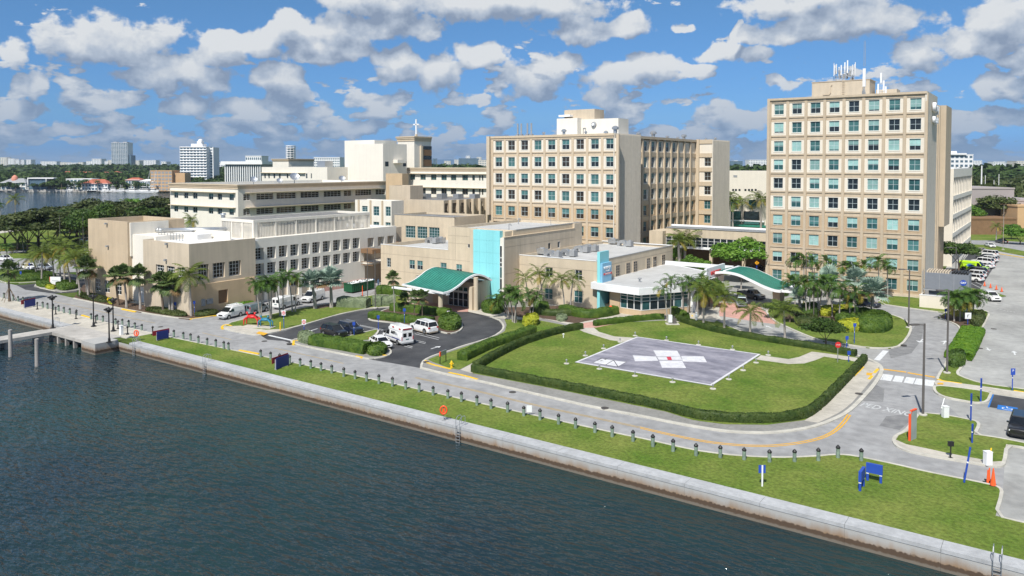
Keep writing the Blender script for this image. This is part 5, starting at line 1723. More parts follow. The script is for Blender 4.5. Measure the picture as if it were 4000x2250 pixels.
bx(gd,'dock_wall',gX-.1,gX+.2,104,118,0,1.2,M_pink)
# rooftop screen
EX0,EX1,EY0,EY1,EZ0,EZ1=-134.6,-124.2,90.4,120.8,11.7,15.5
sc_=thing('rooftop_screen','white framed slatted screen box on the roof of the gridded wing','screen',(-129,105,11.7))
mb=MB();t=.45
for (a,b,c,d) in ((EX0,EX1,EY0,EY0+t),(EX0,EX1,EY1-t,EY1),(EX0,EX0+t,EY0+t,EY1-t),(EX1-t,EX1,EY0+t,EY1-t)):
    mb.box(a,b,c,d,EZ1-.55,EZ1)
mb.build('top_frame',M_white,sc_,world=True)
npost=7
for i in range(npost):
    y=EY0+(EY1-EY0-.3)*i/(npost-1)
    bx(sc_,'post',EX1-.36,EX1-.04,y,y+.32,EZ0,EZ1-.55,M_white)
bx(sc_,'corner_panel',EX1-.44,EX1-.02,EY0+.02,EY0+.9,EZ0,EZ1-.55,M_white)
for i in range(4):
    x=EX0+(EX1-EX0-.3)*i/3
    bx(sc_,'post',x,x+.3,EY0+.04,EY0+.34,EZ0,EZ1-.55,M_white)
mb=MB();y=EY0+1
while y<EY1-.4:mb.box(EX1-.26,EX1-.14,y,y+.13,EZ0,EZ1-.55);y+=.36
x=EX0+.4
while x<EX1-.6:mb.box(x,x+.12,EY0+.12,EY0+.24,EZ0,EZ1-.55);x+=.34
x=EX0+.4
while x<EX1-.6:mb.box(x,x+.12,EY1-.24,EY1-.12,EZ0,EZ1-.55);x+=.34
y=EY0+1
while y<EY1-.4:mb.box(EX0+.1,EX0+.22,y,y+.13,EZ0,EZ1-.55);y+=.36
o=mb.build('slats',M_white,sc_,world=True);o['kind']='stuff'
for i in range(6):
    y=EY0+2.4+i*4.4
    bx(sc_,'mesh_roof_panel',EX0+1.0,EX1-1.2,y,y+4.2,EZ1-.4,EZ1-.32,M_roofd)
mb=MB();mb.box(EX1-6.5,EX1-1.4,EY0+1.6,EY0+7.2,EZ0,EZ1-.9)
o=mb.build('air_handler',M_white);tag(o,'cream air handler box inside the slatted rooftop screen','air handler')
for k,(y,h) in enumerate(((101,2.2),(106,2.6),(112,2.3))):
    mb=MB();mb.box(EX1-7,EX1-2.0,y,y+3.4,EZ0,EZ0+h);mb.tube((EX1-4.5,y+1.7,EZ0+h),(EX1-4.5,y+1.7,EZ0+h+.35),.8,.8,14)
    tag(mb.build('roof_unit',M_gmetal),['nearest grey fan unit inside the slatted rooftop screen','middle grey fan unit inside the slatted rooftop screen','farthest grey fan unit inside the slatted rooftop screen'][k],'roof unit','grey fan units inside the rooftop screen')
br=thing('skybridge','low brown link between the white wing and the emergency building','bridge',(-120,117,5))
bx(br,'deck',gX+.05,-118.8,116.2,118.5,7.0,7.9,M_brownp)
for z in (5.0,4.4):bx(br,'rail',gX+.05,-118.8,116.25,116.35,z,z+.12,M_brownp)
bx(br,'dark_gap_wall',gX+.0,-118.8,127,127.3,0,8.5,M_brownp)

# ================================================================== cream terrace building behind
tr=thing('terrace_building','long three storey off white building with thin sunshades over its window rows','building',(-190,140,0))
sx0,sx1,sY,sZ=-210.6,-178.2,125.0,20.75
sY1=182.0
hf,hr=[],[]
for r,(va,vb) in enumerate(((750.4,777.6),(806.7,833))):
    zt=oy(800,va+4,sY)[1];zb=oy(800,vb+1,sY)[1]
    for a,b in ((1750,1792),(1850,1893),(1940,1986),(2097,2145),(2188,2233),(2305,2352)):
        hf.append((oy(a*.3882,va,sY)[0],oy(b*.3882,va,sY)[0],zb,zt))
    for a,b in ((130,198),(262,433),(465,660),(707,892),(940,1113),(1142,1218),(1258,1420),(1462,1560)):
        hr.append((ox(900+a*.3882,va,sx1)[0],ox(900+b*.3882,va,sx1)[0],zb,zt))
block(tr,sx0,sx1,sY,sY1,0,sZ,M_white,M_roofg,.8,hf,hr,.25)
for h in hf:window(tr,'F',sY,h[0],h[2],h[1]-h[0],h[3]-h[2],2,2,M_frame,M_glassd,rec=.15,blind=.5 if random.random()<.4 else 0,bm=M_blindd)
for h in hr:window(tr,'R',sx1,h[0],h[2],h[1]-h[0],h[3]-h[2],max(2,int((h[1]-h[0])/1.15)),3,M_wframe,M_glassb,rec=.15)
cornice(tr,sx0,sx1,sY,sY1,sZ+.02,M_tan2,(.15,.28,.45),(.5,.4,.35))
for z in (hf[0][3]+.3,hf[6][3]+.3):
    bx(tr,'sunshade',sx0+.3,sx1-1.0,sY-1.0,sY,z,z+.14,M_cream)
    bx(tr,'sunshade',sx1,sx1+1.9,sY+2.2,sY1-4,z,z+.16,M_cream)
for x,y,s_ in ((-192,140,1.0),(-186,150,1.4),(-188,146,.8),(-182,165,1.0)):
    t=thing('satellite_dish',{-192:'leftmost',-186:'largest',-188:'smallest',-182:'farthest'}[x]+' satellite dish on the terrace building roof','dish',(x,y,sZ-.8),.5,'dishes on the terrace building roof',scale=s_)
    mb=MB();mb.tube((0,0,0),(0,0,1.6),.08);mb.box(-.8,.8,-.6,.6,0,.3);mb.build('stand',M_gmetal,t)
    mb=MB();mb.lathe([(.05,0),(.6,.1),(1.0,.4),(1.02,.42),(.6,.16),(.05,.06)],n=14);mb.build('dish',M_steel,t,loc=(0,0,1.6),).rotation_euler=(.9,0,.6)


def pxbox(parent,uL,uR,uB,v,Y,z0,m,roof=None,name='wall',par=.5,hF=(),hR=(),rec=.2):
    x0,z=onY(uL,v,Y)
    x1,z=onY(uR,v,Y)
    y1=onX(uB,v,x1)[0] if uB else Y+12
    block(parent,x0,x1,Y,y1,z0,z,m,roof,par,hF,hR,rec,name)
    return x0,x1,Y,y1,z


def wins(uv,Y,face='F',X=None):
    o=[]
    for (ua,ub,va,vb) in uv:
        if face=='F':
            a,zt=onY(ua,va,Y);b,_=onY(ub,va,Y);_,zb=onY(ua,vb,Y)
        else:
            a,zt=onX(ua,va,X);b,_=onX(ub,va,X);_,zb=onX(ua,vb,X)
        o.append((a,b,zb,zt))
    return o


def z2p(x,y):return (900+x*.3882,500+y*.3882)


bk=thing('rear_block','tall windowless off white block rising behind the terrace building','building',(-178,205,0))
pxbox(bk,1346,1496,1589,561,200,0,M_white)
x0,x1,_,_,z=pxbox(bk,1346,1463,None,546.6,207,20,M_white)
xw=onY(1496,600,200)[0]
for u in (1504,1574):
    a=onX(u,636,xw)[0];bx(bk,'window',xw,xw+.04,a,a+1.8,onX(u,650,xw)[1],onX(u,631,xw)[1],M_glassd)
a=onX(1536,630,xw)[0];bx(bk,'wall_hood',xw,xw+2.2,a,a+4.5,onX(1536,637,xw)[1],onX(1536,624,xw)[1],M_white)
for u in (1355,1373,1383):
    x=onY(u,540,205)[0];mb=MB();mb.tube((x,209,31),(x,209,36.5),.07,.04,5);mb.build('whip',M_gmetal,bk,world=True)
ch=thing('chapel_tower','square off white tower with a cornice and a brown window bay, crowned by a cross','building',(-170,240,0))
x0,x1,_,y1,z=pxbox(ch,1553,1618,1684,532,230,0,M_white)
cornice(ch,x0,x1,230,y1,z+.02,M_tan2,(.2,.4,.6),(.9,.6,.5))
ya,yb=onX(1648,600,x1)[0],onX(1683,600,x1)[0]
for va,vb,m in ((571,584,M_glassd),(585,608,M_brownp),(609,623,M_glassd),(624,650,M_brownp)):
    bx(ch,'bay_panel',x1,x1+.5,ya,yb,onX(1665,vb,x1)[1],onX(1665,va,x1)[1],m)
bx(ch,'bay_side',x1,x1+.7,ya-1.2,ya,18,onX(1665,570,x1)[1],M_cream)
cx_,cz_=onY(1626,535,238)
cr=thing('roof_cross','thin pale cross standing on the chapel tower roof','cross',(cx_,238,z))
mb=MB();mb.box(-.28,.28,-.2,.2,0,7.4);mb.build('shaft',M_wmetal,cr)
mb=MB();mb.box(-1.5,1.5,-.2,.2,5.0,5.5);mb.build('arm',M_wmetal,cr)
mb=MB();mb.box(-.4,.4,-.4,.4,0,1.2);mb.build('foot',M_tan2,cr)

rw=thing('rear_wing','long cream wing with a cornice and two rows of windows behind the roofs','building',(-150,215,0))
Yr=215
hs=[]
for (a,b) in ((1808,1858),(1912,1965),(2018,2072),(2122,2176),(2218,2272),(2333,2390),(2433,2460),(2502,2516),(2530,2545)):
    u0,u1=z2p(a,0)[0],z2p(b,0)[0]
    hs.append((u0,u1,681+(a-1800)*.005,702+(a-1800)*.005));
    hs.append((u0,u1,733+(a-1800)*.006,757+(a-1800)*.006))
hw=wins(hs,Yr)
xx0,zz_=onY(1560,654,Yr);xx1,_=onY(1960,652,Yr)
block(rw,xx0,xx1,Yr,Yr+14,0,onY(1700,655,Yr)[1],M_white,M_roofg,.6,hw,[],.25)
for h in hw:window(rw,'F',Yr,h[0],h[2],h[1]-h[0],h[3]-h[2],2 if h[1]-h[0]>1.5 else 1,2,M_dframe,M_glassd if h[2]<19 else M_glasst,rec=.15)
cornice(rw,xx0,xx1,Yr,Yr+14,onY(1700,655,Yr)[1]+.02,M_tan2,(.15,.3,.45),(.5,.4,.4))
bx(rw,'sunshade',xx0,xx1,Yr-1,Yr,hw[0][3]+.25,hw[0][3]+.42,M_cream);bx(rw,'sunshade',xx0,xx1,Yr-1,Yr,hw[1][3]+.25,hw[1][3]+.42,M_cream)

cb=thing('rear_block','low off white rear building with small square windows and dishes on top','building',(-220,200,0))
Yc=190
hs=wins([(900+a*.3882,900+b*.3882,677.5,697) for a,b in ((340,355),(380,395),(432,450),(487,505),(565,582),(603,620),(680,697),(757,775),(808,820))],Yc)
x0,x1,_,y1,z=pxbox(cb,1022,1278,1385,653,Yc,0,M_white,hF=hs)
for h in hs:window(cb,'F',Yc,h[0],h[2],h[1]-h[0],h[3]-h[2],1,2,M_frame,M_glassd,rec=.15)
bx(cb,'sunshade',x0,x1-12,Yc-.9,Yc,hs[0][3]+.2,hs[0][3]+.4,M_cream)
x0,x1,_,y1,z=pxbox(cb,1065,1127,1226,620,205,15,M_white,name='roof_house')
cornice(cb,x0,x1,205,y1,z,M_tan2,(.2,.35,.5),(.4,.3,.3))
bx(cb,'roof_duct',onY(1255,645,200)[0],onY(1285,645,200)[0],198,202,22,27.5,M_steel)
pxb=[(1507,1571,1596,678,175,M_tan,'tan lift house block behind the middle roofs'),(1521,1602,1652,726,160,M_sand,'plain sand coloured stair block beside the dark roofs')]
for uL,uR,uB,v,Y,m,lb in pxb:
    t=thing('stair_block',lb,'building',(onY(uL,v,Y)[0],Y,0));pxbox(t,uL,uR,uB,v,Y,0,m)
t=thing('office_block','small off white office block with tall green windows between pilasters','building',(-135,150,0))
hs=wins([(z2p(1323,0)[0],z2p(1380,0)[0],804,826),(z2p(1438,0)[0],z2p(1496,0)[0],805.5,841.6),(z2p(1560,0)[0],z2p(1612,0)[0],806.7,843.5),(z2p(1438,0)[0],z2p(1496,0)[0],866,886),(z2p(1560,0)[0],z2p(1612,0)[0],868,888)],147)
x0,x1,_,y1,z=pxbox(t,1387,1529,1577,785,147,0,M_white,hF=hs)
for h in hs:window(t,'F',147,h[0],h[2],h[1]-h[0],h[3]-h[2],2,3 if h[3]-h[2]>1.5 else 2,M_frame,M_glasst,rec=.15)
for u in (1400,1446,1492):a=onY(u,800,147)[0];bx(t,'pilaster',a,a+.5,146.7,147,0,z,M_tan2)
t=thing('office_block','cream two storey block with three large green grid windows above the pale roof','building',(-110,128,0))
hs=wins([(z2p(1762,0)[0],z2p(1860,0)[0],881,927),(z2p(1880,0)[0],z2p(1980,0)[0],884,930),(z2p(1998,0)[0],z2p(2103,0)[0],887,931)],140)
x0,x1,_,y1,z=pxbox(t,1541,1775,None,849,140,0,M_cream,M_roofd,hF=hs)
for h in hs:window(t,'F',140,h[0],h[2],h[1]-h[0],h[3]-h[2],4,4,M_frame,M_glasst if h[0]<-110 else M_glassd,rec=.15)
bx(t,'coping',x0-.1,x1+.1,139.9,140.3,z,z+.12,M_gmetal)
t=thing('flat_roof_block','low block with a dark gravel roof and projecting ribs between its windows','building',(-115,165,0))
x1r,zr_=onY(1734,783,158);x0r=onY(1660,783,158)[0]
x0r2=onY(1565,783,158)[0]
hs=wins([(900+a*.3882,900+b*.3882,795-(a-2150)*.02,833-(a-2150)*.02) for a,b in ((2155,2190),(2232,2275),(2322,2365),(2410,2453),(2497,2538))],0,'R',x1r)
y1r=onX(1930,770,x1r)[0]
block(t,x0r2,x1r,158,y1r,0,zr_,M_sand,M_roofd,.25,[],hs,.3)
for h in hs:
    window(t,'R',x1r,h[0],h[2],h[1]-h[0],h[3]-h[2],2,3,M_dframe,M_glassb,rec=.2)
for k in range(7):
    y=hs[0][0]-.6+(hs[1][0]-hs[0][0])*(k-.25)
    bx(t,'rib',x1r,x1r+.9,y,y+.45,8,zr_,M_cream)
for k in range(5):
    bx(t,'roof_unit',x1r-22+k*4.5,x1r-20+k*4.5,166+k*2,168.5+k*2,zr_-.2,zr_+1.1,M_steel)
t=thing('flat_roof_block','low cream link with a dark roof in front of the centre block','building',(-110,150,0))
block(t,-112,-92,145,157.5,0,11.2,M_cream,M_roofd,.4)

# roof machines on the emergency building
def roof_units(lst):
    for lb,x,y,z,kind in lst:
        t=thing('roof_unit',lb,'roof unit',(x,y,z))
        if kind=='duct':
            mb=MB()
            for k in range(7):
                a=math.pi*k/6;b=math.pi*(k+1)/6
                if k<6:
                    p=lambda q,r:(r*-math.cos(q),0,.4+r*math.sin(q)*.9)
                    for yy0,yy1 in ((-.55,.55),):
                        A,B=p(a,1.15),p(b,1.15);Cc,Dd=p(b,.45),p(a,.45)
                        vs=[(A[0],yy0,A[2]),(B[0],yy0,B[2]),(Cc[0],yy0,Cc[2]),(Dd[0],yy0,Dd[2]),(A[0],yy1,A[2]),(B[0],yy1,B[2]),(Cc[0],yy1,Cc[2]),(Dd[0],yy1,Dd[2])]
                        mb.add(vs,[(0,1,2,3),(7,6,5,4),(0,4,5,1),(3,2,6,7)])
            mb.box(-1.15,-.45,-.55,.55,0,.4);mb.box(.45,1.15,-.55,.55,0,.4)
            mb.build('duct_bend',M_steel,t)
            mb=MB();mb.box(1.2,2.3,-.7,.7,.15,1.25);mb.tube((1.75,0,1.25),(1.75,0,1.45),.4,.4,12);mb.build('fan_box',M_gmetal,t)
        else:
            mb=MB();mb.box(-.9,.9,-.7,.7,.3,1.3);mb.build('casing',M_steel,t)
            mb=MB();mb.tube((0,0,1.3),(0,0,1.5),.5,.5,14);mb.build('fan',M_gmetal,t)
            mb=MB()
            for a in (-.8,.7):
                for b in (-.6,.5):mb.box(a,a+.1,b,b+.1,0,.3)
            mb.build('stand',M_gmetal,t)


def rp(u,v,z):return (*G(u,v,z),z)


roof_units([('large steel duct bend nearest the tall side wall',*rp(2150,1005,8.2),'duct'),('second steel duct bend from the left on the pale roof',*rp(2210,1000,8.2),'duct'),
            ('steel duct bend behind the palm tops',*rp(2262,985,8.2),'duct'),('rightmost steel duct bend of the row on the pale roof',*rp(2295,980,8.2),'duct'),
            ('grey condenser at the left end of the duct row',*rp(2118,996,8.2),'box'),('grey condenser behind the duct row',*rp(2240,965,8.2),'box'),
            ('boxy condenser at the back of the pale roof',*rp(2395,955,8.2),'box'),('steel duct bend at the back of the pale roof',*rp(2432,962,8.2),'duct'),
            ('duct bend on the left lower roof',*rp(1680,950,8.1),'duct'),('small condenser on the left lower roof',*rp(1722,950,8.1),'box')])
for (u,v,z,h,lb) in ((1988,900,13,1.2,'hooked vent pipe at the left of the upper roof'),(2025,876,13,1.2,'hooked vent pipe at the back of the upper roof')):
    x,y=G(u,v,z);mb=MB();mb.path([(0,0,0),(0,0,h),(.25,0,h+.15),(.5,0,h),(.5,0,h-.3)],.09)
    tag(mb.build('vent_pipe',M_gmetal,loc=(x,y,z)),lb,'pipe')
x,y=G(2151,965,8.2)
mb=MB();mb.tube((0,0,0),(0,0,8.5),.06,.03,6);mb.box(-.25,.25,-.2,.2,2.2,3.4)
tag(mb.build('antenna_mast',M_gmetal,loc=(x,y,8.2)),'slim antenna mast beside the grey side wall','antenna')

# bridge to the tower
bg_=thing('glass_bridge','enclosed footbridge with a ribbon of dark glass running into the tower','bridge',(-60,180,6))
bx(bg_,'lower_edge',-79,-51.05,177.9,182,5.5,6.0,M_wmetal);bx(bg_,'upper_wall',-79,-51.05,178,182,8.3,10.4,M_cream)
bx(bg_,'dark_interior',-78.9,-51.1,178.2,181.8,6.0,8.3,M_glassd)
for k in range(18):
    window(bg_,'F',178.0,-79+k*1.55,6.0,1.53,2.3,1,3,M_wframe,M_glassd,rec=.05)
mb=MB();mb.tube((-78,179.2,10.95),(-51.3,179.2,10.95),.3,.3,12);mb.build('white_pipe',M_wmetal,bg_,world=True)
for k in range(8):bx(bg_,'pipe_stand',-77+k*3.4,-76.8+k*3.4,179.1,179.3,10.4,10.7,M_gmetal)
bx(bg_,'cap',-79,-51.05,177.85,182.1,10.4,10.5,M_gmetal)
for x in (-76,-68,-60,-54):bx(bg_,'column',x,x+.7,178.6,179.3,0,5.5,M_tan2)
bx(bg_,'end_house',-82.6,-79,176,184,0,9.6,M_cream)
bx(bg_,'rear_wall_under',-79,-56,186,186.4,0,5.5,M_brownp)

# white rear building and green glass behind the bridge
t=thing('rear_hall','large plain cream hall with small square holes and green glass behind the bridge','building',(-80,305,0))
Yh=300
xh0=onY(2700,667,Yh)[0];xh1=onY(3100,667,Yh)[0]
bx(t,'wall',xh0,xh1,Yh,Yh+20,0,onY(2900,668,Yh)[1],M_panel)
for u in (2860,2871,2885,2908,2922,2934,2948):
    a,z=onY(u,742,Yh);bx(t,'square_hole',a,a+.8,Yh-.05,Yh+.01,z-.4,z+.4,M_glassd)
a,z=onY(2865,684,Yh);bx(t,'vent_grille',a,onY(2880,684,Yh)[0],Yh-.05,Yh+.01,z-.9,z,M_gmetal)
for va,vb,m,ua,ub in ((783,804,M_glasst,2840,2880),(780,803,M_glasst,2925,2952),(823,856,M_glasst,2845,2893),(825,856,M_glassd,2905,2965),(857,862,M_wmetal,2835,2985),(862,872,M_blindd,2850,2890),(864,874,M_blindd,2905,2965),(874,882,M_green,2835,3000)):
    a,z=onY(ua,va,Yh-1);b=onY(ub,va,Yh-1)[0];bx(t,'facade_strip',a,b,Yh-1.2,Yh-.3,onY(ua,vb,Yh-1)[1],z,m)

# fin building right
fb=thing('fin_building','cream four storey building with rows of slanted vertical fins right of the tower','building',(-23,250,0))
fx1,fy0,fy1,fz=-21.2,224.5,277,24.95
bx(fb,'wall',-45,fx1-1.2,fy0+.3,fy1,3.5,fz,M_panel)
bx(fb,'end_wall',-45,fx1,fy0,fy0+.3,0,fz,M_panel)
bx(fb,'end_wall',fx1-1.2,fx1,fy1-.5,fy1,0,fz,M_panel)
fl=[(fz-2.2,fz),(17.0,18.1),(12.2,13.3),(7.4,8.5),(2.6,3.8)]
for a,b in fl:bx(fb,'floor_band',fx1-1.25,fx1,fy0+.3,fy1-.5,a,b,M_white)
nb=12;fw=(fy1-fy0-.8)/nb
fm_=MB()
bx(fb,'dark_back_wall',fx1-1.35,fx1-1.2,fy0+.3,fy1-.5,3.8,fz-2.2,M_gmetal)
for (z0,z1) in ((18.1,fz-2.2),(13.3,17.0),(8.5,12.2),(3.8,7.4)):
    for k in range(nb):
        y=fy0+.3+k*fw
        key=('fin',round(z1-z0,2))
        if key not in WIN:
            m_=MB();m_.box(-1.1,0,0,fw*.3,0,z1-z0);WIN[key]=m_.mesh('fin',M_panel)
        link('fin',WIN[key],fb,True,loc=(fx1-.1,y,z0))
for k in range(12):window(fb,'R',fx1-.3,fy0+.5+k*fw,.2,fw-.2,2.4,2,2,M_wframe,M_glassd,rec=.2)
bx(fb,'roof',-45,fx1,fy0,fy1,fz,fz+.1,M_roofw)

# ------------------------------------------------------------------ far buildings, each at its distance from the camera
Fh=Vector((-_sa,_ca,0));Rh=Vector((_ca,_sa,0))


def far_pos(u,D):return Fh*D+Rh*((u-2000)/3000*D)


def zat(v,D):return HCAM-(v-642)*D/3000


def far_block(name,label,cat,u0,u1,vt,D,dep,m,floors=0,cols=0,wm=None,wfrac=(.6,.55),roof=None,group=None,z0=0.0,side=True,turn=0.0,frame=False):
    W=(u1-u0)/3000*D;H=zat(vt,D)
    p=far_pos((u0+u1)/2,D)
    t=thing(name,label,cat,(p.x,p.y,0),HEAD+turn,group)
    mb=MB();mb.box(-W/2,W/2,0,dep,z0,H);mb.build('wall',m,t)
    mb=MB();mb.box(-W/2-.2,W/2+.2,-.2,dep+.2,H,H+.6);mb.build('parapet',roof or m,t)
    if floors:
        fh=(H-max(z0,0))/floors;cwid=W/cols
        ww,wh=cwid*wfrac[0],fh*wfrac[1]
        m_=MB();m_.box(0,ww,-.12,.05,0,wh);me=m_.mesh('window',wm or M_glassd)
        for i in range(floors):
            if zat(760,D)>i*fh+z0+fh:continue
            for j in range(cols):
                link('window',me,t,loc=(-W/2+j*cwid+(cwid-ww)/2,0,z0+i*fh+(fh-wh)*.55))
        if frame:
            for i in range(floors+1):
                mb=MB();mb.box(-W/2,W/2,-.9,0,i*fh+z0-.25,i*fh+z0+.25);mb.build('balcony_slab',m,t)
    return t,W,H


M_fw=mat('far white paint',(0.80,0.80,0.80),var=0.03,scale=0.1)
M_fc=mat('far cream paint',(0.70,0.66,0.58),var=0.05,scale=0.1)
M_fg=mat('far blue glass',(0.10,0.16,0.21),rough=0.2,var=0.2,scale=0.1)
M_fo=mat('far ochre wall',(0.55,0.36,0.20),var=0.08,scale=0.1)
M_fm=mat('far mauve wall',(0.36,0.32,0.31),var=0.04,scale=0.1)
t,W,H=far_block('apartment_tower','white fourteen storey apartment tower with balcony rows beyond the terrace building','building',704,808,573,875,22,M_fw,15,8,M_fg,(.72,.5),frame=True)
mb=MB();mb.box(W/2-5,W/2+4.6,8,26,0,H);mb.build('side_wing',M_fw,t)
m_=MB();m_.box(0,2.6,-.12,.05,0,1.2);me=m_.mesh('window',M_fg)
for i in range(14):link('window',me,t,loc=(W/2+1.0,8,4+i*3.2))
mb=MB();mb.box(-4,9,4,16,H,H+4);mb.box(2,7,6,14,H+4,H+7);mb.lathe([(2.6,H+7),(2.4,H+8.6),(1.2,H+9.4),(.2,H+9.6)],c=(4.5,10),n=12);mb.build('roof_house',M_fw,t)
t,W,H=far_block('glass_tower','tall blue glass high rise on the far left skyline','building',437,500,556,2100,30,M_fw,24,9,M_fg,(.86,.8))
mb=MB();mb.box(W/2,W/2+7,5,30,0,H-34);mb.build('side_slab',M_fg,t)
mb=MB();mb.box(-W/2+3,-W/2+12,4,20,H,H+3);mb.box(W/2-14,W/2-4,4,20,H,H+3);mb.build('roof_house',M_gmetal,t)
t,W,H=far_block('office_building','grey and white gridded building with a projecting roof slab','building',882,1018,640,560,40,M_gmetal,8,16,M_fg,(.5,.8))
for k in range(17):
    mb=MB();mb.box(-W/2+k*W/16-.3,-W/2+k*W/16+.3,-1.2,0,4,H-1);mb.build('fin',M_fw,t)
mb=MB();mb.box(-W/2-2.6,W/2+2,-2.5,42,H,H+2.2);mb.build('roof_slab',M_fw,t)
far_block('office_building','small white building on top of the gridded building','building',960,1022,609,700,20,M_fw,8,8,M_fg,(.6,.5))
p=far_pos(1137,620)
t=thing('round_tower','slim round tower of stacked white rings','tower',(p.x,p.y,0))
mb=MB();mb.lathe([(2.6,0),(2.6,zat(575,620))],n=16);mb.build('shaft',M_fg,t)
for k in range(7):
    z=zat(568+k*9,620)
    mb=MB();mb.lathe([(3.4,z-.25),(3.9,z-.2),(3.9,z+.25),(3.4,z+.3)],n=16);mb.build('ring',M_fw,t)
for a in range(8):
    mb=MB();mb.tube((3.5*math.cos(a*.785),3.5*math.sin(a*.785),10),(3.5*math.cos(a*.785),3.5*math.sin(a*.785),zat(569,620)),.22,.22,5);mb.build('column',M_fw,t)
far_block('apartment_building','wide white apartment building with a serrated roof behind the roof machines','building',1227,1328,614,900,25,M_fw,12,14,M_fg,(.6,.5))
t,W,H=far_block('villa','white modern building with terraces on the far right skyline','building',3710,3800,603,800,25,M_fw,8,5,M_fg,(.6,.5))
mb=MB();mb.box(-W/2-1,W/2-8,-2,10,H,H+1.8);mb.box(-W/2+2,-W/2+8,2,8,H+1.8,H+4);mb.build('roof_slab',M_fw,t)
# distant skyline
sky_=[(2,28,613,3300,M_fc),(32,42,617,3300,M_fw),(40,58,618,3200,M_fw),(62,76,622,3200,M_fw),(84,96,623,3200,M_fw),(104,122,622,3100,M_fw),(160,222,629,3000,M_fw),(236,262,632,2900,M_fc),(262,305,634,2900,M_fw),(306,326,632,2700,M_fc),
        (338,366,628,2500,M_fw),(360,397,619,2400,M_fw),(410,426,628,2300,M_fw),(422,440,624,2200,M_fc),(508,545,625,2600,M_fc),(545,610,624,2700,M_fw),(630,650,630,2200,M_fw),(838,880,634,1500,M_fw),
        (1690,1705,618,2800,M_fg),(1735,1760,627,3200,M_fc),(1775,1800,622,3300,M_fc),(1792,1870,617,2700,M_fg),(1820,1836,607,2900,M_fw),(1868,1905,624,1500,M_fc),(1862,1880,612,3000,M_fc),
        (2848,2900,628,2200,M_fg),(2866,2882,626,2400,M_fw),(2925,2995,623,1900,M_fw),(3792,3835,626,2400,M_fw),(3880,3925,630,2300,M_fw),(3970,4010,628,1500,M_fc),(3940,3960,633,2600,M_fw)]
SKO=[(ORD+['twenty-eighth','twenty-ninth','thirtieth','thirty-first','thirty-second','thirty-third','thirty-fourth','thirty-fifth'])[sorted(range(len(sky_)),key=lambda q:sky_[q][0]).index(k)] for k in range(len(sky_))]
for i,(a,b,v,D,m) in enumerate(sky_):
    side='left' if a<1000 else ('middle' if a<2500 else 'right')
    near=('narrow ' if b-a<20 else 'broad ' if b-a>45 else '')
    colr={M_fc.name:'cream',M_fw.name:'white',M_fg.name:'blue grey'}[m.name]
    far_block('distant_building',near+colr+' building, %s from the left on the distant skyline' % SKO[i],'building',a,b,v,D,30,m,max(4,int(zat(v,D)/3.6)),max(3,int((b-a)/6)),M_fg,(.6,.5),group='buildings of the distant skyline')

# waterfront houses
def house(label,u0,u1,vt,D,m,roof='flat',floors=2,z0=0,dep=14,rcol=None,wm=None,cols=5):
    t,W,H=far_block('waterfront_house',label,'house',u0,u1,vt,D,dep,m,floors,cols,wm or M_fg,(.7,.6),z0=z0)
    if roof=='hip':
        mb=MB();h=min(4.5,W*.18)
        vs=[(-W/2-.8,-.8,H),(W/2+.8,-.8,H),(W/2+.8,dep+.8,H),(-W/2-.8,dep+.8,H),(-W/4,dep/2,H+h),(W/4,dep/2,H+h)]
        mb.add(vs,[(0,1,5,4),(1,2,5),(2,3,4,5),(3,0,4)]);mb.build('hip_roof',rcol or M_terra,t)
    return t,W,H


t,W,H=house('white waterfront house with a grey roof and a small pink dome',2,100,712,790,M_fw,'hip',2,rcol=M_gmetal)
mb=MB();mb.lathe([(3.2,H+1),(3.2,H+4),(2.6,H+6),(1.2,H+7.5),(.2,H+8)],c=(-2,6),n=14);mb.build('dome',mat('pink clay',(0.62,0.26,0.18)),t)
t,W,H=house('boxy modern glass house with a thin white frame on the shore',112,182,696,785,M_fg,'flat',3)
mb=MB();mb.box(-W/2-.5,W/2+8,-1.5,12,H,H+1.0);mb.box(-W/2-.5,-W/2+.3,-1.5,0,6,H);mb.box(W/2,W/2+.6,-1.5,0,6,H);mb.build('white_frame',M_fw,t)
t,W,H=house('white flat roofed modern villa on the shore',258,360,698,800,M_fw,'flat',3,cols=7)
house('white villa with a broad red hipped roof by the water',318,420,716,775,M_fw,'hip',2,cols=8)
house('white house with an orange roof between the shore trees',490,545,702,800,M_fw,'hip',2)
house('low white roofed house right of the orange roof',548,590,706,790,M_fw,'hip',2,rcol=M_fw)
for i,(a,b,v,D) in enumerate(((68,88,676,1150),(122,140,673,1180),(160,172,673,1180),(184,210,674,1150),(240,278,674,1120),(295,322,673,1150),(322,352,674,1150),(396,416,673,1200),(430,458,672,1180))):
    house(['first','second','third','fourth','fifth and widest','sixth','seventh','eighth','ninth'][i]+' red roofed house from the left in the far row among trees',a,b,v,D,M_fc,'hip',2,cols=3)
t,W,H=far_block('apartment_building','ochre apartment block with open balconies near the white tower','building',588,672,666,760,18,M_fo,6,6,M_gmetal,(.75,.6))
mb=MB();mb.box(W/2,W/2+11,4,18,0,H-2);mb.build('side_wing',M_fo,t)

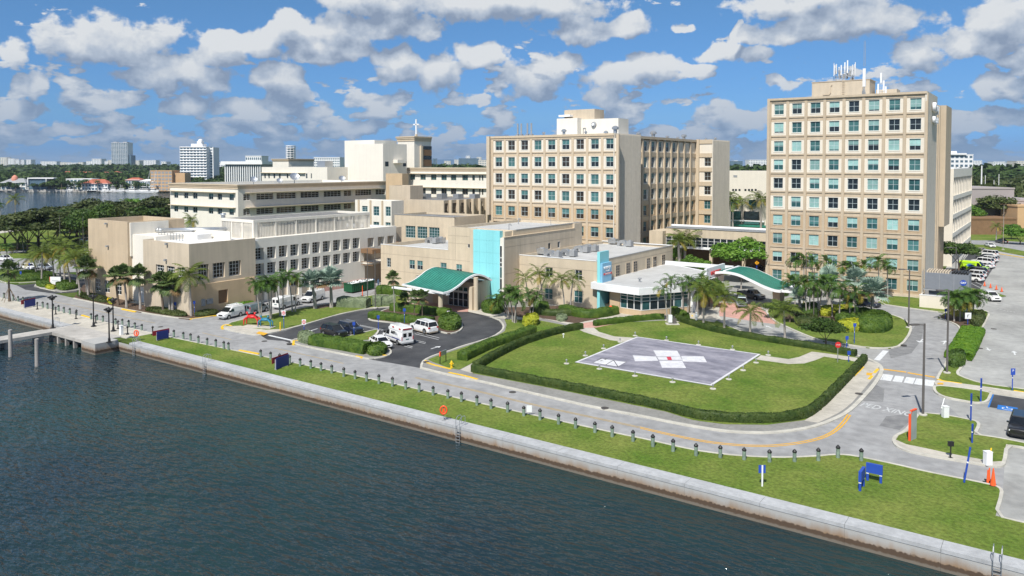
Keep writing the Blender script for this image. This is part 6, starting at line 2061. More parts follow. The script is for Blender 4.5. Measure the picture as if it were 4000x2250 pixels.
# right background
t,W,H=far_block('hall','long windowless mauve hall behind the right hand trees','building',3790,3963,737,305,40,M_fm,0,0)
t,W,H=far_block('hall','lower mauve extension at the right frame edge','building',3963,4120,784,300,40,M_fm,0,0)
t,W,H=far_block('pavilion','low dark open pavilion with a brown roof edge behind the bright lawn','building',3795,3975,856,285,12,M_brownp,1,6,M_glassd,(.85,.7))
t,W,H=far_block('hall','small orange brown building at the right edge','building',3978,4100,806,290,10,M_fo,0,0)
for u,v0,v1,D,r,lb in ((3834,745,645,430,.45,'thick white pole behind the mauve hall'),(3849,740,683,420,.18,'slim floodlight pole right of the thick white pole'),(3883,740,701,420,.18,'shorter white pole in the middle of the pole row'),(3902,740,678,420,.2,'rightmost tall pole in the pole row')):
    p=far_pos(u,D);mb=MB();mb.tube((0,0,0),(0,0,zat(v1,D)),r,r*.7,8)
    tag(mb.build('pole',M_fw,loc=(p.x,p.y,0)),lb,'pole','poles behind the mauve hall')

# ------------------------------------------------------------------ vegetation
def quads_at(P,N,size,asp=1.0,jit=0.6):
    """leaf quads at points P facing roughly along N"""
    n=len(P)
    N=N+rng.normal(0,jit,(n,3));N /= np.linalg.norm(N,axis=1,keepdims=True)+1e-9
    A=rng.normal(0,1,(n,3));T=np.cross(N,A);T /= np.linalg.norm(T,axis=1,keepdims=True)+1e-9
    B=np.cross(N,T)
    s=(size*rng.uniform(.6,1.35,n))[:,None]
    T=T*s;B=B*s*asp
    V=np.stack([P-T-B*.4,P+T*.2-B,P+T+B*.3,P-T*.1+B],1).reshape(-1,3)
    F=np.arange(n*4).reshape(-1,4)
    return V,F


def crown_arrays(n,lobes,r_lobe,size,rad=(1,1,.8),seed=0,low=-.25):
    g=np.random.default_rng(seed)
    Ps,Ns=[],[]
    for i in range(lobes):
        d=g.normal(0,1,3);d /= np.linalg.norm(d)
        if d[2]<low:d[2]=low*g.random()
        c=d*np.array(rad)*g.uniform(.45,.85)
        rr=r_lobe*g.uniform(.7,1.25)
        m=n//lobes
        q=g.normal(0,1,(m,3));q /= np.linalg.norm(q,axis=1,keepdims=True)
        q[:,2]=np.where(q[:,2]<-.35,-q[:,2]*.5,q[:,2])
        rad_=rr*g.uniform(.55,1.05,(m,1))**.6
        Ps.append(c+q*rad_*np.array([1,1,.8]));Ns.append(q)
    P=np.concatenate(Ps);N=np.concatenate(Ns)
    return quads_at(P,N,size,jit=.55)


CROWNS={}


def crown_mesh(key,n,lobes,rl,size,rad,m,seed):
    k=(key,m.name)
    if k not in CROWNS:
        V,F=crown_arrays(n,lobes,rl,size,rad,seed)
        CROWNS[k]=np_mesh('crown',V,F,m)
    return CROWNS[k]


def tree(label,x,y,h,r,m,cat='tree',group=None,trunk=None,kind=0,z=0,trunk_m=None,sq=.75):
    t=thing('broadleaf_tree',label,cat,(x,y,z),random.uniform(0,6.28),group)
    th=trunk if trunk is not None else h*.35
    mb=MB();tr_=max(.12,r*.042)
    mb.tube((0,0,-.2),(0,0,th),tr_*1.3,tr_*.9,8)
    for k in range(5):
        a=k*1.256+random.uniform(-.3,.3);rr=r*random.uniform(.35,.6)
        mb.tube((0,0,th*random.uniform(.75,1)),(rr*math.cos(a),rr*math.sin(a),th+(h-th)*random.uniform(.35,.6)),tr_*.4,tr_*.15,6)
    mb.build('trunk',trunk_m or M_trunkb,t)
    me=crown_mesh('c%d' % (kind % 4),5200,26,.34,.045,(1,1,.85),m,11+kind % 4)
    cz=(h-th)/2
    link('crown',me,t,loc=(0,0,th+cz*.92),scale=(r*1.14,r*1.14,cz*1.15))
    return t


def frond_mesh(kind,elev,seed,m):
    g=random.Random(seed)
    mb=MB()
    if kind in ('feather','coco'):
        L=2.15 if kind=='feather' else 3.3
        ns=13
        pts=[]
        x=z=0.0;e=elev
        drop=(math.radians(9.0) if kind=='feather' else math.radians(7.5))
        for i in range(ns+1):
            pts.append((x,z,e));st=L/ns
            x+=math.cos(e)*st;z+=math.sin(e)*st;e -= drop*(.5+i/ns)
        sway=g.uniform(-.15,.15)
        P=[Vector((a,sway*(k/ns)**2*L,b)) for k,(a,b,e) in enumerate(pts)]
        for i in range(ns):
            w0=.035*(1-i/ns)+.008;w1=.035*(1-(i+1)/ns)+.008
            mb.add([P[i]+Vector((0,-w0,0)),P[i]+Vector((0,w0,0)),P[i+1]+Vector((0,w1,0)),P[i+1]+Vector((0,-w1,0))],[(0,1,2,3)])
        nl=22
        for j in range(nl):
            t=.14+.86*j/nl;f=t*ns;i=min(ns-1,int(f));p=P[i].lerp(P[i+1],f-i)
            tan=(P[i+1]-P[i]).normalized()
            ll=(0.62 if kind=='feather' else .78)*(math.sin(math.pi*(t*.86+.12))**.6)
            for s in (-1,1):
                side=Vector((0,s,0));up=tan.cross(Vector((0,1,0)));up=up if up.z>0 else-up
                dr=(tan*.55+side*.85+up*(g.uniform(.0,.45) if kind=='feather' else g.uniform(-.5,.05))).normalized()
                q=p+dr*ll*g.uniform(.85,1.1)+Vector((0,0,-.10 if kind=='feather' else-.22*ll))
                wv=tan*.045
                mid=p.lerp(q,.55)+Vector((0,0,.05))
                mb.add([p-wv*.5,p+wv*.5,mid+wv,mid-wv],[(0,1,2,3)])
                mb.add([mid-wv,mid+wv,q],[(0,1,2)])
    else:                                # fan leaf: stalk and a ring of folded blades
        Lp=0.95 if kind=='fan' else 1.05
        R=0.80 if kind=='fan' else 1.15
        d=Vector((math.cos(elev),0,math.sin(elev)))
        c=d*Lp
        mb.tube((0,0,0),c,.03,.02,4,caps=False)
        n=15
        up=Vector((-math.sin(elev),0,math.cos(elev)))
        for k in range(n):
            a=math.radians(-128+256*k/(n-1))
            dr=d*math.cos(a)+Vector((0,1,0))*math.sin(a)
            fold=up*(.18 if kind!='fan' else .05)
            rr=R*(1-.18*abs(a)/2.2)*g.uniform(.9,1.08)
            q=c+dr*rr+Vector((0,0,-.28*rr if kind=='fan' else-.10*rr))
            a2=.10;sd=(d*-math.sin(a)+Vector((0,1,0))*math.cos(a))
            mid=c+dr*rr*.6+fold*.4
            wv=sd*(rr*.115)
            mb.add([c,mid-wv,q,mid+wv],[(0,1,2,3)])
    return mb.mesh('frond',m)


FR={}


def get_frond(kind,lvl,m):
    k=(kind,lvl,m.name)
    if k not in FR:
        elev={'feather':(1.15,.75,.30,-.15),'coco':(1.25,.85,.40,-.05),'fan':(1.35,.8,.2,-.75),'bis':(1.3,.8,.3,-.25)}[kind][lvl]
        FR[k]=frond_mesh(kind,elev,hash((kind,lvl)) % 1000 if False else lvl*7+len(kind),m)
    return FR[k]


def palm(kind,uvb,uvt,label,group,n=None,s=1.0,m=None,lean=True,name='palm_tree',thick=None,z=0.12):
    """a palm from its foot and the centre of its crown in the survey picture"""
    x,y=G(uvb[0],uvb[1],z)
    H=(uvb[1]-uvt[1])*((HCAM-z)/(uvb[1]-642))
    # sideways offset of the crown in metres, along the picture's right
    off=(uvt[0]-uvb[0])*((HCAM-z)/(uvb[1]-642))
    t=thing(name,label,'palm',(x,y,z),0,group)
    ox_,oy_=(_ca*off,_sa*off)
    tr_=thick or {'feather':.09,'coco':.15,'fan':.17,'bis':.24}[kind]
    mb=MB();K=6;pts=[]
    for i in range(K+1):
        f=i/K;pts.append((ox_*f**1.5,oy_*f**1.5,H*f))
    for i in range(K):
        r0=tr_*(1.35-.5*(i/K)) if i else tr_*1.7;r1=tr_*(1.35-.5*((i+1)/K))
        mb.tube(pts[i],pts[i+1],r0,r1,8,caps=i in (0,K-1))
    mb.build('trunk',M_trunkg if kind!='fan' else M_trunkb if random.random()<.4 else M_trunkg,t,smooth=False)
    top=(ox_,oy_,H)
    if kind=='feather':
        mb=MB();mb.tube((0,0,-.9),(0,0,.1),tr_*1.25,tr_*.8,8);mb.build('crownshaft',L_bright,t,loc=top)
    base_m=m or {'feather':L_palm,'coco':L_coco,'fan':L_sabal,'bis':L_silver}[kind]
    n=n or {'feather':13,'coco':20,'fan':34,'bis':26}[kind]
    ph=random.uniform(0,6.28)
    for i in range(n):
        f=(i+.5)/n
        lvl=0 if f<.18 else 1 if f<.45 else 2 if f<.75 else 3
        if kind=='fan':lvl=0 if f<.22 else 1 if f<.48 else 2 if f<.74 else 3
        mm=base_m
        if kind=='coco' and lvl==3 and random.random()<.55:mm=L_yel
        if kind=='feather' and lvl==3 and random.random()<.3:mm=L_yel
        if kind=='fan' and lvl==3 and random.random()<.3:mm=L_dead
        if kind=='bis' and lvl==3 and random.random()<.15:mm=L_dead
        fs=s*random.uniform(.8,1.15)
        link('frond',get_frond(kind,lvl,mm),t,loc=top,rot=(random.uniform(-.12,.12),random.uniform(-.15,.15),ph+i*2.39996),scale=(fs,fs,fs))
    return t


g1='coconut palms by the left side drive'
for i,(b,t_) in enumerate((((163,1102),(168,985)),((211,1094),(205,1000)),((252,1106),(255,965)),((276,1119),(262,1020)),((314,1160),(292,1010)),((340,1148),(318,1000)),((144,1080),(130,1010)),((300,1125),(330,975)),((236,1085),(228,955)))):
    palm('coco',b,t_,['leftmost tall coconut palm of the drive clump','coconut palm behind the low white sign','tallest coconut palm in the middle of the drive clump','coconut palm on the small island right of the white sign','leaning coconut palm beside the tan building corner',
                         'upright coconut palm touching the tan building corner','short yellowing coconut palm at the left of the clump','coconut palm arching in front of the tan box edge','coconut palm at the back of the drive clump'][i],g1,s=1.12)
g2='small palms in the left park'
for i,(b,t_) in enumerate((((30,1075),(28,965)),((90,965),(86,890)),((92,985),(88,938)),((68,965),(58,900)),((300,905),(272,875)),((5,900),(4,800)))):
    palm('feather',b,t_,['palm on the lawn behind the parked white van','thin tall palm by the park road','second thin palm by the park road','short palm on the park lawn','palm standing against the park trees','palm at the left frame edge'][i],g2,s=1.0)
g3='sabal palms in front of the tan building'
for i,(b,t_) in enumerate((((345,1164),(340,1045)),((462,1193),(450,1080)),((495,1201),(485,1072)),((549,1207),(541,1074)),((638,1222),(625,1100)),((664,1222),(662,1108)),((674,1224),(676,1112)))):
    palm('fan',b,t_,['big sabal palm at the left corner of the tan building','first of three sabal palms before the lower windows','second of three sabal palms before the lower windows','sabal palm before the white doors','sabal palm left of the coconut palm at the corner','sabal palm just behind its neighbour at the corner','thin sabal palm closest to the corner coconut palm'][i],g3,s=1.6 if i==0 else 1.35,n=44)
t=palm('fan',(37,1176),(35,1055),'staked sabal palm on the promenade held by timber braces','sabal palms on the promenade',s=1.35,n=36)
mb=MB()
for k in range(4):
    a=k*math.pi/2+.6;mb.tube((1.5*math.cos(a),1.5*math.sin(a),0),(.15*math.cos(a),.15*math.sin(a),2.4),.05,.05,5)
mb.build('brace',M_wood,t)
palm('coco',(747,1234),(741,1075),'large coconut palm at the corner of the tan building','coconut palms at the tan building',s=1.25,n=22)
g4='slender palms on the van side lawn'
for i,(b,t_) in enumerate((((1016,1257),(1000,1112)),((1020,1252),(1030,1105)),((1055,1245),(1046,1095)),((1060,1247),(1062,1108)),((1094,1234),(1076,1090)),((1106,1222),(1106,1082)),((1142,1218),(1128,1075)),((1154,1218),(1160,1085)))):
    palm('feather',b,t_,['leftmost slender palm behind the red crab','slender palm behind the blue crab','slender palm left of the closer stop sign, taller trunk','slender palm leaning towards its taller neighbour','slender palm at the back of the white cargo van','slender palm beside the van window','slender palm at the front half of the second white van','rightmost slender palm of the van side lawn'][i],g4,s=1.05,n=13)
g5='silver fan palms by the vans'
palm('bis',(1232,1205),(1218,1100),'smaller silver fan palm in front of the white van hood',g5,s=1.2)
palm('bis',(1295,1201),(1292,1095),'larger silver fan palm at the end of the clipped silver hedge',g5,s=1.5,n=30)
g6='thatch palms before the entrance canopy'
for i,(b,t_) in enumerate((((1541,1230),(1536,1088)),((1618,1242),(1622,1160)),((1650,1245),(1649,1158)),((1587,1215),(1582,1172)))):
    palm('fan',b,t_,['tallest thatch palm left of the green canopy','left of the twin thatch palms before the canopy','right of the twin thatch palms before the canopy','short thatch palm hidden in the hedge by the canopy'][i],g6,s=.95,n=26,thick=.07)
g7='clustered palms before the cyan wall'
for i,(b,t_) in enumerate((((1990,1242),(1962,1160)),((2003,1258),(1990,1145)),((2010,1262),(2021,1165)),((2016,1260),(2008,1137)),((2072,1230),(2066,1150)),((2080,1232),(2097,1155)),((1985,1240),(1948,1172)))):
    palm('feather',b,t_,['left leaning palm of the cluster before the cyan wall','tall middle palm of the cluster before the cyan wall','palm of the cluster nearest the yellow green shrub','topmost palm of the cluster before the cyan wall','palm beside the right hand end of the cyan wall cluster','palm leaning right over the round hedge','lowest left palm of the cluster before the cyan wall'][i],g7,s=1.1,n=13)
g8='tall palms against the emergency building'
for i,(b,t_) in enumerate((((2064,1195),(2052,1085)),((2122,1199),(2106,1068)),((2206,1219),(2192,1092)),((2227,1219),(2238,1092)),((2095,1200),(2130,1085)))):
    palm('coco',b,t_,['first tall palm against the emergency building wall','yellowing palm with the highest crown on the emergency wall','left of the pair of palms near the cyan sign fin','right of the pair of palms near the cyan sign fin','middle palm with orange fronds on the emergency wall'][i],g8,s=.85,n=15,thick=.11)
g9='palms around the glass lobby'
for i,(b,t_,sz) in enumerate((((2607,1258),(2590,1128),1.0),((2619,1258),(2620,1095),1.0),((2667,1225),(2668,1110),.9),((2687,1226),(2690,1098),1.15),((2725,1240),(2722,1110),1.1),((2743,1236),(2755,1118),1.1),((2718,1232),(2740,1085),1.0))):
    palm('feather',b,t_,['left of the two thin palms before the lobby glass','right and taller of the two thin palms before the lobby glass','thin palm at the right end of the lobby glass','palm at the lobby corner below the red letters','palm beside the white hydrant shaped statue','palm behind the white statue','palm rising over the canopy start'][i],g9,s=sz,n=13)
g10='trees of triangle palms along the entry drive'
for i,(b,t_,sz,kd) in enumerate((((2748,1275),(2748,1140),1.35,'coco'),((2829,1283),(2830,1158),1.35,'coco'),((2930,1304),(2931,1218),1.05,'coco'),((3066,1329),(3060,1212),1.2,'coco'))):
    palm(kd,b,t_,['leftmost full palm behind the back hedge','second full palm behind the back hedge','short bright palm in the middle of the drive edge','palm with a grey trunk at the drive bend'][i],g10,s=sz*.82,n=20,thick=.14)
g11='palms on the roundabout island'
for i,(b,t_,kd,sz) in enumerate((((3150,1248),(3140,1108),'feather',1.2),((3160,1248),(3166,1095),'feather',1.2),((3196,1234),(3192,1112),'feather',1.2),((3200,1232),(3215,1098),'feather',1.1),((3239,1196),(3236,1090),'bis',1.35),((3251,1238),(3245,1105),'feather',1.2),
                                       ((3278,1256),(3281,1128),'feather',1.15),((3319,1256),(3318,1180),'feather',1.0),((3337,1256),(3342,1140),'feather',1.25),((3406,1246),(3408,1140),'bis',1.5),((3338,1199),(3339,1095),'bis',1.35),((3130,1215),(3085,1095),'feather',1.1),((3105,1218),(3106,1100),'feather',1.0),((3128,1240),(3120,1160),'bis',.9))):
    palm(kd,b,t_,['first slender palm at the left of the island','second slender palm at the left of the island, taller crown','slender palm beside the grey light pole','palm right behind the light pole on the island','silver fan palm at the back middle of the island','slender palm right of the silver fan palm',
                     'slender palm in the middle of the island beds','shortest palm of the island near the yellow shrubs','dense palm at the right of the island','big silver fan palm at the right end of the island','silver fan palm behind the dense palm','palm at the left end of the island before the canopy pier','palm just behind the canopy pier','small silver fan palm low at the island left'][i],g11,s=sz,n=14 if kd=='feather' else 26)
g12='small palms along the tower foot'
for i,(u,v) in enumerate(((3105,1015),(3137,1012),(3170,1020),(3226,1022),(3290,1042),(3316,1045),(3372,1035),(3428,1018),(3463,1035),(3350,1050))):
    palm('feather',(u+4,1168),(u,v),'small palm standing against the tower wall, number %s from the left' % ('first second third fourth fifth sixth eighth ninth tenth seventh'.split()[i]),g12,s=1.15,n=14)
for i,(b,t_,sz) in enumerate((((2675,1060),(2675,935),1.55),((2655,1070),(2648,940),1.1),((2862,905),(2861,790),1.5),((2897,900),(2898,785),1.7),((2972,905),(2972,778),1.8),((2850,905),(2852,763),1.0))):
    palm('coco',b,t_,['royal palm rising between the roofs and the bridge','thin palm left of the royal palm by the bridge','royal palm half hidden by the fluted wall behind the bridge','royal palm in the middle of the gap behind the bridge','royal palm nearest the tower behind the bridge','small palm crown at the fluted wall edge behind the bridge'][i],'royal palms behind the bridge',s=sz,n=20,thick=.3)
g13='palms in the mulch bed by the right lot'
for i,(b,t_) in enumerate((((3727,1256),(3722,1162)),((3750,1256),(3752,1168)),((3790,1235),(3782,1158)),((3801,1228),(3806,1156)),((3768,1245),(3740,1180)))):
    palm('feather',b,t_,['leftmost palm of the lot side clump','second palm of the lot side clump','back palm of the lot side clump','rightmost palm of the lot side clump','lowest crown in the lot side clump'][i],g13,s=1.35,n=22)
palm('coco',(3891,945),(3893,885),'small fan shaped palm on the far bright lawn','palms on the far lawn',s=.9,n=16)
# date palm head behind the service building
palm('coco',(760,1000),(755,862),'spiky palm crown showing above the service building roof','palms behind the service building',s=1.2,n=26)
for i,(u,v) in enumerate(((450,830),(520,825),(575,815),(350,880),(310,870),(60,778))):
    palm('coco',(u+3,v+110),(u,v),['drooping palm in the left park trees, second of three','drooping yellowish palm right of it in the left park trees','palm in the park trees nearest the white building','palm at the foot of the park trees beside the tan box','palm in front of the dark park trees','palm head on the park tree skyline'][i],'palms among the park trees',s=1.3,n=16)

# broadleaf trees
tree('round bright green tree behind the wave canopy',*G(2895,1100),10.2,6.0,L_bright,group='trees near the bridge',kind=1,trunk=2.5)
tree('bright tree crown beside the tower left wall',*G(2985,1075),8,3.0,L_oak,group='trees near the bridge',kind=2,trunk=3)
tree('low multi trunk tree under the wave canopy',*G(2895,1130),5,2.2,L_tree,group='trees near the bridge',kind=0,trunk=2.2,trunk_m=M_trunkg)
tree('small olive tree at the bend of the back hedge',*G(3226,1354),4.6,2.75,L_tree,kind=3,trunk=1.1)
tree('dark green tree at the foot of the fin building',*G(3745,1068),8.2,4.6,L_tree,kind=2,trunk=2.6)
tree('bushy tree by the fin building corner',*G(3805,905),11,4.0,L_bright,kind=1,trunk=3)
tree('wide grey green tree before the mauve hall',*G(3880,900),15.5,9.0,L_oak,kind=0,trunk=5)
tree('round green tree at the right frame edge',*G(3985,955),6,4.0,L_bright,kind=3,trunk=1)
tree('clipped round tree left of the far lawn',*G(3950,935),6,3.0,L_bright,kind=2,trunk=.8)
for i,(u,v,h,r) in enumerate(((2650,1095,5,2.6),(2700,1085,5.5,3.0),(2745,1090,5,2.8),(2620,1050,7,3.0),(2785,1020,7,3.0))):
    tree(['left shrubby tree behind the lobby roof','middle shrubby tree behind the lobby roof','right shrubby tree behind the lobby roof','green tree between the cream roof and the royal palm','dark tree under the bridge'][i],*G(u,v),h,r,L_bright if i!=4 else L_tree,group='shrubby trees behind the lobby',kind=i,trunk=.6)
for i,(u,v,h) in enumerate(((2770,1200,6.4),(2792,1205,5.8),(2720,1215,6),(3020,1245,3.2),(3085,1262,3.4))):
    tree(['reddish green foliage tree under the canopy start','dark shrub tree beside the drive under the canopy','shrub tree behind the lobby palms','reddish shrub at the island tip','dark shrub at the island left'][i],*G(u,v),h,1.9 if i<3 else 1.7,L_oak if i % 2==0 else L_tree,group='shrubs by the canopy',kind=i,trunk=.8)
# park trees (left)
pk=[(70,975,13,8),(110,985,14,8.5),(150,960,14,8.5),(190,985,14,8),(225,935,14,8),(262,965,14,8),(300,940,15,9),(335,925,14,8),(372,965,13,7.5),(395,925,15.5,9),(430,945,13,7),(470,915,17,10),(515,930,16,9),(560,925,17,10),(610,918,17,10),(655,925,17,9),
      (330,985,10,6),(370,1000,10,6),(430,990,10,6),(500,960,13,8),(560,960,13,8),(620,955,14,8),(275,910,15,9),(20,960,12,7),(690,940,16,8)]
for i,(u,v,h,r) in enumerate(pk):
    x,y=G(u,v)
    vt_=float(np.interp(u,[-50,40,100,180,240,300,340,420,500,620,700],[840,822,792,800,786,790,775,765,762,760,757]))+(14 if v>955 else 0)+random.uniform(-4,8)
    where=ORD[sorted(pk).index((u,v,h,r))]
    tree('%s spreading tree, %s from the left in the left park' % (('dark','olive','dense')[i % 3],where),x,y,(v-vt_)/(v-642)*26,r*1.1,(L_oak,L_oak,L_tree)[i % 3] if i!=12 else L_bright,group='spreading trees of the left park',kind=i,trunk=(v-vt_)/(v-642)*26*.24)


# woodland that reads as one mass
def woodland(name,label,areas,m,leaf=1.0,nq=150):
    Vs,Fs=[],[];o=0
    base=[crown_arrays(nq,10,.42,.19,(1,1,.75),50+i) for i in range(5)]
    for (x,y,h,r) in areas:
        V,F=base[rng.integers(5)]
        a=rng.uniform(0,6.28);c,s_=math.cos(a),math.sin(a)
        W=V.copy();W=np.stack([W[:,0]*c-W[:,1]*s_,W[:,0]*s_+W[:,1]*c,W[:,2]],1)
        W=W*np.array([r,r,h*.5])+np.array([x,y,h*.52])
        Vs.append(W);Fs.append(F+o);o+=len(V)
    me=np_mesh(name,np.concatenate(Vs),np.concatenate(Fs),m)
    ob=link(name,me);tag(ob,label,kind='stuff')
    return ob


def scatter_far(u0,u1,D0,D1,n,h0,h1,r0,r1):
    out=[]
    for _ in range(n):
        u=rng.uniform(u0,u1);D=D0*(D1/D0)**rng.uniform(0,1)
        p=far_pos(u,D);out.append((p.x,p.y,rng.uniform(h0,h1),rng.uniform(r0,r1)))
    return out


A=scatter_far(-250,1100,782,860,230,7,12,5,9)
A+=scatter_far(-250,1250,860,1400,700,12,20,8,14)
woodland('shore_wood','belt of trees and palms between the shore houses',A,L_far)
A=scatter_far(-300,1900,1350,3400,1500,18,31,14,26)
woodland('far_wood','dark woodland stretching to the left skyline',A,L_far)
A=scatter_far(1650,4300,700,3200,1500,16,29,12,24)
woodland('far_wood','woodland behind the hospital buildings to the skyline',A,L_far)
A=scatter_far(3690,4250,330,700,260,12,19,7,12)
woodland('near_wood','mixed green treetops behind the mauve hall',A,L_oak,nq=260)
A=scatter_far(3960,4300,310,420,40,6,11,4,7)
woodland('near_wood','bright green trees at the right frame edge',A,L_bright,nq=260)
# palms between the shore houses
SHP=sorted([60,85,190,205,232,290,320,335,380,440,455,478,525,560,600,240,690,670])
for i,(u,v,D) in enumerate(((60,725,780),(85,720,780),(190,722,782),(205,715,784),(232,700,788),(290,715,770),(320,712,772),(335,708,772),(380,712,772),(440,708,785),(455,700,790),(478,712,780),(525,715,778),(560,722,776),(600,712,778),(240,712,780),(690,690,780),(670,696,778))):
    p=far_pos(u,D)
    H_=zat(v,D)+1
    t=thing('palm_tree','small far palm, %s from the left along the far shore' % ORD[SHP.index(u)],'palm',(p.x,p.y,0),0,'palms along the far shore')
    mb=MB();mb.tube((0,0,0),(0,0,H_),.3,.2,5);mb.build('trunk',M_trunkb,t)
    mb=MB();g_=frond_mesh('coco',.6,i,L_palm)
    mbc=MB()
    for k in range(9):
        a=k*.7
        for el_ in (.9,.3,-.2):
            q=Vector((math.cos(a+el_),math.sin(a+el_),0));
            c0_,c1_=q*2.2+Vector((0,0,el_*1.6)),q*4.0+Vector((0,0,el_*1.6-1.6));w=Vector((-q.y,q.x,0))*.5
            mbc.add([(0,0,0),c0_-w,c1_,c0_+w],[(0,1,2,3)])
    mbc.build('crown',L_far,t,loc=(0,0,H_))


# hedges
def pts_even(w,step):
    out=[]
    for a,b in zip(w[:-1],w[1:]):
        L=math.dist(a,b);n=max(1,int(L/step))
        for i in range(n):out.append((a[0]+(b[0]-a[0])*i/n,a[1]+(b[1]-a[1])*i/n))
    out.append(w[-1]);return out


def hedge(label,pts,wid,h,m,dens=60,leaf=.085,px=True,z=.12,it=2,group=None):
    w=GP(pts) if px else pts
    w=pts_even(smooth_path(w,False,it),.45)
    prof=[(-.5,0),(-.52,.5),(-.48,.88),(-.36,1),(0,1.02),(.36,1),(.48,.88),(.52,.5),(.5,0)]
    n=len(w);V=[];F=[]
    Ps,Ns=[],[]
    rows=[]
    for i in range(n):
        a=w[max(0,i-1)];b=w[min(n-1,i+1)]
        tx,ty=b[0]-a[0],b[1]-a[1];l=math.hypot(tx,ty) or 1;nx,ny=-ty/l,tx/l
        hh=h*(1+.04*math.sin(i*.9)+random.uniform(-.03,.03))
        row=[]
        for (s_,q) in prof:
            j=random.uniform(-.035,.035)
            row.append((w[i][0]+nx*(s_*wid+j),w[i][1]+ny*(s_*wid+j),z+q*hh+(j if q else 0)))
        rows.append(row);V+=row
    k=len(prof)
    for i in range(n-1):
        for j in range(k-1):
            F.append((i*k+j,(i+1)*k+j,(i+1)*k+j+1,i*k+j+1))
    # end caps as quads fan
    V=np.array(V);
    capF=[]
    for base in (0,(n-1)*k):
        for j in range(1,k//2+1):
            capF.append((base+j-1,base+j,base+k-1-j,base+k-j))
    Fall=np.array(F+capF)
    tri=V[Fall]
    area=np.linalg.norm(np.cross(tri[:,1]-tri[:,0],tri[:,3]-tri[:,0]),axis=1)
    cnt=rng.poisson(area*dens)
    idx=np.repeat(np.arange(len(Fall)),cnt)
    u=rng.random((len(idx),1));v=rng.random((len(idx),1))
    q=tri[idx]
    P=(q[:,0]*(1-u)*(1-v)+q[:,1]*u*(1-v)+q[:,2]*u*v+q[:,3]*(1-u)*v)
    N=np.cross(q[:,1]-q[:,0],q[:,3]-q[:,0]);N /= np.linalg.norm(N,axis=1,keepdims=True)+1e-9
    cen=V.mean(0)
    N *= np.where(N[:,2:3]<-.2,-1,1)
    LV,LF=quads_at(P,N,leaf,jit=.5)
    me=np_mesh('hedge',np.concatenate([V,LV]),np.concatenate([Fall,LF+len(V)]),m)
    o=link('hedge',me);tag(o,label,'hedge',group)
    return o


def shrub(label,pts,h,m,px=True,dens=45,leaf=.12,z=.12,cat='shrub',name='shrub',bump=.18,group=None):
    w=GP(pts) if px else pts
    w=smooth_path(w,True,2)
    cx=sum(p[0] for p in w)/len(w);cy=sum(p[1] for p in w)/len(w)
    rings=[(1.0,0),(1.03,.45),(.97,.85),(.82,1.0),(.5,1.04),(.2,1.05)]
    V=[];n=len(w)
    for s_,q in rings:
        for p in w:
            j=random.uniform(-bump,bump)*.4
            V.append((cx+(p[0]-cx)*s_+j,cy+(p[1]-cy)*s_+j,z+q*h*(1+random.uniform(-bump,bump)*.35)))
    F=[]
    for k in range(len(rings)-1):
        for i in range(n):
            F.append((k*n+i,k*n+(i+1) % n,(k+1)*n+(i+1) % n,(k+1)*n+i))
    V=np.array(V);F=np.array(F);base=(len(rings)-1)*n
    F=np.concatenate([F,np.array([[base+i,base+i+1,base+n-2-i,base+n-1-i] for i in range(n//2-1)])])
    tri=V[F];area=np.linalg.norm(np.cross(tri[:,1]-tri[:,0],tri[:,3]-tri[:,0]),axis=1)
    idx=np.repeat(np.arange(len(F)),rng.poisson(area*dens))
    u=rng.random((len(idx),1));v=rng.random((len(idx),1));q=tri[idx]
    P=(q[:,0]*(1-u)*(1-v)+q[:,1]*u*(1-v)+q[:,2]*u*v+q[:,3]*(1-u)*v)
    C=np.array([[cx,cy,z]]);N=(P-C)*np.array([[1,1,1.5]]);N /= np.linalg.norm(N,axis=1,keepdims=True)+1e-9
    LV,LF=quads_at(P+N*.02,N,leaf,jit=.6)
    me=np_mesh(name,np.concatenate([V,LV]),np.concatenate([F,LF+len(V)]),m)
    o=link(name,me);tag(o,label,cat,group)
    return o


hedge('long low clipped hedge curving along the road below the helipad',[(1846,1455),(2000,1485),(2117,1507),(2400,1563),(2600,1604),(2707,1637),(2831,1652),(2997,1655),(3100,1645),(3165,1628),(3235,1565),(3300,1497),(3360,1435),(3376,1414)],.75,.9,L_hedged)
hedge('curved clipped hedge rising from the road to the brick path',[(1858,1447),(1895,1424),(1950,1392),(2035,1350),(2120,1322),(2200,1300),(2272,1287)],.9,.95,L_hedged)
hedge('outer clipped hedge left of the curved footpath',[(1805,1412),(1870,1380),(1930,1352),(2010,1330),(2080,1302)],1.5,1.15,L_hedge)
hedge('clipped hedge in front of the glass lobby',[(2322,1277),(2400,1266),(2480,1257),(2570,1249),(2594,1250)],.8,.9,L_hedge)
hedge('tall box hedge between the lobby palms',[(2628,1228),(2680,1255)],1.3,1.3,L_hedge,it=0)
hedge('long back hedge between the helipad lawn and the entry drive',[(2640,1252),(2720,1278),(2790,1299),(2935,1327),(3100,1354),(3183,1366),(3260,1380),(3344,1394)],.9,.85,L_hedged)
hedge('bright clipped hedge strip between the drive and the right lot',[(3800,1300),(3770,1360),(3742,1405)],3.2,.9,L_hedgeb,it=0)
hedge('front hedge along the road before the parked ambulance',[(1225,1345),(1330,1362),(1440,1382)],2.2,1.35,L_hedge,it=0,dens=70)
shrub('grey green hedge end left of the long front hedge',[(1160,1328),(1175,1345),(1235,1352),(1228,1330),(1190,1322)],1.25,L_sage,name='hedge',cat='hedge')
shrub('dull green bush at the right end of the front hedge',[(1432,1388),(1440,1368),(1490,1362),(1516,1375),(1500,1390),(1465,1397)],1.0,L_hedge)
hedge('silver clipped hedge behind the parking loop, left part',[(1325,1198),(1440,1203)],2.4,1.7,L_sage,it=0)
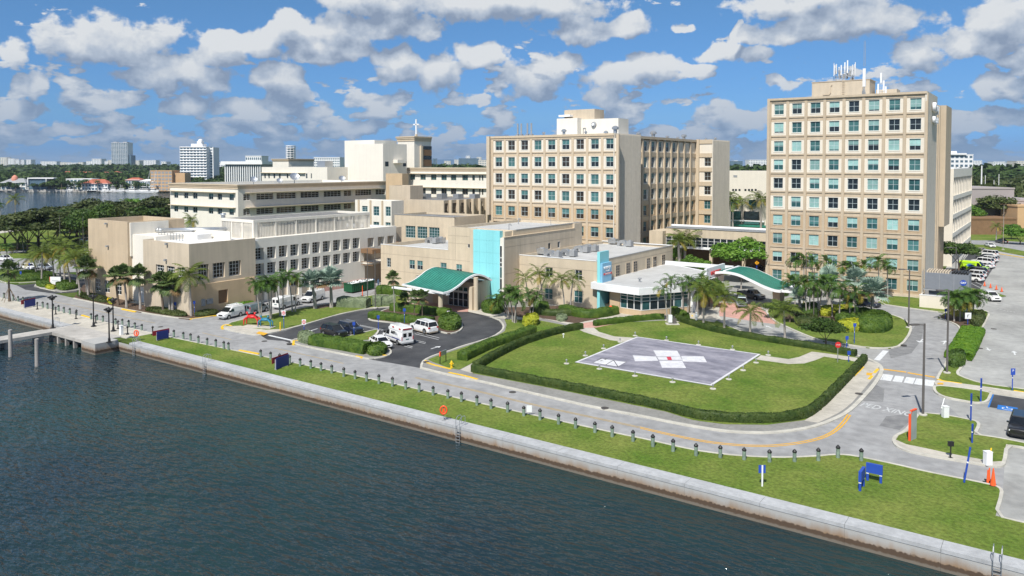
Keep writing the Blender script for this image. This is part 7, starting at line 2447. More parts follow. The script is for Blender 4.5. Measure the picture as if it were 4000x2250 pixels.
hedge('silver clipped hedge behind the parking loop, right part',[(1455,1195),(1545,1192)],2.2,1.7,L_sage,it=0)
hedge('hedge behind the green skip and below the cream wall',[(1480,1148),(1580,1155)],2.2,1.6,L_hedge,it=0)
hedge('hedge row on the planted island, front',[(1450,1243),(1520,1252),(1600,1262),(1690,1270)],1.8,1.1,L_hedge,it=0)
hedge('hedge row on the planted island, back',[(1530,1215),(1620,1222),(1700,1232),(1755,1238)],1.6,1.25,L_hedge,it=0)
shrub('tall ornamental grass at the right tip of the planted island',[(1712,1285),(1720,1262),(1760,1250),(1795,1262),(1800,1285),(1765,1298)],1.5,L_hedge,leaf=.16)
shrub('round clipped bush at the foot of the cyan wall',[(1880,1218),(1890,1204),(1960,1200),(1975,1215),(1950,1232),(1900,1228)],1.6,L_hedge)
hedge('bushy hedge under the emergency building wall',[(2080,1228),(2150,1236),(2230,1236)],1.6,1.1,L_hedged)
hedge('clipped hedge before the cyan sign fin',[(2200,1222),(2280,1245),(2350,1240),(2400,1228)],2.0,1.35,L_hedge)
shrub('variegated pale bush beside the mulch bed',[(2170,1248),(2185,1240),(2215,1244),(2212,1258),(2185,1262)],.7,L_sage)
shrub('bright yellow green shrub by the parking loop',[(2040,1278),(2050,1258),(2090,1250),(2105,1265),(2085,1282)],1.2,L_gold,leaf=.2)
shrub('round hedge behind the yellow green shrub',[(2092,1212),(2120,1204),(2146,1212),(2140,1225),(2105,1228)],1.4,L_hedge)
shrub('low green groundcover by the van lane',[(900,1190),(955,1176),(1000,1196),(985,1212),(920,1214),(890,1208)],.8,L_hedgeb)
shrub('brownish low shrubs along the left curb, corner part',[(560,1216),(600,1208),(700,1222),(740,1238),(690,1240),(600,1224)],.55,L_oak)
shrub('brownish low shrubs before the meter boxes',[(750,1240),(790,1222),(850,1222),(850,1232),(800,1240)],.6,L_oak)
shrub('brownish low shrubs beside the yellow hydrant',[(300,1160),(330,1150),(430,1172),(420,1188),(350,1176)],.55,L_oak)
shrub('clump of small bushes left of the side drive',[(300,1158),(312,1152),(322,1158),(315,1165)],.9,L_hedge)
shrub('small yellow flowering bush at the tan wall',[(420,1185),(432,1180),(446,1186),(436,1193)],.8,L_gold)
shrub('dark clipped hedge on the far left island',[(10,1098),(60,1070),(200,1072),(222,1086),(210,1094),(60,1104)],1.0,L_hedge)
shrub('clipped hedge left of the low sign',[(138,1119),(150,1104),(215,1100),(210,1118),(170,1126)],.8,L_hedge)
shrub('clipped hedge right of the low sign',[(215,1128),(225,1108),(305,1112),(312,1128),(245,1140)],.9,L_hedge)
shrub('yellow bed in front of the low sign',[(175,1128),(185,1118),(213,1122),(215,1132),(200,1134)],.5,L_gold)
shrub('round clipped hedge mass on the roundabout island',[(3350,1300),(3360,1262),(3420,1240),(3480,1258),(3488,1285),(3460,1303),(3400,1306)],1.7,L_hedge,leaf=.1)
shrub('square hedge behind the yellow shrubs',[(3262,1262),(3270,1238),(3390,1230),(3402,1240),(3370,1260),(3300,1268)],1.4,L_hedge)
shrub('yellow green shrub band at the island front',[(3265,1300),(3275,1275),(3350,1268),(3372,1280),(3360,1298),(3300,1302)],1.1,L_gold,leaf=.15)
shrub('yellow green shrub band at the island back',[(3185,1235),(3200,1215),(3330,1212),(3338,1226),(3250,1242)],1.0,L_gold,leaf=.15)
shrub('dark shrubs behind the light pole',[(3120,1245),(3130,1215),(3200,1215),(3195,1245),(3160,1258)],1.6,L_tree)
shrub('dull bushy mass at the island left',[(3100,1268),(3115,1250),(3180,1255),(3200,1280),(3150,1290)],1.2,L_oak)
shrub('round bush at the end of the bright hedge',[(3706,1440),(3712,1400),(3765,1400),(3772,1425),(3750,1440)],1.3,L_tree)
shrub('brown green bush under the lot side palms',[(3790,1268),(3800,1240),(3845,1235),(3848,1258),(3820,1285)],1.2,L_oak)
for i,(u,v,w_) in enumerate(((3050,1150,60),(3180,1155,50),(3290,1160,50),(3380,1165,40))):
    shrub('low hedge against the tower foot, %s' % ('first','second','third','last')[i],[(u-w_/2,v+8),(u-w_/2,v-4),(u+w_/2,v-2),(u+w_/2,v+10)],1.2,L_tree)
flat('mulch_strip',[(3400,1070),(3660,1060),(3735,1050),(3700,1085)],.02,M_redmulch)

# ------------------------------------------------------------------ vehicles
def loft(mb,st,mi=0,close=True):
    """st: rings of points along x; all the same length"""
    k=len(st[0]);base=len(mb.v)
    vs=[p for r in st for p in r];fs=[]
    for i in range(len(st)-1):
        for j in range(k):
            j2=(j+1) % k
            fs.append((i*k+j,i*k+j2,(i+1)*k+j2,(i+1)*k+j))
    fs.append(tuple(range(k-1,-1,-1)));fs.append(tuple(range((len(st)-1)*k,len(st)*k)))
    mb.add(vs,fs,mi)


def ring(x,zl,zm,zt,hw,cr=.03):
    return [(x,-hw*.82,zl),(x,-hw*.97,zl+.12),(x,-hw,zm),(x,-hw*.94,zt-.04),(x,-hw*.82,zt),(x,0,zt+cr),(x,hw*.82,zt),(x,hw*.94,zt-.04),(x,hw,zm),(x,hw*.97,zl+.12),(x,hw*.82,zl)]


WH_={}


def wheels(t,L,W,r,xf,xr):
    if r not in WH_:
        mb=MB();mb.tube((0,-.11,0),(0,.11,0),r,r,18);ty=mb.mesh('tyre',M_tire)
        mb=MB();mb.tube((0,-.125,0),(0,.125,0),r*.62,r*.62,14);mb.tube((0,-.135,0),(0,.135,0),r*.18,r*.18,8);ri=mb.mesh('rim',M_rim)
        mb=MB();mb.tube((0,-.10,0),(0,.10,0),r*1.2,r*1.2,18);ar=mb.mesh('wheel_arch',M_black)
        WH_[r]=(ty,ri,ar)
    ty,ri,ar=WH_[r]
    for x in (xf,xr):
        for s in (-1,1):
            a=link('wheel_arch',ar,t,loc=(x,s*(W/2-.095),r+.02))
            o=link('wheel',ty,t,loc=(x,s*(W/2-.10),r))
            link('rim',ri,o)


SPEC={
    # L, W, H, belt height, hood height, hood end x (from front), cabin base front/back, roof front/back (fractions of L from the front)
    'sedan':dict(L=4.9,W=1.86,H=1.46,belt=.95,hood=.88,cb=(.27,.93),rf=(.42,.72),tail=.98,r=.34),
    'suv':dict(L=4.75,W=1.92,H=1.75,belt=1.12,hood=1.05,cb=(.24,.985),rf=(.38,.90),tail=1.1,r=.37),
    'bigsuv':dict(L=5.25,W=2.02,H=1.95,belt=1.25,hood=1.18,cb=(.26,.985),rf=(.37,.93),tail=1.22,r=.41),
    'minivan':dict(L=5.1,W=1.98,H=1.75,belt=1.08,hood=1.0,cb=(.14,.985),rf=(.34,.90),tail=1.08,r=.35),
    'pickup':dict(L=5.5,W=1.9,H=1.75,belt=1.1,hood=1.05,cb=(.25,.62),rf=(.37,.575),tail=1.02,r=.38),
}


def car(kind,paint_m,label,loc,rz,group=None,cat='car',name='parked_car',rails=False,cladding=None):
    S=SPEC[kind];L,W=S['L'],S['W'];hw=W/2
    X=lambda f:L/2-f*L
    t=thing(name,label,cat,loc,rz,group)
    z0=S['r']*.62
    hd,bt,tl=S['hood'],S['belt'],S['tail']
    st=[ring(X(0.0),z0+.12,.55,hd*.80,hw*.74),ring(X(.012),z0+.04,.55,hd*.86,hw*.88),ring(X(.05),z0,.58,hd*.93,hw*.96),ring(X(.14),z0,.6,hd*.98,hw),
          ring(X(S['cb'][0]),z0,.62,bt-.02,hw),ring(X(.5),z0,.62,bt,hw)]
    if kind=='pickup':
        st+=[ring(X(.64),z0,.62,bt,hw),ring(X(.97),z0,.62,bt,hw*.99),ring(X(1.0),z0+.1,.6,bt-.03,hw*.96)]
    else:
        st+=[ring(X(.80),z0,.62,bt+.01,hw),ring(X(.93),z0+.02,.62,tl,hw*.97),ring(X(.985),z0+.06,.6,tl-.04,hw*.93),ring(X(1.0),z0+.14,.6,tl-.16,hw*.86)]
    mb=MB();loft(mb,st);mb.build('body',paint_m,t,smooth=False)
    # glasshouse
    cb0,cb1=X(S['cb'][0]),X(S['cb'][1]);rf0,rf1=X(S['rf'][0]),X(S['rf'][1])
    H=S['H'];wb,wt=hw*.90,hw*.70
    gh=[(cb0,-wb,bt-.03),(cb1,-wb*.96,bt-.03),(cb1,wb*.96,bt-.03),(cb0,wb,bt-.03),(rf0,-wt,H-.06),(rf1,-wt,H-.07),(rf1,wt,H-.07),(rf0,wt,H-.06)]
    mb=MB();mb.add(gh,[(1,0,4,5),(3,2,6,7),(0,3,7,4),(2,1,5,6),(4,7,6,5)]);mb.build('window_glass',M_carglass,t)
    mb=MB();g=.03
    mb.add([(rf0+.06,-wt-g,H-.09),(rf1-.06,-wt-g,H-.09),(rf1-.06,wt+g,H-.09),(rf0+.06,wt+g,H-.09),(rf0+.02,-wt+.06,H),(rf1,-wt+.06,H),(rf1,wt-.06,H),(rf0+.02,wt-.06,H)],
           [(0,1,5,4),(1,2,6,5),(2,3,7,6),(3,0,4,7),(4,5,6,7)][::1])
    mb.build('roof',paint_m,t)
    mb=MB()
    fr=[0.0,.42,.74,1.0] if kind not in ('pickup',) else [0,.5,1.0]
    for s in (-1,1):
        for k,f in enumerate(fr):
            a=Vector((cb0+(cb1-cb0)*f,s*(wb+.005)*(1-.04*f),bt-.03));fb={0:0.0,1:1.0}.get(f,None)
            tb=f if f in (0.0,1.0) else min(1,max(0,(cb0+(cb1-cb0)*f-rf0)/(rf1-rf0)))
            b=Vector((rf0+(rf1-rf0)*tb,s*(wt+.01),H-.07))
            w=.045 if f in (0.0,1.0) else .035
            mb.tube(a,b,w,w,4)
    mb.build('pillars',paint_m,t)
    mb=MB();z=hd*.72
    for s in (-1,1):mb.box(X(.03)-.1,X(.0)-.02,s*hw*.62-.17,s*hw*.62+.17,z-.08,z+.07)
    for s in (-1,1):
        m_=MB();m_.box(X(.045),X(.004),s*hw*.63-.19,s*hw*.63+.19,z-.07,z+.08);m_.build('headlight',M_lamp,t)
        m_=MB();zz=tl-.28;m_.box(X(1.0)-.01-(0 if kind!='pickup' else .02),X(.965),s*hw*.74-.16,s*hw*.74+.16,zz,zz+.22);m_.build('tail_light',M_tail,t)
    m_=MB();m_.box(X(.0)-.03,X(-.003),-hw*.42,hw*.42,z-.14,z+.06);m_.build('grille',M_black,t)
    m_=MB();m_.box(X(.01),X(-.006),-hw*.78,hw*.78,z0+.02,z0+.16);m_.box(X(1.006),X(.99),-hw*.78,hw*.78,z0+.02,z0+.22);m_.build('bumper',cladding or M_black,t)
    for s in (-1,1):
        m_=MB();m_.box(cb0-.35,cb0-.15,s*(hw+.02)-.09,s*(hw+.02)+.09,bt-.02,bt+.12);m_.build('mirror',paint_m,t)
    if cladding:
        m_=MB();m_.box(X(.9),X(.12),-hw-.01,hw+.01,z0-.02,z0+.14);m_.build('side_skirt',cladding,t)
    m_=MB();m_.box(X(1.004),X(.99),-.26,.26,.62,.76);m_.build('number_plate',M_wmetal,t)
    if rails:
        mb=MB()
        for s in (-1,1):mb.box(rf1+.1,rf0-.1,s*wt*.88-.02,s*wt*.88+.02,H,H+.06)
        mb.build('roof_rail',M_steel,t)
    if kind=='pickup':
        mb=MB();mb.box(X(.975),X(.65),-hw*.8,hw*.8,bt-.02,bt+.035);mb.build('bed_interior',M_black,t)
        mb=MB()
        for s in (-1,1):mb.box(X(.99),X(.64),s*hw*.9-.05,s*hw*.9+.05,bt,bt+.06)
        mb.box(X(.995),X(.98),-hw*.85,hw*.85,bt,bt+.06)
        mb.build('bed_rail',paint_m,t)
    wheels(t,L,W,S['r'],X(.18),X(.80))
    return t


def van(label,loc,rz,paint_m,L=5.3,W=2.0,H=2.05,nose=1.25,z0=.32,group=None,cat='van',rack=False,hightop=False,name='parked_van',doors=True,side_windows=0):
    t=thing(name,label,cat,loc,rz,group)
    hw=W/2;xf=L/2
    st=[]
    hd=1.08
    def vr(x,zb,zt,w,tw):
        return [(x,-w*.9,zb),(x,-w,zb+.2),(x,-w,zt*.55),(x,-tw,zt-.12),(x,-tw*.86,zt),(x,tw*.86,zt),(x,tw,zt-.12),(x,w,zt*.55),(x,w,zb+.2),(x,w*.9,zb)]
    st=[vr(xf,z0+.12,hd*.78,hw*.82,hw*.74),vr(xf-.12,z0,hd*.93,hw*.95,hw*.86),vr(xf-nose*.8,z0,hd+.05,hw,hw*.93),vr(xf-nose,z0,hd+.12,hw,hw*.92),vr(xf-nose-.85,z0,H-.04,hw,hw*.84),vr(xf-nose-1.2,z0,H,hw,hw*.84),
          vr(-xf+.3,z0,H,hw,hw*.84),vr(-xf+.05,z0+.05,H-.06,hw*.98,hw*.82),vr(-xf,z0+.1,H-.14,hw*.95,hw*.79)]
    mb=MB();loft(mb,st);mb.build('body',paint_m,t)
    # windscreen, front side windows, rear windows
    a=(xf-nose+.02,hd+.14);b=(xf-nose-.80,H-.12)
    mb=MB();mb.add([(a[0]+.02,-hw*.80,a[1]),(a[0]+.02,hw*.80,a[1]),(b[0]+.04,hw*.70,b[1]+.02),(b[0]+.04,-hw*.70,b[1]+.02)],[(0,1,2,3)]);mb.build('windscreen',M_carglass,t)
    for s in (-1,1):
        mb=MB();x1,x2=xf-nose-.25,xf-nose-1.15
        y0=s*(hw+.012);y1=s*(hw*.88+.03)
        mb.add([(x1+.1,y0,hd+.08),(x2,y0,hd+.08),(x2,y1,H-.32),(x1-.42,y1,H-.32)],[(0,1,2,3)]);mb.build('side_window',M_carglass,t)
        mb=MB();mb.box(xf-nose-.12,xf-nose+.08,s*(hw+.12)-.1,s*(hw+.12)+.1,hd+.1,hd+.4);mb.build('mirror',M_black,t)
        mb=MB();mb.box(xf-.16,xf+.01,s*hw*.64-.2,s*hw*.64+.2,.72,.9);mb.build('headlight',M_lamp,t)
        mb=MB();mb.box(-xf-.02,-xf+.06,s*hw*.86-.06,s*hw*.86+.06,.8,1.35);mb.build('tail_light',M_tail,t)
        mb=MB();mb.box(-xf-.015,-xf+.08,s*hw*.40-.27,s*hw*.40+.27,H*.58,H*.84);mb.build('rear_window',M_carglass,t)
        for k in range(side_windows):
            mb=MB();xx=xf-nose-1.55-k*1.2;mb.add([(xx,y0*.995,hd+.15),(xx-1.0,y0*.995,hd+.15),(xx-1.0,y1,H-.34),(xx,y1,H-.34)],[(0,1,2,3)]);mb.build('side_window',M_carglass,t)
        mb=MB()
        for xx in (xf-nose-1.22,-xf+1.1):mb.box(xx,xx+.02,s*(hw+.004)-.01,s*(hw+.004)+.01,z0+.2,H*.8)
        mb.build('door_seam',M_gmetal,t)
    mb=MB();mb.box(xf-.03,xf+.012,-hw*.45,hw*.45,.66,.9);mb.build('grille',M_black,t)
    mb=MB();mb.box(xf-.1,xf+.05,-hw*.88,hw*.88,z0,z0+.22);mb.box(-xf-.1,-xf+.05,-hw*.88,hw*.88,z0,z0+.2);mb.build('bumper',M_gmetal,t)
    mb=MB();mb.box(-xf-.02,-xf+.02,-.26,.26,.85,.99);mb.build('number_plate',M_blindd,t)
    if rack:
        mb=MB()
        for s in (-1,1):mb.tube((xf-nose-1.2,s*hw*.72,H+.16),(-xf+.3,s*hw*.72,H+.16),.03,.03,5)
        for k in range(5):
            xx=xf-nose-1.2-k*(L-nose-1.6)/4;mb.tube((xx,-hw*.74,H+.16),(xx,hw*.74,H+.16),.025,.025,5)
            for s in (-1,1):mb.tube((xx,s*hw*.72,H-.05),(xx,s*hw*.72,H+.16),.025,.025,5)
        mb.tube((xf-nose-1.1,-.4,H+.2),(-xf+.5,-.35,H+.2),.03,.03,5);mb.tube((xf-nose-1.1,0,H+.2),(-xf+.5,.05,H+.2),.03,.03,5)
        mb.build('ladder_rack',M_wmetal,t)
    wheels(t,L,W,.36,xf-.95,-xf+1.15)
    return t


def head_px(a,b):
    """heading from one ground point to another"""
    p,q=G(*a),G(*b);return math.atan2(q[1]-p[1],q[0]-p[0])


def at(u,v,z=0.012):return (*G(u,v),z)


P_white=car_paint('white',(0.78,0.78,0.77));P_black=car_paint('black',(0.012,0.012,0.014));P_navy=car_paint('navy',(0.012,0.020,0.045))
P_silver=car_paint('silver',(0.42,0.44,0.46),.5);P_greyb=car_paint('grey blue',(0.24,0.29,0.32),.4);P_grey=car_paint('dark grey',(0.10,0.105,0.11),.4);P_lime=car_paint('lime green',(0.50,0.80,0.02));P_beige=car_paint('beige',(0.50,0.46,0.40),.3)
P_pick=car_paint('pewter',(0.30,0.30,0.31),.5)
# vans along the white wing (nose of the first towards the road)
h=head_px((1000,1215),(880,1245))
van('white cargo van with a ladder rack, nose towards the road',at(902,1240),h,P_white,4.8,1.95,1.95,1.0,group='vans parked along the white wing',rack=True)
h2=head_px((900,1240),(1020,1212))
van('silver grey van with an orange tape stripe across its rear doors',at(1003,1221),h2,P_greyb,4.75,1.85,1.85,.85,group='vans parked along the white wing',side_windows=0)
t=van('long white cargo van with small grey lettering seen from its rear',at(1120,1199),head_px((1030,1225),(1210,1180)),P_white,5.9,2.05,2.1,1.15,group='vans parked along the white wing')
for k in range(4):
    mb=MB();mb.box(-2.1+.0,-1.0-.1*(k % 2),-1.045,-1.035,1.55-k*.13,1.60-k*.13);mb.build('lettering_line',M_gmetal,t)
mb=MB();mb.box(-1.6,-1.2,-.6,.6,2.1,2.24);mb.build('roof_pack',M_wmetal,t)
van('white van facing the camera behind the silver fan palm',at(1222,1176),head_px((1290,1160),(1190,1190)),P_white,5.6,2.05,2.1,1.2,group='vans parked along the white wing')
# ambulance
amb=van('white high roof ambulance with warning lights and dark lettering',at(1553,1335),head_px((1620,1335),(1500,1330)) if False else head_px((1590,1345),(1520,1318)),P_white,6.0,2.1,2.15,1.2,group=None,cat='ambulance',name='ambulance')
ah=amb.rotation_euler.z
mb=MB();st=[]
for x,z1_,w in ((1.2,2.2,.85),(.6,2.62,.86),(-2.8,2.62,.86),(-2.98,2.5,.84)):
    st.append([(x,-w-.08,2.05),(x,-w,z1_-.1),(x,-w+.1,z1_),(x,w-.1,z1_),(x,w,z1_-.1),(x,w+.08,2.05)])
loft(mb,st);mb.build('high_roof',P_white,amb)
mb=MB();mb.box(.75,1.2,-.6,.6,2.35,2.62);mb.build('light_bar',M_gmetal,amb)
for x in (-.4,-2.4):
    for s_ in (-1,1):
        mb=MB();mb.box(x-.22,x+.22,s_*.93-.03,s_*.93+.03,2.3,2.48);mb.build('warning_light',M_tail,amb)
mb=MB();mb.box(-3.02,-2.97,-.7,.7,2.28,2.48);mb.build('warning_light',M_dred,amb)
for s_,rot in ((1,math.pi),(-1,0)):
    link('sign_lettering',text_mesh('AHT',.62,.004,M_black,bold=.03),amb,loc=(-.55,s_*1.065,1.62),rot=(math.radians(90),0,rot))
    mb=MB();mb.lathe([(.22,-.004),(.22,.004)],n=18);o=mb.build('round_emblem',M_gmetal,amb,loc=(-1.45 if s_<0 else-1.45,s_*1.065,1.6));o.rotation_euler=(math.radians(90),0,0)
    mb=MB();mb.box(-2.9,1.6,s_*1.062-.004,s_*1.062+.004,.82,.90);mb.box(-2.4,-.2,s_*1.062-.004,s_*1.062+.004,.92,.98);mb.build('side_stripe',M_navy,amb)
car('sedan',P_white,'white patrol style sedan parked beside the ambulance',at(1487,1353),head_px((1450,1330),(1520,1365)),cat='car')
car('bigsuv',P_white,'white large sport utility car with beige lower trim beside the ambulance',at(1655,1296),head_px((1700,1308),(1600,1280)),cladding=M_dframe,rails=True)
car('suv',P_black,'black car parked behind the long front hedge',at(1305,1312),head_px((1270,1300),(1350,1320)))
car('suv',P_navy,'dark blue car right of the black car',at(1368,1300),head_px((1330,1288),(1410,1308)),rails=True)
# under the far canopy
car('pickup',P_pick,'grey pickup truck under the wave canopy',at(2937,1165),head_px((2905,1158),(2975,1172)),cat='pickup truck',name='pickup_truck')
car('minivan',P_greyb,'grey minivan stopped on the brick crossing',at(2898,1195),head_px((2898,1180),(2893,1215)),cat='minivan')
car('suv',P_white,'white car half hidden by palms under the canopy',at(2800,1150),head_px((2780,1150),(2830,1152)))
car('bigsuv',P_black,'black sport utility car at the tower corner under the tree',at(2978,1062),head_px((2960,1055),(3000,1075)))
car('sedan',P_black,'black sedan behind the bright tree',at(2915,1060),head_px((2890,1050),(2940,1070)))
car('suv',P_silver,'silver car behind the island palms',at(3262,1160),head_px((3290,1152),(3250,1175)))
car('sedan',P_navy,'blue sedan at the right of the island behind the silver palm',at(3385,1195),head_px((3350,1190),(3420,1202)))
car('sedan',P_black,'black car between the blue sedan and the silver car',at(3325,1180),head_px((3300,1170),(3350,1190)))
# right lot row
row=[('suv',P_white,3795,1098,'nearest white sport utility car in the row right of the tower'),('suv',P_white,3806,1083,'second white car in the row right of the tower'),('suv',P_grey,3812,1071,'dark car in the row between the white cars and the lime van'),
       ('sedan',P_white,3842,1046,'white sedan just behind the lime van'),('bigsuv',P_white,3838,1034,'white car with a dark window line behind the lime van'),('suv',P_white,3858,1023,'white car with a red tail lamp in the row'),('sedan',P_grey,3850,1012,'grey car near the far end of the row'),
       ('bigsuv',P_white,3858,1002,'white boxy car near the far end of the row'),('sedan',P_beige,3822,986,'beige sedan at the far end of the row'),('sedan',P_silver,3790,984,'silver car with an open door at the far end of the row')]
for k,p_,u,v,lb in row:
    car(k,p_,lb,at(u,v),head_px((3850,1105),(3760,1094))+random.uniform(-.03,.03),group='cars parked right of the tower',rails=(k=='suv'))
t=van('lime green delivery van with a blue oval emblem',at(3805,1056),head_px((3740,1050),(3870,1062)),P_lime,6.2,2.05,2.3,1.1,group=None)
for s_,rot in ((-1,0),(1,math.pi)):
    mb=MB();mb.lathe([(.52,-.004),(.52,.004)],n=22);o=mb.build('oval_emblem',M_signblue,t,loc=(-.6,s_*1.03,1.25));o.rotation_euler=(math.radians(90),0,0);o.scale=(1.5,.75,1)
    mb=MB();mb.lathe([(.46,-.004),(.46,.004)],n=22);o=mb.build('oval_emblem',M_blue,t,loc=(-.6,s_*1.036,1.3));o.rotation_euler=(math.radians(90),0,0);o.scale=(1.4,.5,1)
    mb=MB();mb.box(-2.4,.6,s_*1.03-.004,s_*1.03+.004,1.75,1.83);mb.build('lettering_line',M_green,t)
car('suv',P_white,'white car by the rumble strips behind the lot side palms',at(3868,1172),head_px((3840,1163),(3900,1182)))
car('sedan',P_white,'white sedan passing on the far road',at(3867,966),head_px((3840,960),(3895,974)),name='driving_car')
car('sedan',P_black,'black car on the far road before the bright lawn',at(3912,950),head_px((3940,955),(3885,945)),name='driving_car')
car('suv',P_black,'black car cut by the right frame edge',at(3985,1690),head_px((3990,1660),(3975,1730)),name='driving_car')
# left lot
for i,(k,p_,u,v,lb) in enumerate((('pickup',P_white,18,1020,'white pickup truck at the left frame edge'),('sedan',P_white,112,1052,'white car behind the coconut palms, left one'),('sedan',P_silver,175,1053,'silver car with a bright bonnet behind the coconut palms'),('suv',P_silver,338,948,'grey car beside the tan box on the park road'))):
    car(k,p_,lb,at(u,v,.03),head_px((100,1050),(150,1056)),group='cars in the small left lot')

# ------------------------------------------------------------------ street furniture
LB_prom=[(40,683),(133,700),(182,715),(231,728),(278,740),(328,750),(430,778),(478,790),(535,802),(590,815),(643,830),(703,845),(770,855),(917,895),(977,905),(1036,920),(1163,948),(1231,957),(1295,972),(1357,990),(1427,1007),(1687,1060),(1750,1075),(1845,1093),(1918,1112),(1997,1133),(2085,1152),(2172,1172),(2252,1192),(2299,1202)]
bl=[(x*.3882,900+y*.3882) for x,y in LB_prom]
bl+=[(900+x*.3882,900+y*.3882) for x,y in ((305,1275),(405,1298),(495,1320),(597,1340),(702,1365),(809,1388),(912,1412),(1020,1436))]
bl+=[(1343,1471),(1387,1480),(1432,1489),(1480,1499),(1533,1509),(1585,1520)]
bl+=[z4b(x,y) for x,y in ((90,557),(222,588),(361,618),(489,648),(635,683),(768,715),(924,748),(1077,783),(1230,820),(1405,860),(1565,900),(1748,940),(1911,980),(2107,1023),(2295,1073))]
bl+=[z5b(x,y) for x,y in ((120,1070),(312,1118),(528,1158),(757,1177),(982,1197),(1221,1217),(1457,1214),(1682,1205),(1867,1177),(2087,1205))]
b0=None
Nb=len(bl)
for i,(u,v) in enumerate(bl):
    x,y=G(u,v,.06)
    if i<21:lb='timber bollard, %s from the left on the promenade edge' % ORD[i]
    elif i<30:lb='timber bollard, %s from the left where the lawn begins' % ORD[i-21]
    elif i<38:lb='timber bollard, %s after the long yellow curb by the middle banner' % ORD[i-30]
    elif i<59:lb='timber bollard, %s of the straight row opposite the clipped hedge' % ORD[i-38]
    else:lb='timber bollard, %s of the last ten along the road bend' % ORD[i-59]
    if b0 is None:
        b0=thing('bollard',lb,'bollard',(x,y,.06),0,'timber bollards along the seaside road')
        mb=MB();mb.tube((0,0,-.1),(0,0,.86),.165,.155,12);mb.build('post',M_post,b0)
        mb=MB();mb.lathe([(.195,.84),(.20,.93),(.05,1.12),(.01,1.14)],n=12);mb.build('cap',M_black,b0)
    else:
        dup(b0,(x,y,.06),random.uniform(0,6),lb,scale=(1,1,random.uniform(.92,1.06)))
mb=MB();mb.box(-.28,.28,-.02,.02,.35,1.05);x,y=G(*z4b(1088,783),.06)
tag(mb.build('notice_board',M_wmetal,loc=(x+.3,y+.35,0.06),rz=HEAD),'small white notice board fixed behind a bollard in the middle of the road edge','sign')
# black promenade pedestals
b0=None
for i,(px_,py_) in enumerate(((376,795),(561,845),(765,890),(964,935),(1188,990),(1284,1048),(1537,1050))):
    x,y=G(px_*.3882,900+py_*.3882,.07)
    lb=['black utility pedestal beside the left blue banner','black utility pedestal left of the second lamp','black utility pedestal with a board before the third lamp','black utility pedestal at the foot of the lamp pair, left','black utility pedestal joined to a bollard by a chain','black utility pedestal right of the white cabinet','black utility pedestal at the start of the lawn'][i]
    if b0 is None:
        b0=thing('pedestal',lb,'pedestal',(x,y,.07),0,'black pedestals on the promenade')
        mb=MB();mb.lathe([(.24,0),(.22,.1),(.09,.18),(.08,1.0),(.13,1.05)],n=10);mb.build('post',M_black,b0)
        mb=MB();mb.lathe([(.16,1.05),(.17,1.2),(.10,1.32),(.03,1.38)],n=10);mb.build('head',M_black,b0)
    else:dup(b0,(x,y,.07),0,lb)
mb=MB();mb.box(-.22,.22,-.2,.2,0,1.35);mb.box(-.26,.26,-.24,.24,1.35,1.45)
x,y=G(1222*.3882,900+1050*.3882,.07)
tag(mb.build('cabinet',M_wmetal,loc=(x,y,.07)),'narrow white cabinet on the promenade near the dock','cabinet')
# ornate lamps
b0=None
for i,(bx_,by_,ty_) in enumerate(((532,985,645),(943,965,635),(1100,1127,765),(1141,1012,670))):
    u,v=bx_*.3882,900+by_*.3882;x,y=G(u,v,.1);H_=(by_-ty_)*.3882*(HCAM/(v-642))
    lb=['black ornate lamp at the left end of the dock','left black ornate lamp of the promenade pair','black ornate lamp on the corner block of the dock','right black ornate lamp of the promenade pair'][i]
    if b0 is None:
        b0=thing('street_lamp',lb,'street lamp',(x,y,.1),0,'ornate lamps on the promenade');Hb=H_
        mb=MB();mb.lathe([(.42,0),(.40,.10),(.20,.16),(.17,.6),(.11,.75),(.085,Hb-1.0),(.12,Hb-.9)],n=10);mb.build('post',M_black,b0)
        mb=MB()
        for k in range(4):
            a=k*math.pi/2
            mb.path([(0,0,Hb-.9),(.35*math.cos(a),.35*math.sin(a),Hb-.75),(.45*math.cos(a),.45*math.sin(a),Hb-.5)],.04,5)
            mb.lathe([(.10,Hb-.5),(.24,Hb-.42),(.26,Hb-.34),(.08,Hb-.22)],c=(.5*math.cos(a),.5*math.sin(a)),n=8)
        mb.lathe([(.12,Hb-.9),(.35,Hb-.55),(.38,Hb-.45),(.15,Hb-.2),(.05,Hb)],n=10)
        mb.build('lamp_head',M_black,b0)
    else:dup(b0,(x,y,.1),0,lb,scale=(1,1,H_/Hb))
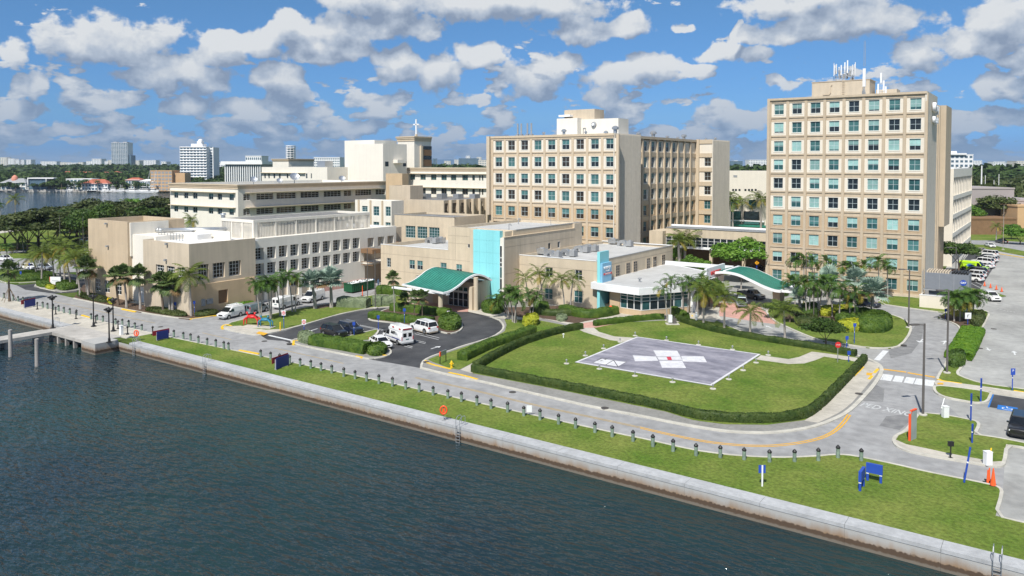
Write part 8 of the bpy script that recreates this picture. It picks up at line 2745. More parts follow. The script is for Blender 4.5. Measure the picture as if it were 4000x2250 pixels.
# light poles
for i,(u,v,vt,arm,lb) in enumerate(((3605,1621,1262,-1,'tall grey light pole on the right island near the stop lettering'),(3699,1457,1130,0,'tall grey light pole at the end of the bright hedge'),(3549,1280,1050,1,'tall grey light pole at the right of the roundabout island'),
                                         (3178,1250,1045,0,'grey light pole among the island palms'),(1466,1203,980,0,'thin grey light pole at the silver hedge'),(1436,1166,970,0,'thin grey light pole behind the green skip'),(2645,1020,915,0,'thin light pole beside the royal palm'),
                                         (3731,1185,965,0,'grey light pole behind the lot side palms'),(236,1000,845,0,'dark light pole in the left park, left one'),(327,1010,845,0,'dark light pole beside the tan box'),(154,935,898,0,'short dark pole in the left park'),(3918,975,800,0,'leaning pale utility pole on the far verge'),(3147,1215,985,0,'grey light pole before the tower windows'))):
    x,y=G(u,v,.13);H_=(v-vt)*(HCAM/(v-642))
    t=thing('light_pole',lb,'light pole',(x,y,.13),HEAD+math.pi*.5+(.25 if i<2 else 0),'light poles of the campus')
    r=.13 if i<3 else .09
    mb=MB();mb.tube((0,0,0),(0,0,H_),r,r*.7,10);mb.build('pole',M_pole if i!=11 else M_trunkg,t)
    mb=MB();mb.lathe([(.42,-.05),(.42,.12),(.36,.15)],n=14);mb.build('concrete_base',M_curb,t)
    if i<4 or i==7:
        mb=MB();mb.tube((0,0,H_-.15),(0,1.1,H_-.05),.05,.05,6);mb.box(-.2,.2,.8,1.75,H_-.12,H_+.03);mb.build('lamp_arm',M_pole,t)
# small black bird on the second pole's arm
x,y=G(3605,1621,.13);H_=(1621-1262)*(HCAM/(1621-642))

# sign panels
def sign_on_post(label,u,v,vt,face=None,bw=.5,bh=.5,color=None,rz=None,group=None,words=None,wcol=None,octo=False,post_m=None,white_band=True,name='road_sign',z=.13,back=None):
    x,y=G(u,v,z);H_=(v-vt)*(HCAM/(v-642))
    t=thing(name,label,'sign',(x,y,z),HEAD if rz is None else rz,group)
    mb=MB();mb.tube((0,0,0),(0,0,H_-(bh if face else 0)*.2),.055,.055,8);mb.build('post',post_m or M_blue,t)
    if white_band:
        mb=MB();mb.tube((0,0,H_*.55),(0,0,H_*.55+.1),.06,.06,8);mb.build('white_band',M_wmetal,t)
    if face:
        mb=MB()
        if octo:
            P=[(bw/2/math.cos(math.pi/8)*math.cos(math.pi/8+k*math.pi/4),bw/2/math.cos(math.pi/8)*math.sin(math.pi/8+k*math.pi/4)) for k in range(8)]
            vs=[(p[0],-.08,H_-bh/2+p[1]) for p in P]+[(p[0],-.05,H_-bh/2+p[1]) for p in P]
            mb.add(vs,[tuple(range(8)),tuple(range(15,7,-1))]+[(i,8+i,8+(i+1) % 8,(i+1) % 8) for i in range(8)])
        else:mb.box(-bw/2,bw/2,-.09,-.06,H_-bh,H_)
        mb.build('panel',face,t)
        if words:
            for k,(s_,sz,dz,mm) in enumerate(words):
                link('sign_lettering',text_mesh(s_,sz,.002,mm),t,loc=(0,-.1-.004*k,H_-bh/2+dz),rot=(math.radians(90),0,0))
    return t


def no_entry(label,u,v,vt):
    t=sign_on_post(label,u,v,vt,M_wmetal,.62,.8,words=None)
    H_=(v-vt)*(HCAM/(v-642));c=H_-.4
    mb=MB();mb.lathe([(.27,-.005),(.27,.005)],n=22);o=mb.build('red_disc',M_red,t,loc=(0,-.10,c));o.rotation_euler=(math.radians(90),0,0)
    mb=MB();mb.box(-.20,.20,-.115,-.108,c-.045,c+.045);mb.build('white_bar',M_wmetal,t)
    link('sign_lettering',text_mesh('DO NOT',.12,.002,M_wmetal),t,loc=(0,-.112,c+.12),rot=(math.radians(90),0,0))
    link('sign_lettering',text_mesh('ENTER',.12,.002,M_wmetal),t,loc=(0,-.112,c-.12),rot=(math.radians(90),0,0))
    return t


no_entry('no entry sign on a blue post left of the parking entrance',1109,1282,1212)
no_entry('no entry sign on a blue post by the long front hedge',1188,1306,1247)
sign_on_post('stop sign on a thin post at the end of the back hedge',3272,1416,1335,M_red,.75,.75,octo=True,words=[('STOP',.22,0,M_wmetal)],post_m=M_steel,white_band=False)
for i,(u,v,vt,lb) in enumerate(((1383,1310,1257,'blue post sign at the bonnet of the dark blue car'),(1478,1288,1231,'blue post sign behind the ambulance'),(1580,1262,1204,'blue post sign on the planted island'),(3307,1370,1312,'blue post with a dark plate by the small olive tree'),
                                       (3315,1414,1370,'short blue post at the end of the back hedge'),(3337,1341,1262,'blue post with a round plate on the island lawn'),(3738,1400,1371,'blue sign top sticking out of the round bush'),(760,1232,1175,'blue sign post at the corner of the tan building'),(685,1222,1180,'thin blue sign post before the tan wall'),
                                       (115,1058,1025,'dark blue sign in the small left lot'),(82,1092,1060,'blue sign post on the left hedged island'),(195,1073,1055,'short blue post on the left island edge'),(3693,1246,1205,'blue post at the generator wall'),(2955,1072,1035,'blue post of the yellow crossing sign'))):
    sign_on_post(lb,u,v,vt,M_blue,.42,.5,group='blue sign posts')
for i,(u,v,vt,lb) in enumerate(((3831,1570,1477,'blue sign post on the small curbed lawn seen edge on'),(3792,1644,1536,'blue sign post edge on at the barrier lane'),(3797,1731,1655,'tall blue sign post edge on at the curb of the right island'),(3766,1884,1745,'leaning blue post at the seaside lawn edge'))):
    x,y=G(u,v,.1);H_=(v-vt)*(HCAM/(v-642));t=thing('sign_post',lb,'sign',(x,y,.1),math.atan2(y,x)+.03,'edge on blue signs on the right')
    if i==3:t.rotation_euler=(0,0,HEAD)
    mb=MB();mb.tube((0,0,0),(.45 if i==3 else 0,0,H_),.075,.075,8);mb.build('post',M_blue,t)
    mb=MB();mb.tube((0.24 if i==3 else 0,0,H_*.55),(.27 if i==3 else 0,0,H_*.55+.12),.085,.085,8);mb.build('white_band',M_wmetal,t)
    if i<3:mb=MB();mb.box(-.3,.3,-.09,-.075,H_-.9,H_);mb.build('panel',M_blue,t)
sign_on_post('blue parking sign on a blue post at the right lot edge',3954,1524,1438,M_blue,.5,.75,words=[('P',.4,.1,M_wmetal)])
sign_on_post('white turn arrow sign on a blue post before the lot side palms',3780,1268,1221,M_wmetal,1.0,1.0,words=[('r',1.0,.05,M_black)],name='road_sign')
sign_on_post('small white and red notice at the planted island',1752,1240,1214,M_wmetal,.5,.3,post_m=M_steel,white_band=False,words=[('EXIT',.15,0,M_red)])
t=sign_on_post('yellow diamond crossing sign on a blue post by the tower',2956,1075,1020,None,white_band=False)
H_=55*(HCAM/(1075-642));mb=MB();r=.55
mb.add([(0,-.08,H_-r*1.4-.2+r*.2),(r,-.08,H_-.4),(0,-.08,H_-.4+r),(-r,-.08,H_-.4),(0,-.05,H_-r*1.4-.2+r*.2),(r,-.05,H_-.4),(0,-.05,H_-.4+r),(-r,-.05,H_-.4)],[(0,1,2,3),(7,6,5,4),(0,4,5,1),(1,5,6,2),(2,6,7,3),(3,7,4,0)])
mb.build('diamond',mat('sign amber',(0.85,0.40,0.01)),t)
mb=MB();mb.tube((0,-.1,H_-.2),(0,-.1,H_-.1),.06,.06,8);mb.box(-.04,.04,-.1,-.09,H_-.6,H_-.25);mb.box(-.15,.15,-.1,-.09,H_-.45,H_-.38);mb.build('walking_figure',M_black,t)
# banner boards with red end frames
for i,(x0,y0,x1,y1,H_,lb) in enumerate(((248,785,355,762,1.4,'blue banner board with red ends on the promenade'),(1578,1112,1697,1088,1.35,'blue banner board with red ends at the start of the lawn'))):
    a=G(x0*.3882,900+y0*.3882,.1);b=G(x1*.3882,900+y1*.3882,.1)
    ang=math.atan2(b[1]-a[1],b[0]-a[0]);Lb=math.dist(a,b)
    t=thing('banner_board',lb,'banner',(*a,.1),ang,'blue banner boards facing the water')
    mb=MB();mb.box(0,Lb,-.06,0,.12,H_);mb.build('panel',M_navy,t)
    mb=MB();mb.box(-.45,Lb+.3,.25,.31,.75,H_+.12);mb.build('red_panel',M_dred,t)
    mb=MB();mb.box(.1,.2,0,.3,0,H_-.1);mb.box(Lb-.2,Lb-.1,0,.3,0,H_-.1);mb.build('leg',M_gmetal,t)
a=(1078,1446);b=(1128,1428);a=G(*a,.06);b=G(*b,.06)
ang=math.atan2(b[1]-a[1],b[0]-a[0]);Lb=math.dist(a,b)
t=thing('banner_board','blue banner board with red ends in the middle of the seaside lawn','banner',(*a,.06),ang,'blue banner boards facing the water')
mb=MB();mb.box(0,Lb,-.06,0,.1,1.5);mb.build('panel',M_navy,t)
mb=MB();mb.box(-.4,Lb+.2,.25,.31,.85,1.6);mb.build('red_panel',M_dred,t)
mb=MB();mb.box(.1,.2,0,.3,0,1.3);mb.box(Lb-.2,Lb-.1,0,.3,0,1.3);mb.build('leg',M_gmetal,t)


def zz3(x,y):return (3000+x*.4141,1650+y*.4141)


for i,(p,q,h_,lb) in enumerate(((zz3(940,545),zz3(1064,572),3.6,'wide blue sign board on two legs on the seaside lawn'),(zz3(868,645),zz3(900,600),4.1,'blue sign board on two legs seen nearly edge on'))):
    a,b=G(*p,.06),G(*q,.06);ang=math.atan2(b[1]-a[1],b[0]-a[0]);Lb=math.dist(a,b)
    H_=(p[1]-(zz3(0,378)[1] if i==0 else zz3(0,460)[1]))*(HCAM/(p[1]-642))
    t=thing('sign_board',lb,'sign',(*a,.06),ang,'blue sign boards on the seaside lawn')
    for k,x in enumerate((0,Lb)):
        mb=MB();mb.box(x-.09,x+.09,-.09,.09,0,H_*.5);mb.build('leg',M_blue,t)
        mb=MB();mb.box(x-.095,x+.095,-.095,.095,H_*.40,H_*.45);mb.build('white_band',M_wmetal,t)
    mb=MB();mb.box(-.12,Lb+.12,-.11,.11,H_*.47,H_);mb.build('panel',M_blue,t)
x,y=G(*z5b(1152,1448),.06)
t=thing('sign_post','small blue sign with its back turned on a pale post on the lawn','sign',(x,y,.06),HEAD)
H_=200*.4141*HCAM/(z5b(1152,1448)[1]-642)
mb=MB();mb.box(-.06,.06,-.04,.04,-.1,H_+.0);mb.build('post',M_wmetal,t)
mb=MB();mb.box(-.28,.28,.05,.08,H_-.65,H_);mb.build('panel',M_blue,t)
# monument sign with orange edge
x,y=G(3553,1722,.13);x2,y2=G(3557,1705,.13)
t=thing('monument_sign','tall grey sign slab with an orange red edge on the right island','sign',(x,y,.13),HEAD+math.radians(38))
mb=MB();mb.box(.04,1.2,-.09,.09,0,2.75);mb.build('slab',mat('sage grey sign face',(0.33,0.37,0.36)),t)
mb=MB();mb.box(-.06,.04,-.10,.10,0,2.55);mb.box(.12,1.2,-.10,.10,2.75,2.85);mb.quad((-.06,-.1,2.55),(.12,-.1,2.55),(.30,-.1,2.85),(.12,-.1,2.85));mb.build('orange_edge',M_orange,t)
# low white sign left, small orange grey sign by hydrant
x,y=G(218,1116,.15)
t=thing('low_sign','low pale sign with a brown base and an orange edge at the side drive','sign',(x,y,.15),HEAD-.1)
mb=MB();mb.box(-1.2,1.2,-.12,.12,.3,1.9);mb.build('panel',M_wmetal,t);mb=MB();mb.box(-1.3,1.3,-.2,.2,0,.3);mb.build('base',M_brownp,t);mb=MB();mb.box(-1.3,-1.2,-.13,.13,.3,1.9);mb.build('orange_edge',M_orange,t)
link('sign_lettering',text_mesh('Hospital',.4,.003,M_gmetal),t,loc=(0,-.125,1.1),rot=(math.radians(90),0,0))
a,b=G(1719,1422,.13),G(1742,1412,.13);ang=math.atan2(b[1]-a[1],b[0]-a[0]);Lb=math.dist(a,b)
t=thing('low_sign','small grey sign with a red end on two dark legs beside the yellow hydrant','sign',(*a,.13),ang)
for x in (0,Lb):mb=MB();mb.box(x-.04,x+.04,-.04,.04,0,1.3);mb.build('leg',M_black,t)
mb=MB();mb.box(.15,Lb+.05,-.06,.06,1.0,1.6);mb.build('panel',M_steel,t);mb=MB();mb.box(-.1,.15,-.065,.065,1.0,1.6);mb.build('red_end',M_orange,t)


def hydrant(u,v,lb,m,nm='fire_hydrant'):
    x,y=G(u,v,.14);t=thing(nm,lb,'fire hydrant',(x,y,.14),HEAD,None)
    mb=MB();mb.lathe([(.2,0),(.2,.06),(.13,.08),(.13,.55),(.17,.58),(.17,.63),(.14,.66),(.12,.76),(.04,.84),(.04,.9)],n=12);mb.build('barrel',m,t)
    mb=MB();mb.tube((-.25,0,.48),(.25,0,.48),.07,.07,8);mb.tube((0,-.24,.42),(0,0,.42),.085,.085,8);mb.build('outlet',m,t)


hydrant(1764,1435,'yellow fire hydrant on the lawn near the small grey sign',M_yellow)
hydrant(423,1180,'yellow fire hydrant before the tan building wall',M_yellow)
# life ring and water ladders
for i,(u,v,vt,lb) in enumerate(((1733,1643,1590,'orange life ring on a post on the seawall cap'),(534,1330,1300,'orange life ring beside the left water ladder'))):
    x,y=G(u,v,.12);t=thing('life_ring',lb,'life ring',(x,y,.12),HEAD,'life rings on the seawall')
    mb=MB();mb.box(-.04,.04,.03,.09,0,1.55);mb.box(-.2,.2,-.1,.2,0,.03);mb.build('post',M_gmetal,t)
    mb=MB();R_,r_=.33,.075;n1,n2=20,8
    vs=[((R_+r_*math.cos(b_))*math.cos(a_),-.08+r_*math.sin(b_),1.1+(R_+r_*math.cos(b_))*math.sin(a_)*1.2) for a_ in np.linspace(0,2*math.pi,n1,False) for b_ in np.linspace(0,2*math.pi,n2,False)]
    fs=[(i_*n2+j,i_*n2+(j+1) % n2,((i_+1) % n1)*n2+(j+1) % n2,((i_+1) % n1)*n2+j) for i_ in range(n1) for j in range(n2)]
    mb.add(vs,fs);mb.build('ring',M_orange,t,smooth=True)
    mb=MB();mb.box(-.12,.12,-.05,.02,.85,1.25);mb.build('rope_pack',M_orange,t)
for i,(u,v,lb) in enumerate(((1825,1652,'steel water ladder right of the middle life ring'),(832,1408,'steel water ladder at the step in the left seawall'),(3895,2205,'steel water ladder at the lower right frame edge'),(537,1343,'steel water ladder beside the dock corner'),(197,1268,'steel water ladder at the left end of the dock'))):
    x=G(u,v,.12)[0];y=58.2
    t=thing('water_ladder',lb,'ladder',(x,y,.1),0,'water ladders on the seawall')
    for s_ in (-.24,.24):
        mb=MB();mb.path([(s_,.75,0),(s_,.75,.85),(s_,.6,1.0),(s_,.15,1.0),(s_,-.12,.75),(s_,-.12,-2.4)],.028,6);mb.build('rail',M_steel,t)
    for k in range(7):
        mb=MB();mb.box(-.24,.24,-.17,-.07,-.35-k*.3,-.31-k*.3);mb.build('rung',M_steel,t)
# cones
M_cone=mat('cone orange',(0.85,0.12,0.03),rough=.5)
for i,(u,v,hh,lb) in enumerate(((3879,2*0+1898,1.05,'tall orange traffic cone at the lawn corner'),(3858,1888,.8,'thin orange delineator left of the tall cone'),(3864,1880,.8,'thin orange delineator behind its neighbour'),(3846,1118,.7,'first red cone in the row across the lot'),(3869,1125,.7,'second red cone in the row across the lot'),(3892,1132,.7,'third red cone in the row across the lot'),(3913,1140,.7,'last red cone in the row across the lot'),(1416,1156,1.5,'orange leaning marker in front of the green skip'))):
    x,y=G(u,v,.0);t=thing('traffic_cone',lb,'traffic cone',(x,y,.01),.3,'traffic cones')
    w=.28 if i not in (1,2,7) else .12
    mb=MB();mb.box(-.3,.3,-.3,.3,0,.06);mb.build('base',M_black,t)
    mb=MB();mb.lathe([(w*.8,.06),(.05,hh*1.35),(.04,hh*1.38)],n=10);mb.build('body',M_cone,t)
    mb=MB();mb.lathe([(w*.8*.48+.02,hh*.62),(w*.8*.36+.02,hh*.80)],n=10);mb.build('white_band',M_wmetal,t)
# white barrier cabinets and gates, lamp box
for i,(u,v,lb) in enumerate(((3692,1630,'white barrier cabinet at the lot entrance'),(3858,1815,'white barrier cabinet at the lower lot exit'))):
    x,y=G(u,v,.12);t=thing('barrier_cabinet',lb,'barrier',(x,y,.12),HEAD+.1,'parking barriers')
    mb=MB();mb.box(-.28,.28,-.22,.22,0,1.12);mb.box(-.3,.3,-.24,.24,1.12,1.18);mb.build('cabinet',M_wmetal,t)
    mb=MB();mb.tube((.3 if i else-.35,.1,.9),((.5 if i else .05),.25,1.9 if i==0 else 1.35),.05,.05,6);mb.build('boom_stub',M_wmetal if i==0 else M_yellow,t)
x,y=G(3713,1788,.12);t=thing('card_reader','black card reader box on a thin post at the curb','post',(x,y,.12),HEAD)
mb=MB();mb.box(-.04,.04,-.04,.04,0,1.1);mb.box(-.15,.15,-.15,.15,0,.04);mb.build('post',M_black,t);mb=MB();mb.box(-.22,.22,-.12,.12,1.05,1.45);mb.build('box',M_black,t)
# yellow bollards
for i,(u,v,vt,lb) in enumerate(((1095,1290,1258,'yellow steel bollard on the corner of the van side lawn'),(3139,1191,1160,'yellow steel bollard at the roundabout island back edge'),(2704,1236,1230,'short yellow cap post beside the lobby'))):
    x,y=G(u,v,.14);H_=(v-vt)*HCAM/(v-642);mb=MB();mb.lathe([(.1,0),(.1,H_-.06),(.05,H_)],n=12)
    tag(mb.build('steel_bollard',M_yellow,loc=(x,y,.14)),lb,'bollard')
# statue shaped white hydrant by the lobby
x,y=G(2720,1265,.14);t=thing('statue','small white statue on a plinth beside the lobby path','statue',(x,y,.14),HEAD)
mb=MB();mb.lathe([(.3,0),(.3,.2),(.18,.3),(.16,.9)],n=10);mb.build('plinth',M_wmetal,t)
mb=MB();mb.lathe([(.16,.9),(.24,1.15),(.26,1.45),(.14,1.6),(.10,1.66),(.15,1.78),(.12,1.92),(.03,1.98)],n=10);mb.tube((-.35,0,1.2),(-.15,0,1.5),.06,.07,6);mb.tube((.35,0,1.2),(.15,0,1.5),.06,.07,6);mb.build('figure',M_wmetal,t)
x,y=G(2625,1266,.15);t=thing('utility_box','white electrical cabinet with dark meters on a concrete pad at the lawn edge','utility box',(x,y,.15),HEAD)
mb=MB();mb.box(-1.0,1.1,-.7,.7,0,.1);mb.build('concrete_pad',M_curb,t);mb=MB();mb.box(-.6,0,-.2,.2,.3,1.5);mb.build('cabinet',M_wmetal,t);mb=MB();mb.box(.1,.7,-.2,.2,.2,.9);mb.tube((.4,0,.9),(.4,0,1.3),.12,.12,8);mb.build('meter',M_pole,t)
# white lawn vent
x,y=G(2201,1319,.15);t=thing('lawn_vent','small white mushroom pipe on the helipad lawn','pipe',(x,y,.15));mb=MB();mb.lathe([(.07,0),(.07,.45),(.16,.48),(.16,.58),(.05,.64)],n=10);mb.build('pipe',M_wmetal,t)

# crab sculptures on a slab
x,y=G(1010,1277,.145)
mb=MB();mb.box(-2.6,2.6,-.9,.9,0,.07);o=mb.build('sculpture_slab',M_walk,loc=(x,y,.145),rz=HEAD-.25);tag(o,'pale concrete slab under the two crab sculptures','slab')
for i,(u,v,m,lb,s_) in enumerate(((985,1268,M_red,'glossy red crab sculpture standing on four legs',1.25),(1037,1276,mat('teal blue paint',(0.03,0.19,0.30),rough=.4),'teal blue crab sculpture beside the red one',1.1))):
    x,y=G(u,v,.2);t=thing('crab_sculpture',lb,'sculpture',(x,y,.2),HEAD-.2,'crab sculptures',scale=s_)
    mb=MB()
    ell=lambda a,b,c,z:[(a*math.sin(q_) ,z+b*math.cos(q_)) for q_ in np.linspace(.15,math.pi-.15,7)]
    mb.lathe([(r_,z_) for r_,z_ in ell(.62,.26,0,1.05)][::-1],n=14);o=mb.build('shell',m,t,smooth=True);o.scale=(1.15,.7,1)
    for sx in (-1,1):
        for sy in (-1,1):
            mb=MB();mb.tube((sx*.5,sy*.2,1.05),(sx*.95,sy*.32,.72),.12,.10,8);mb.tube((sx*.95,sy*.32,.74),(sx*.98,sy*.36,.0),.11,.06,8);mb.build('leg',m,t)
        mb=MB();mb.tube((sx*.4,-.15,1.15),(sx*.55,-.25,1.5),.08,.10,8);mb.tube((sx*.55,-.25,1.48),(sx*.42,-.28,1.72),.13,.03,8);mb.tube((sx*.56,-.25,1.48),(sx*.70,-.24,1.72),.10,.03,8);mb.build('claw',m,t)
# green skip
x,y=G(1375,1147,0);x2,y2=G(1470,1128,0)
ang=math.atan2(y2-y,x2-x);t=thing('skip_container','dark green roll off waste container filled with pale rubbish','container',(x,y,0.02),ang)
L_=6.6;M_skip=mat('dark green skip paint',(0.012,0.085,0.035),rough=.5)
mb=MB();mb.box(0,L_,-0.06,0,.25,1.9);mb.box(0,L_,2.2,2.26,.25,1.9);mb.box(0,.06,0,2.2,.25,1.9);mb.box(L_-.06,L_,0,2.2,.25,1.9);mb.box(.06,L_-.06,0,2.2,.2,.3);mb.build('hull',M_skip,t)
mb=MB()
for k in range(12):mb.box(.3+k*.53,.42+k*.53,-.16,-.06,.3,1.8)
mb.box(-.05,L_+.05,-.18,-.06,1.8,1.95);mb.box(-.05,L_+.05,2.26,2.36,1.8,1.95);mb.box(-.12,0,-.1,2.3,1.8,1.95);mb.build('ribs',M_skip,t)
Vq,Fq=quads_at(np.stack([rng.uniform(.2,L_-.2,240),rng.uniform(.1,2.1,240),rng.uniform(1.55,2.1,240)],1),np.tile([[0,0,1.]],(240,1)),.16,jit=.7)
o=link('rubbish',np_mesh('rubbish',np.concatenate([Vq,np.array([[.1,0,1.6],[L_-.1,0,1.6],[L_-.1,2.2,1.6],[.1,2.2,1.6]])]),np.concatenate([Fq,[[960,961,962,963]]]),M_wmetal),t)
# generator behind a wall
gx,gy=-19.8,156.9
t=thing('generator_unit','two storey grey generator enclosure with a blue round emblem beside the tower','generator',(-17,160,0))
bx(t,'lower_housing',-18.6,-12.9,158.6,162.6,.2,3.1,M_gmetal2);bx(t,'upper_housing',-19.2,-12.2,158.2,162.8,3.35,6.3,M_gmetal2)
bx(t,'platform',-19.4,-12.1,158.0,163.0,3.1,3.3,M_gmetal)
for k in range(9):bx(t,'louvre',-19.0+k*.42,-18.75+k*.42,158.6,162.6,6.3,6.6,M_sand)
for k in range(6):bx(t,'fan_box',-15.0+k*.46,-14.7+k*.46,158.5,162.5,6.3,6.65,M_black)
for x in (-16.9,-14.6):bx(t,'panel_seam',x,x+.06,158.16,158.2,3.4,6.2,M_gmetal);bx(t,'panel_seam',x,x+.06,158.55,158.6,.3,3.0,M_gmetal)
mb=MB();mb.lathe([(.52,-.01),(.52,.01)],n=24);o=mb.build('round_emblem',M_blue,t,True,loc=(-13.1,158.15,4.9));o.rotation_euler=(math.radians(90),0,0)
link('sign_lettering',text_mesh('CAT',.42,.004,M_wmetal,bold=.02),t,True,loc=(-13.1,158.12,4.9),rot=(math.radians(90),0,0))
mb=MB();mb.path([(-19.7,159,0),(-19.7,159,6.4)],.06);mb.path([(-19.7,160.5,0),(-19.7,160.5,6.6)],.06)
for k in range(5):mb.box(-19.8,-19.2,158.8+.3*k,158.85+.3*k,4+k*.4,4.05+k*.4)
mb.build('ladder',M_gmetal,t,world=True)
t=thing('garden_wall','low cream wall screening the generator beside the tower','wall',(gx,gy,0))
bx(t,'wall',gx,-12.0,156.4,156.7,0,2.35,M_panel);bx(t,'wall',gx,gx+.3,156.7,160,0,2.35,M_panel);bx(t,'coping',gx-.05,-11.95,156.35,156.75,2.35,2.45,M_wmetal)
t=thing('white_fence','low white fence at the side of the tan box','fence',(*G(340,990),0))
x,y=G(338,988)
for k in range(8):bx(t,'slat',x-3+k*.5,x-2.75+k*.5,y,y+.08,0,1.8,M_wmetal)

# boats and docks on the far shore
bt_=[(72,741,15,'white motor yacht left of the yellow awning'),(110,742,10,'small white motor boat by the modern house'),(175,741,16,'dark hulled motor yacht before the modern house'),(215,742,9,'small white boat right of the dark yacht'),(270,743,7,'little boat at the timber jetty'),
       (410,745,8,'low white boat under the red roofed villa'),(445,745,9,'small boat in the middle of the marina'),(478,746,9,'white boat at the marina pier end'),(520,747,13,'white cabin cruiser in the marina'),(570,749,17,'sport fishing boat with tall outriggers'),(600,747,10,'white boat behind the outriggers boat'),(625,745,8,'last small boat of the marina')]
for u,v,L_,lb in bt_:
    x,y=G(u,v+6,WZ);t=thing('motor_boat',lb,'boat',(x,y,WZ),HEAD+random.uniform(-.3,.3),'boats moored along the far shore',scale=(1.15,1.2,1.8))
    mb=MB();w=L_*.13
    st=[]
    for f,ww,zb,zt in ((-.5,.9,.2,1.1),(-.2,1,.05,1.15),(.2,.9,.05,1.35),(.42,.4,.3,1.6),(.5,.04,.8,1.75)):
        st.append([(f*L_,-w*ww,zt),(f*L_,-w*ww*.7,zb),(f*L_,w*ww*.7,zb),(f*L_,w*ww,zt)])
    loft(mb,st);mb.build('hull',M_fw if 'dark' not in lb else M_black,t)
    mb=MB();mb.box(-L_*.28,L_*.18,-w*.65,w*.65,1.15,2.4);mb.build('cabin',M_fw,t)
    mb=MB();mb.box(-L_*.26,L_*.2,-w*.66,w*.66,1.7,2.15);mb.build('window',M_carglass,t)
    mb=MB();mb.box(-L_*.2,L_*.05,-w*.6,w*.6,3.5,3.65);mb.tube((-L_*.15,0,2.4),(-L_*.15,0,4.6),.08,.05,5)
    if 'outrigger' in lb:
        mb.tube((0,0,2.4),(L_*.25,1,13),.12,.05,5);mb.tube((0,0,2.4),(L_*.3,-1,13.5),.12,.05,5);mb.box(-1,1,-1,1,6,6.2)
    mb.build('mast',M_fw,t)
for u0,u1,v,lb in ((225,345,750,'long timber jetty before the modern villa'),(380,560,752,'pale marina pier along the far shore'),(0,60,749,'rough dock at the far left shore')):
    a=G(u0,v,WZ);b=G(u1,v,WZ);ang=math.atan2(b[1]-a[1],b[0]-a[0]);L_=math.dist(a,b)
    t=thing('jetty',lb,'jetty',(*a,WZ),ang,'jetties of the far shore')
    mb=MB();mb.box(0,L_,-1.2,1.2,1.2,1.5);mb.build('deck',M_conc,t)
    mb=MB()
    for k in range(int(L_/4)):mb.tube((k*4,-1.1,-1),(k*4,-1.1,2.4),.2,.2,6)
    mb.build('piles',M_pile,t)
mb=MB()
for u in range(-300,840,30):
    a,b=G(u,749.0,WZ),G(u+30,749.1,WZ);mb.add([(*a,-2),(*b,-2),(*b,1.0),(*a,1.0)],[(0,1,2,3)])
o=mb.build('shore_wall',M_conc);tag(o,'low grey bulkhead along the far shore','wall')


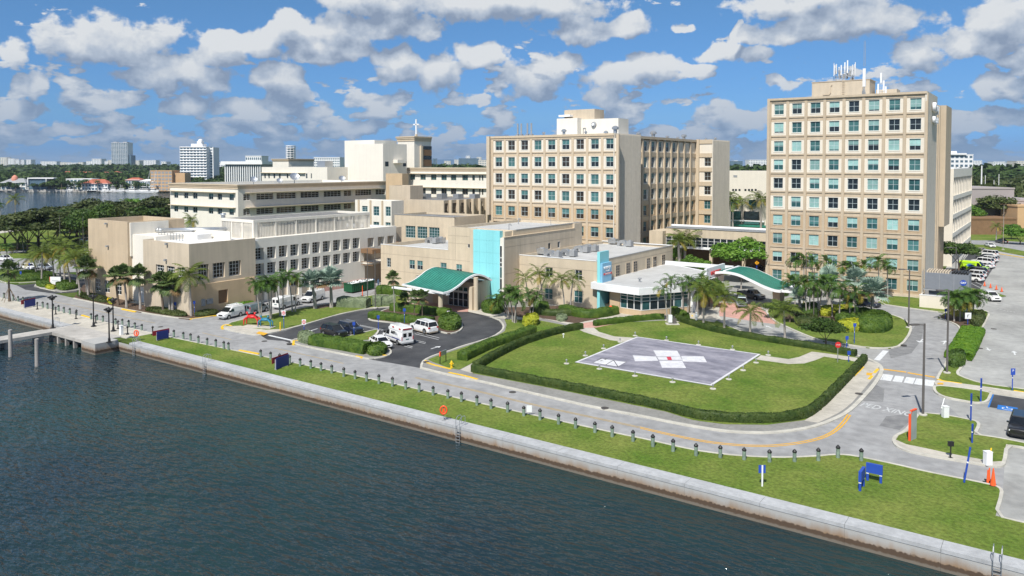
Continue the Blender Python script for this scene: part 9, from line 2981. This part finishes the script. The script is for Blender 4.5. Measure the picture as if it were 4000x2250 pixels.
# people: one continuous skinned figure each
def person(label,u,v,rz=0,shirt=(0.05,0.05,0.07),pants=(0.04,0.04,0.05),group=None,z=.01,armup=False):
    x,y=G(u,v,z)
    t=thing('person',label,'person',(x,y,z),rz,group)
    J=dict(pel=(0,0,.95),wst=(0,0,1.1),chs=(0,0,1.35),nck=(0,0,1.5),hd0=(0,.02,1.6),hd1=(0,.02,1.74),ls=(-.19,0,1.43),le=(-.24,.03,1.15),lh=(-.22,.14,.92),rs=(.19,0,1.43),re=(.26,.05,1.17),rh=(.22,.22,1.0),
             lk=(-.11,.03,.5),lf=(-.11,-.02,.07),lt=(-.12,.16,.03),rk=(.11,.08,.5),rf=(.12,.0,.07),rt=(.13,.18,.03),lp=(-.1,0,.9),rp=(.1,0,.9))
    R_=dict(pel=.14,wst=.13,chs=.16,nck=.06,hd0=.085,hd1=.09,ls=.07,le=.045,lh=.035,rs=.07,re=.045,rh=.035,lk=.065,lf=.045,lt=.035,rk=.065,rf=.045,rt=.035,lp=.1,rp=.1)
    E_=[('pel','wst'),('wst','chs'),('chs','nck'),('nck','hd0'),('hd0','hd1'),('chs','ls'),('ls','le'),('le','lh'),('chs','rs'),('rs','re'),('re','rh'),('pel','lp'),('lp','lk'),('lk','lf'),('lf','lt'),('pel','rp'),('rp','rk'),('rk','rf'),('rf','rt')]
    ks=list(J);me=bpy.data.meshes.new('body');me.from_pydata([J[k] for k in ks],[(ks.index(a),ks.index(b)) for a,b in E_],[]);me.update()
    o=link('body',me,t)
    md=o.modifiers.new('skin','SKIN');sv=me.skin_vertices[0].data
    for i,k in enumerate(ks):sv[i].radius=(R_[k],R_[k])
    sv[0].use_root=True
    o.modifiers.new('sub','SUBSURF').levels=1
    me.materials.append(mat('clothes %.2f %.2f' % (shirt[2],pants[2]),pants,col2=shirt,scale=.01))
    m=MB();m.lathe([(.02,1.68),(.1,1.70),(.105,1.78),(.06,1.84),(.01,1.86)],c=(0,.0),n=10);m.build('hair',M_black,t)


person('person in dark clothes standing behind the grey minivan',2882,1166,HEAD)
person('worker in light blue leaning at the green skip, left one',1459,1118,HEAD,(.20,.38,.60),(.05,.06,.12),'workers at the skip')
person('worker in light blue standing right of the green skip',1478,1120,HEAD+1,(.20,.38,.60),(.05,.06,.12),'workers at the skip')
person('person in dark clothes between the left parked cars',72,1052,HEAD,(.04,.04,.05),(.02,.02,.03))
# red inflatable by the sign fin
x,y=G(2385,1228,.1);mb=MB();mb.lathe([(.75,0),(.7,.5),(.45,1.2),(.1,1.55)],n=10)
tag(mb.build('red_cover',M_orange,loc=(x,y,.1)),'red orange covered object at the foot of the cyan sign fin','cover')

# ------------------------------------------------------------------ haze over the distance
mb=MB();mb.box(-9600,9600,-3100,9600,-6,112)
m=bpy.data.materials.new('haze');m.use_nodes=True;nt=m.node_tree;nt.nodes.clear()
o_=nt.nodes.new('ShaderNodeOutputMaterial');pv=nt.nodes.new('ShaderNodeVolumePrincipled')
pv.inputs['Color'].default_value=(0.62,0.78,1.0,1);pv.inputs['Density'].default_value=0.000055;pv.inputs['Anisotropy'].default_value=0.0
nt.links.new(pv.outputs[0],o_.inputs['Volume'])
o=mb.build('haze',m);o['kind']='stuff';o['label']='thin blue haze over the whole scene'
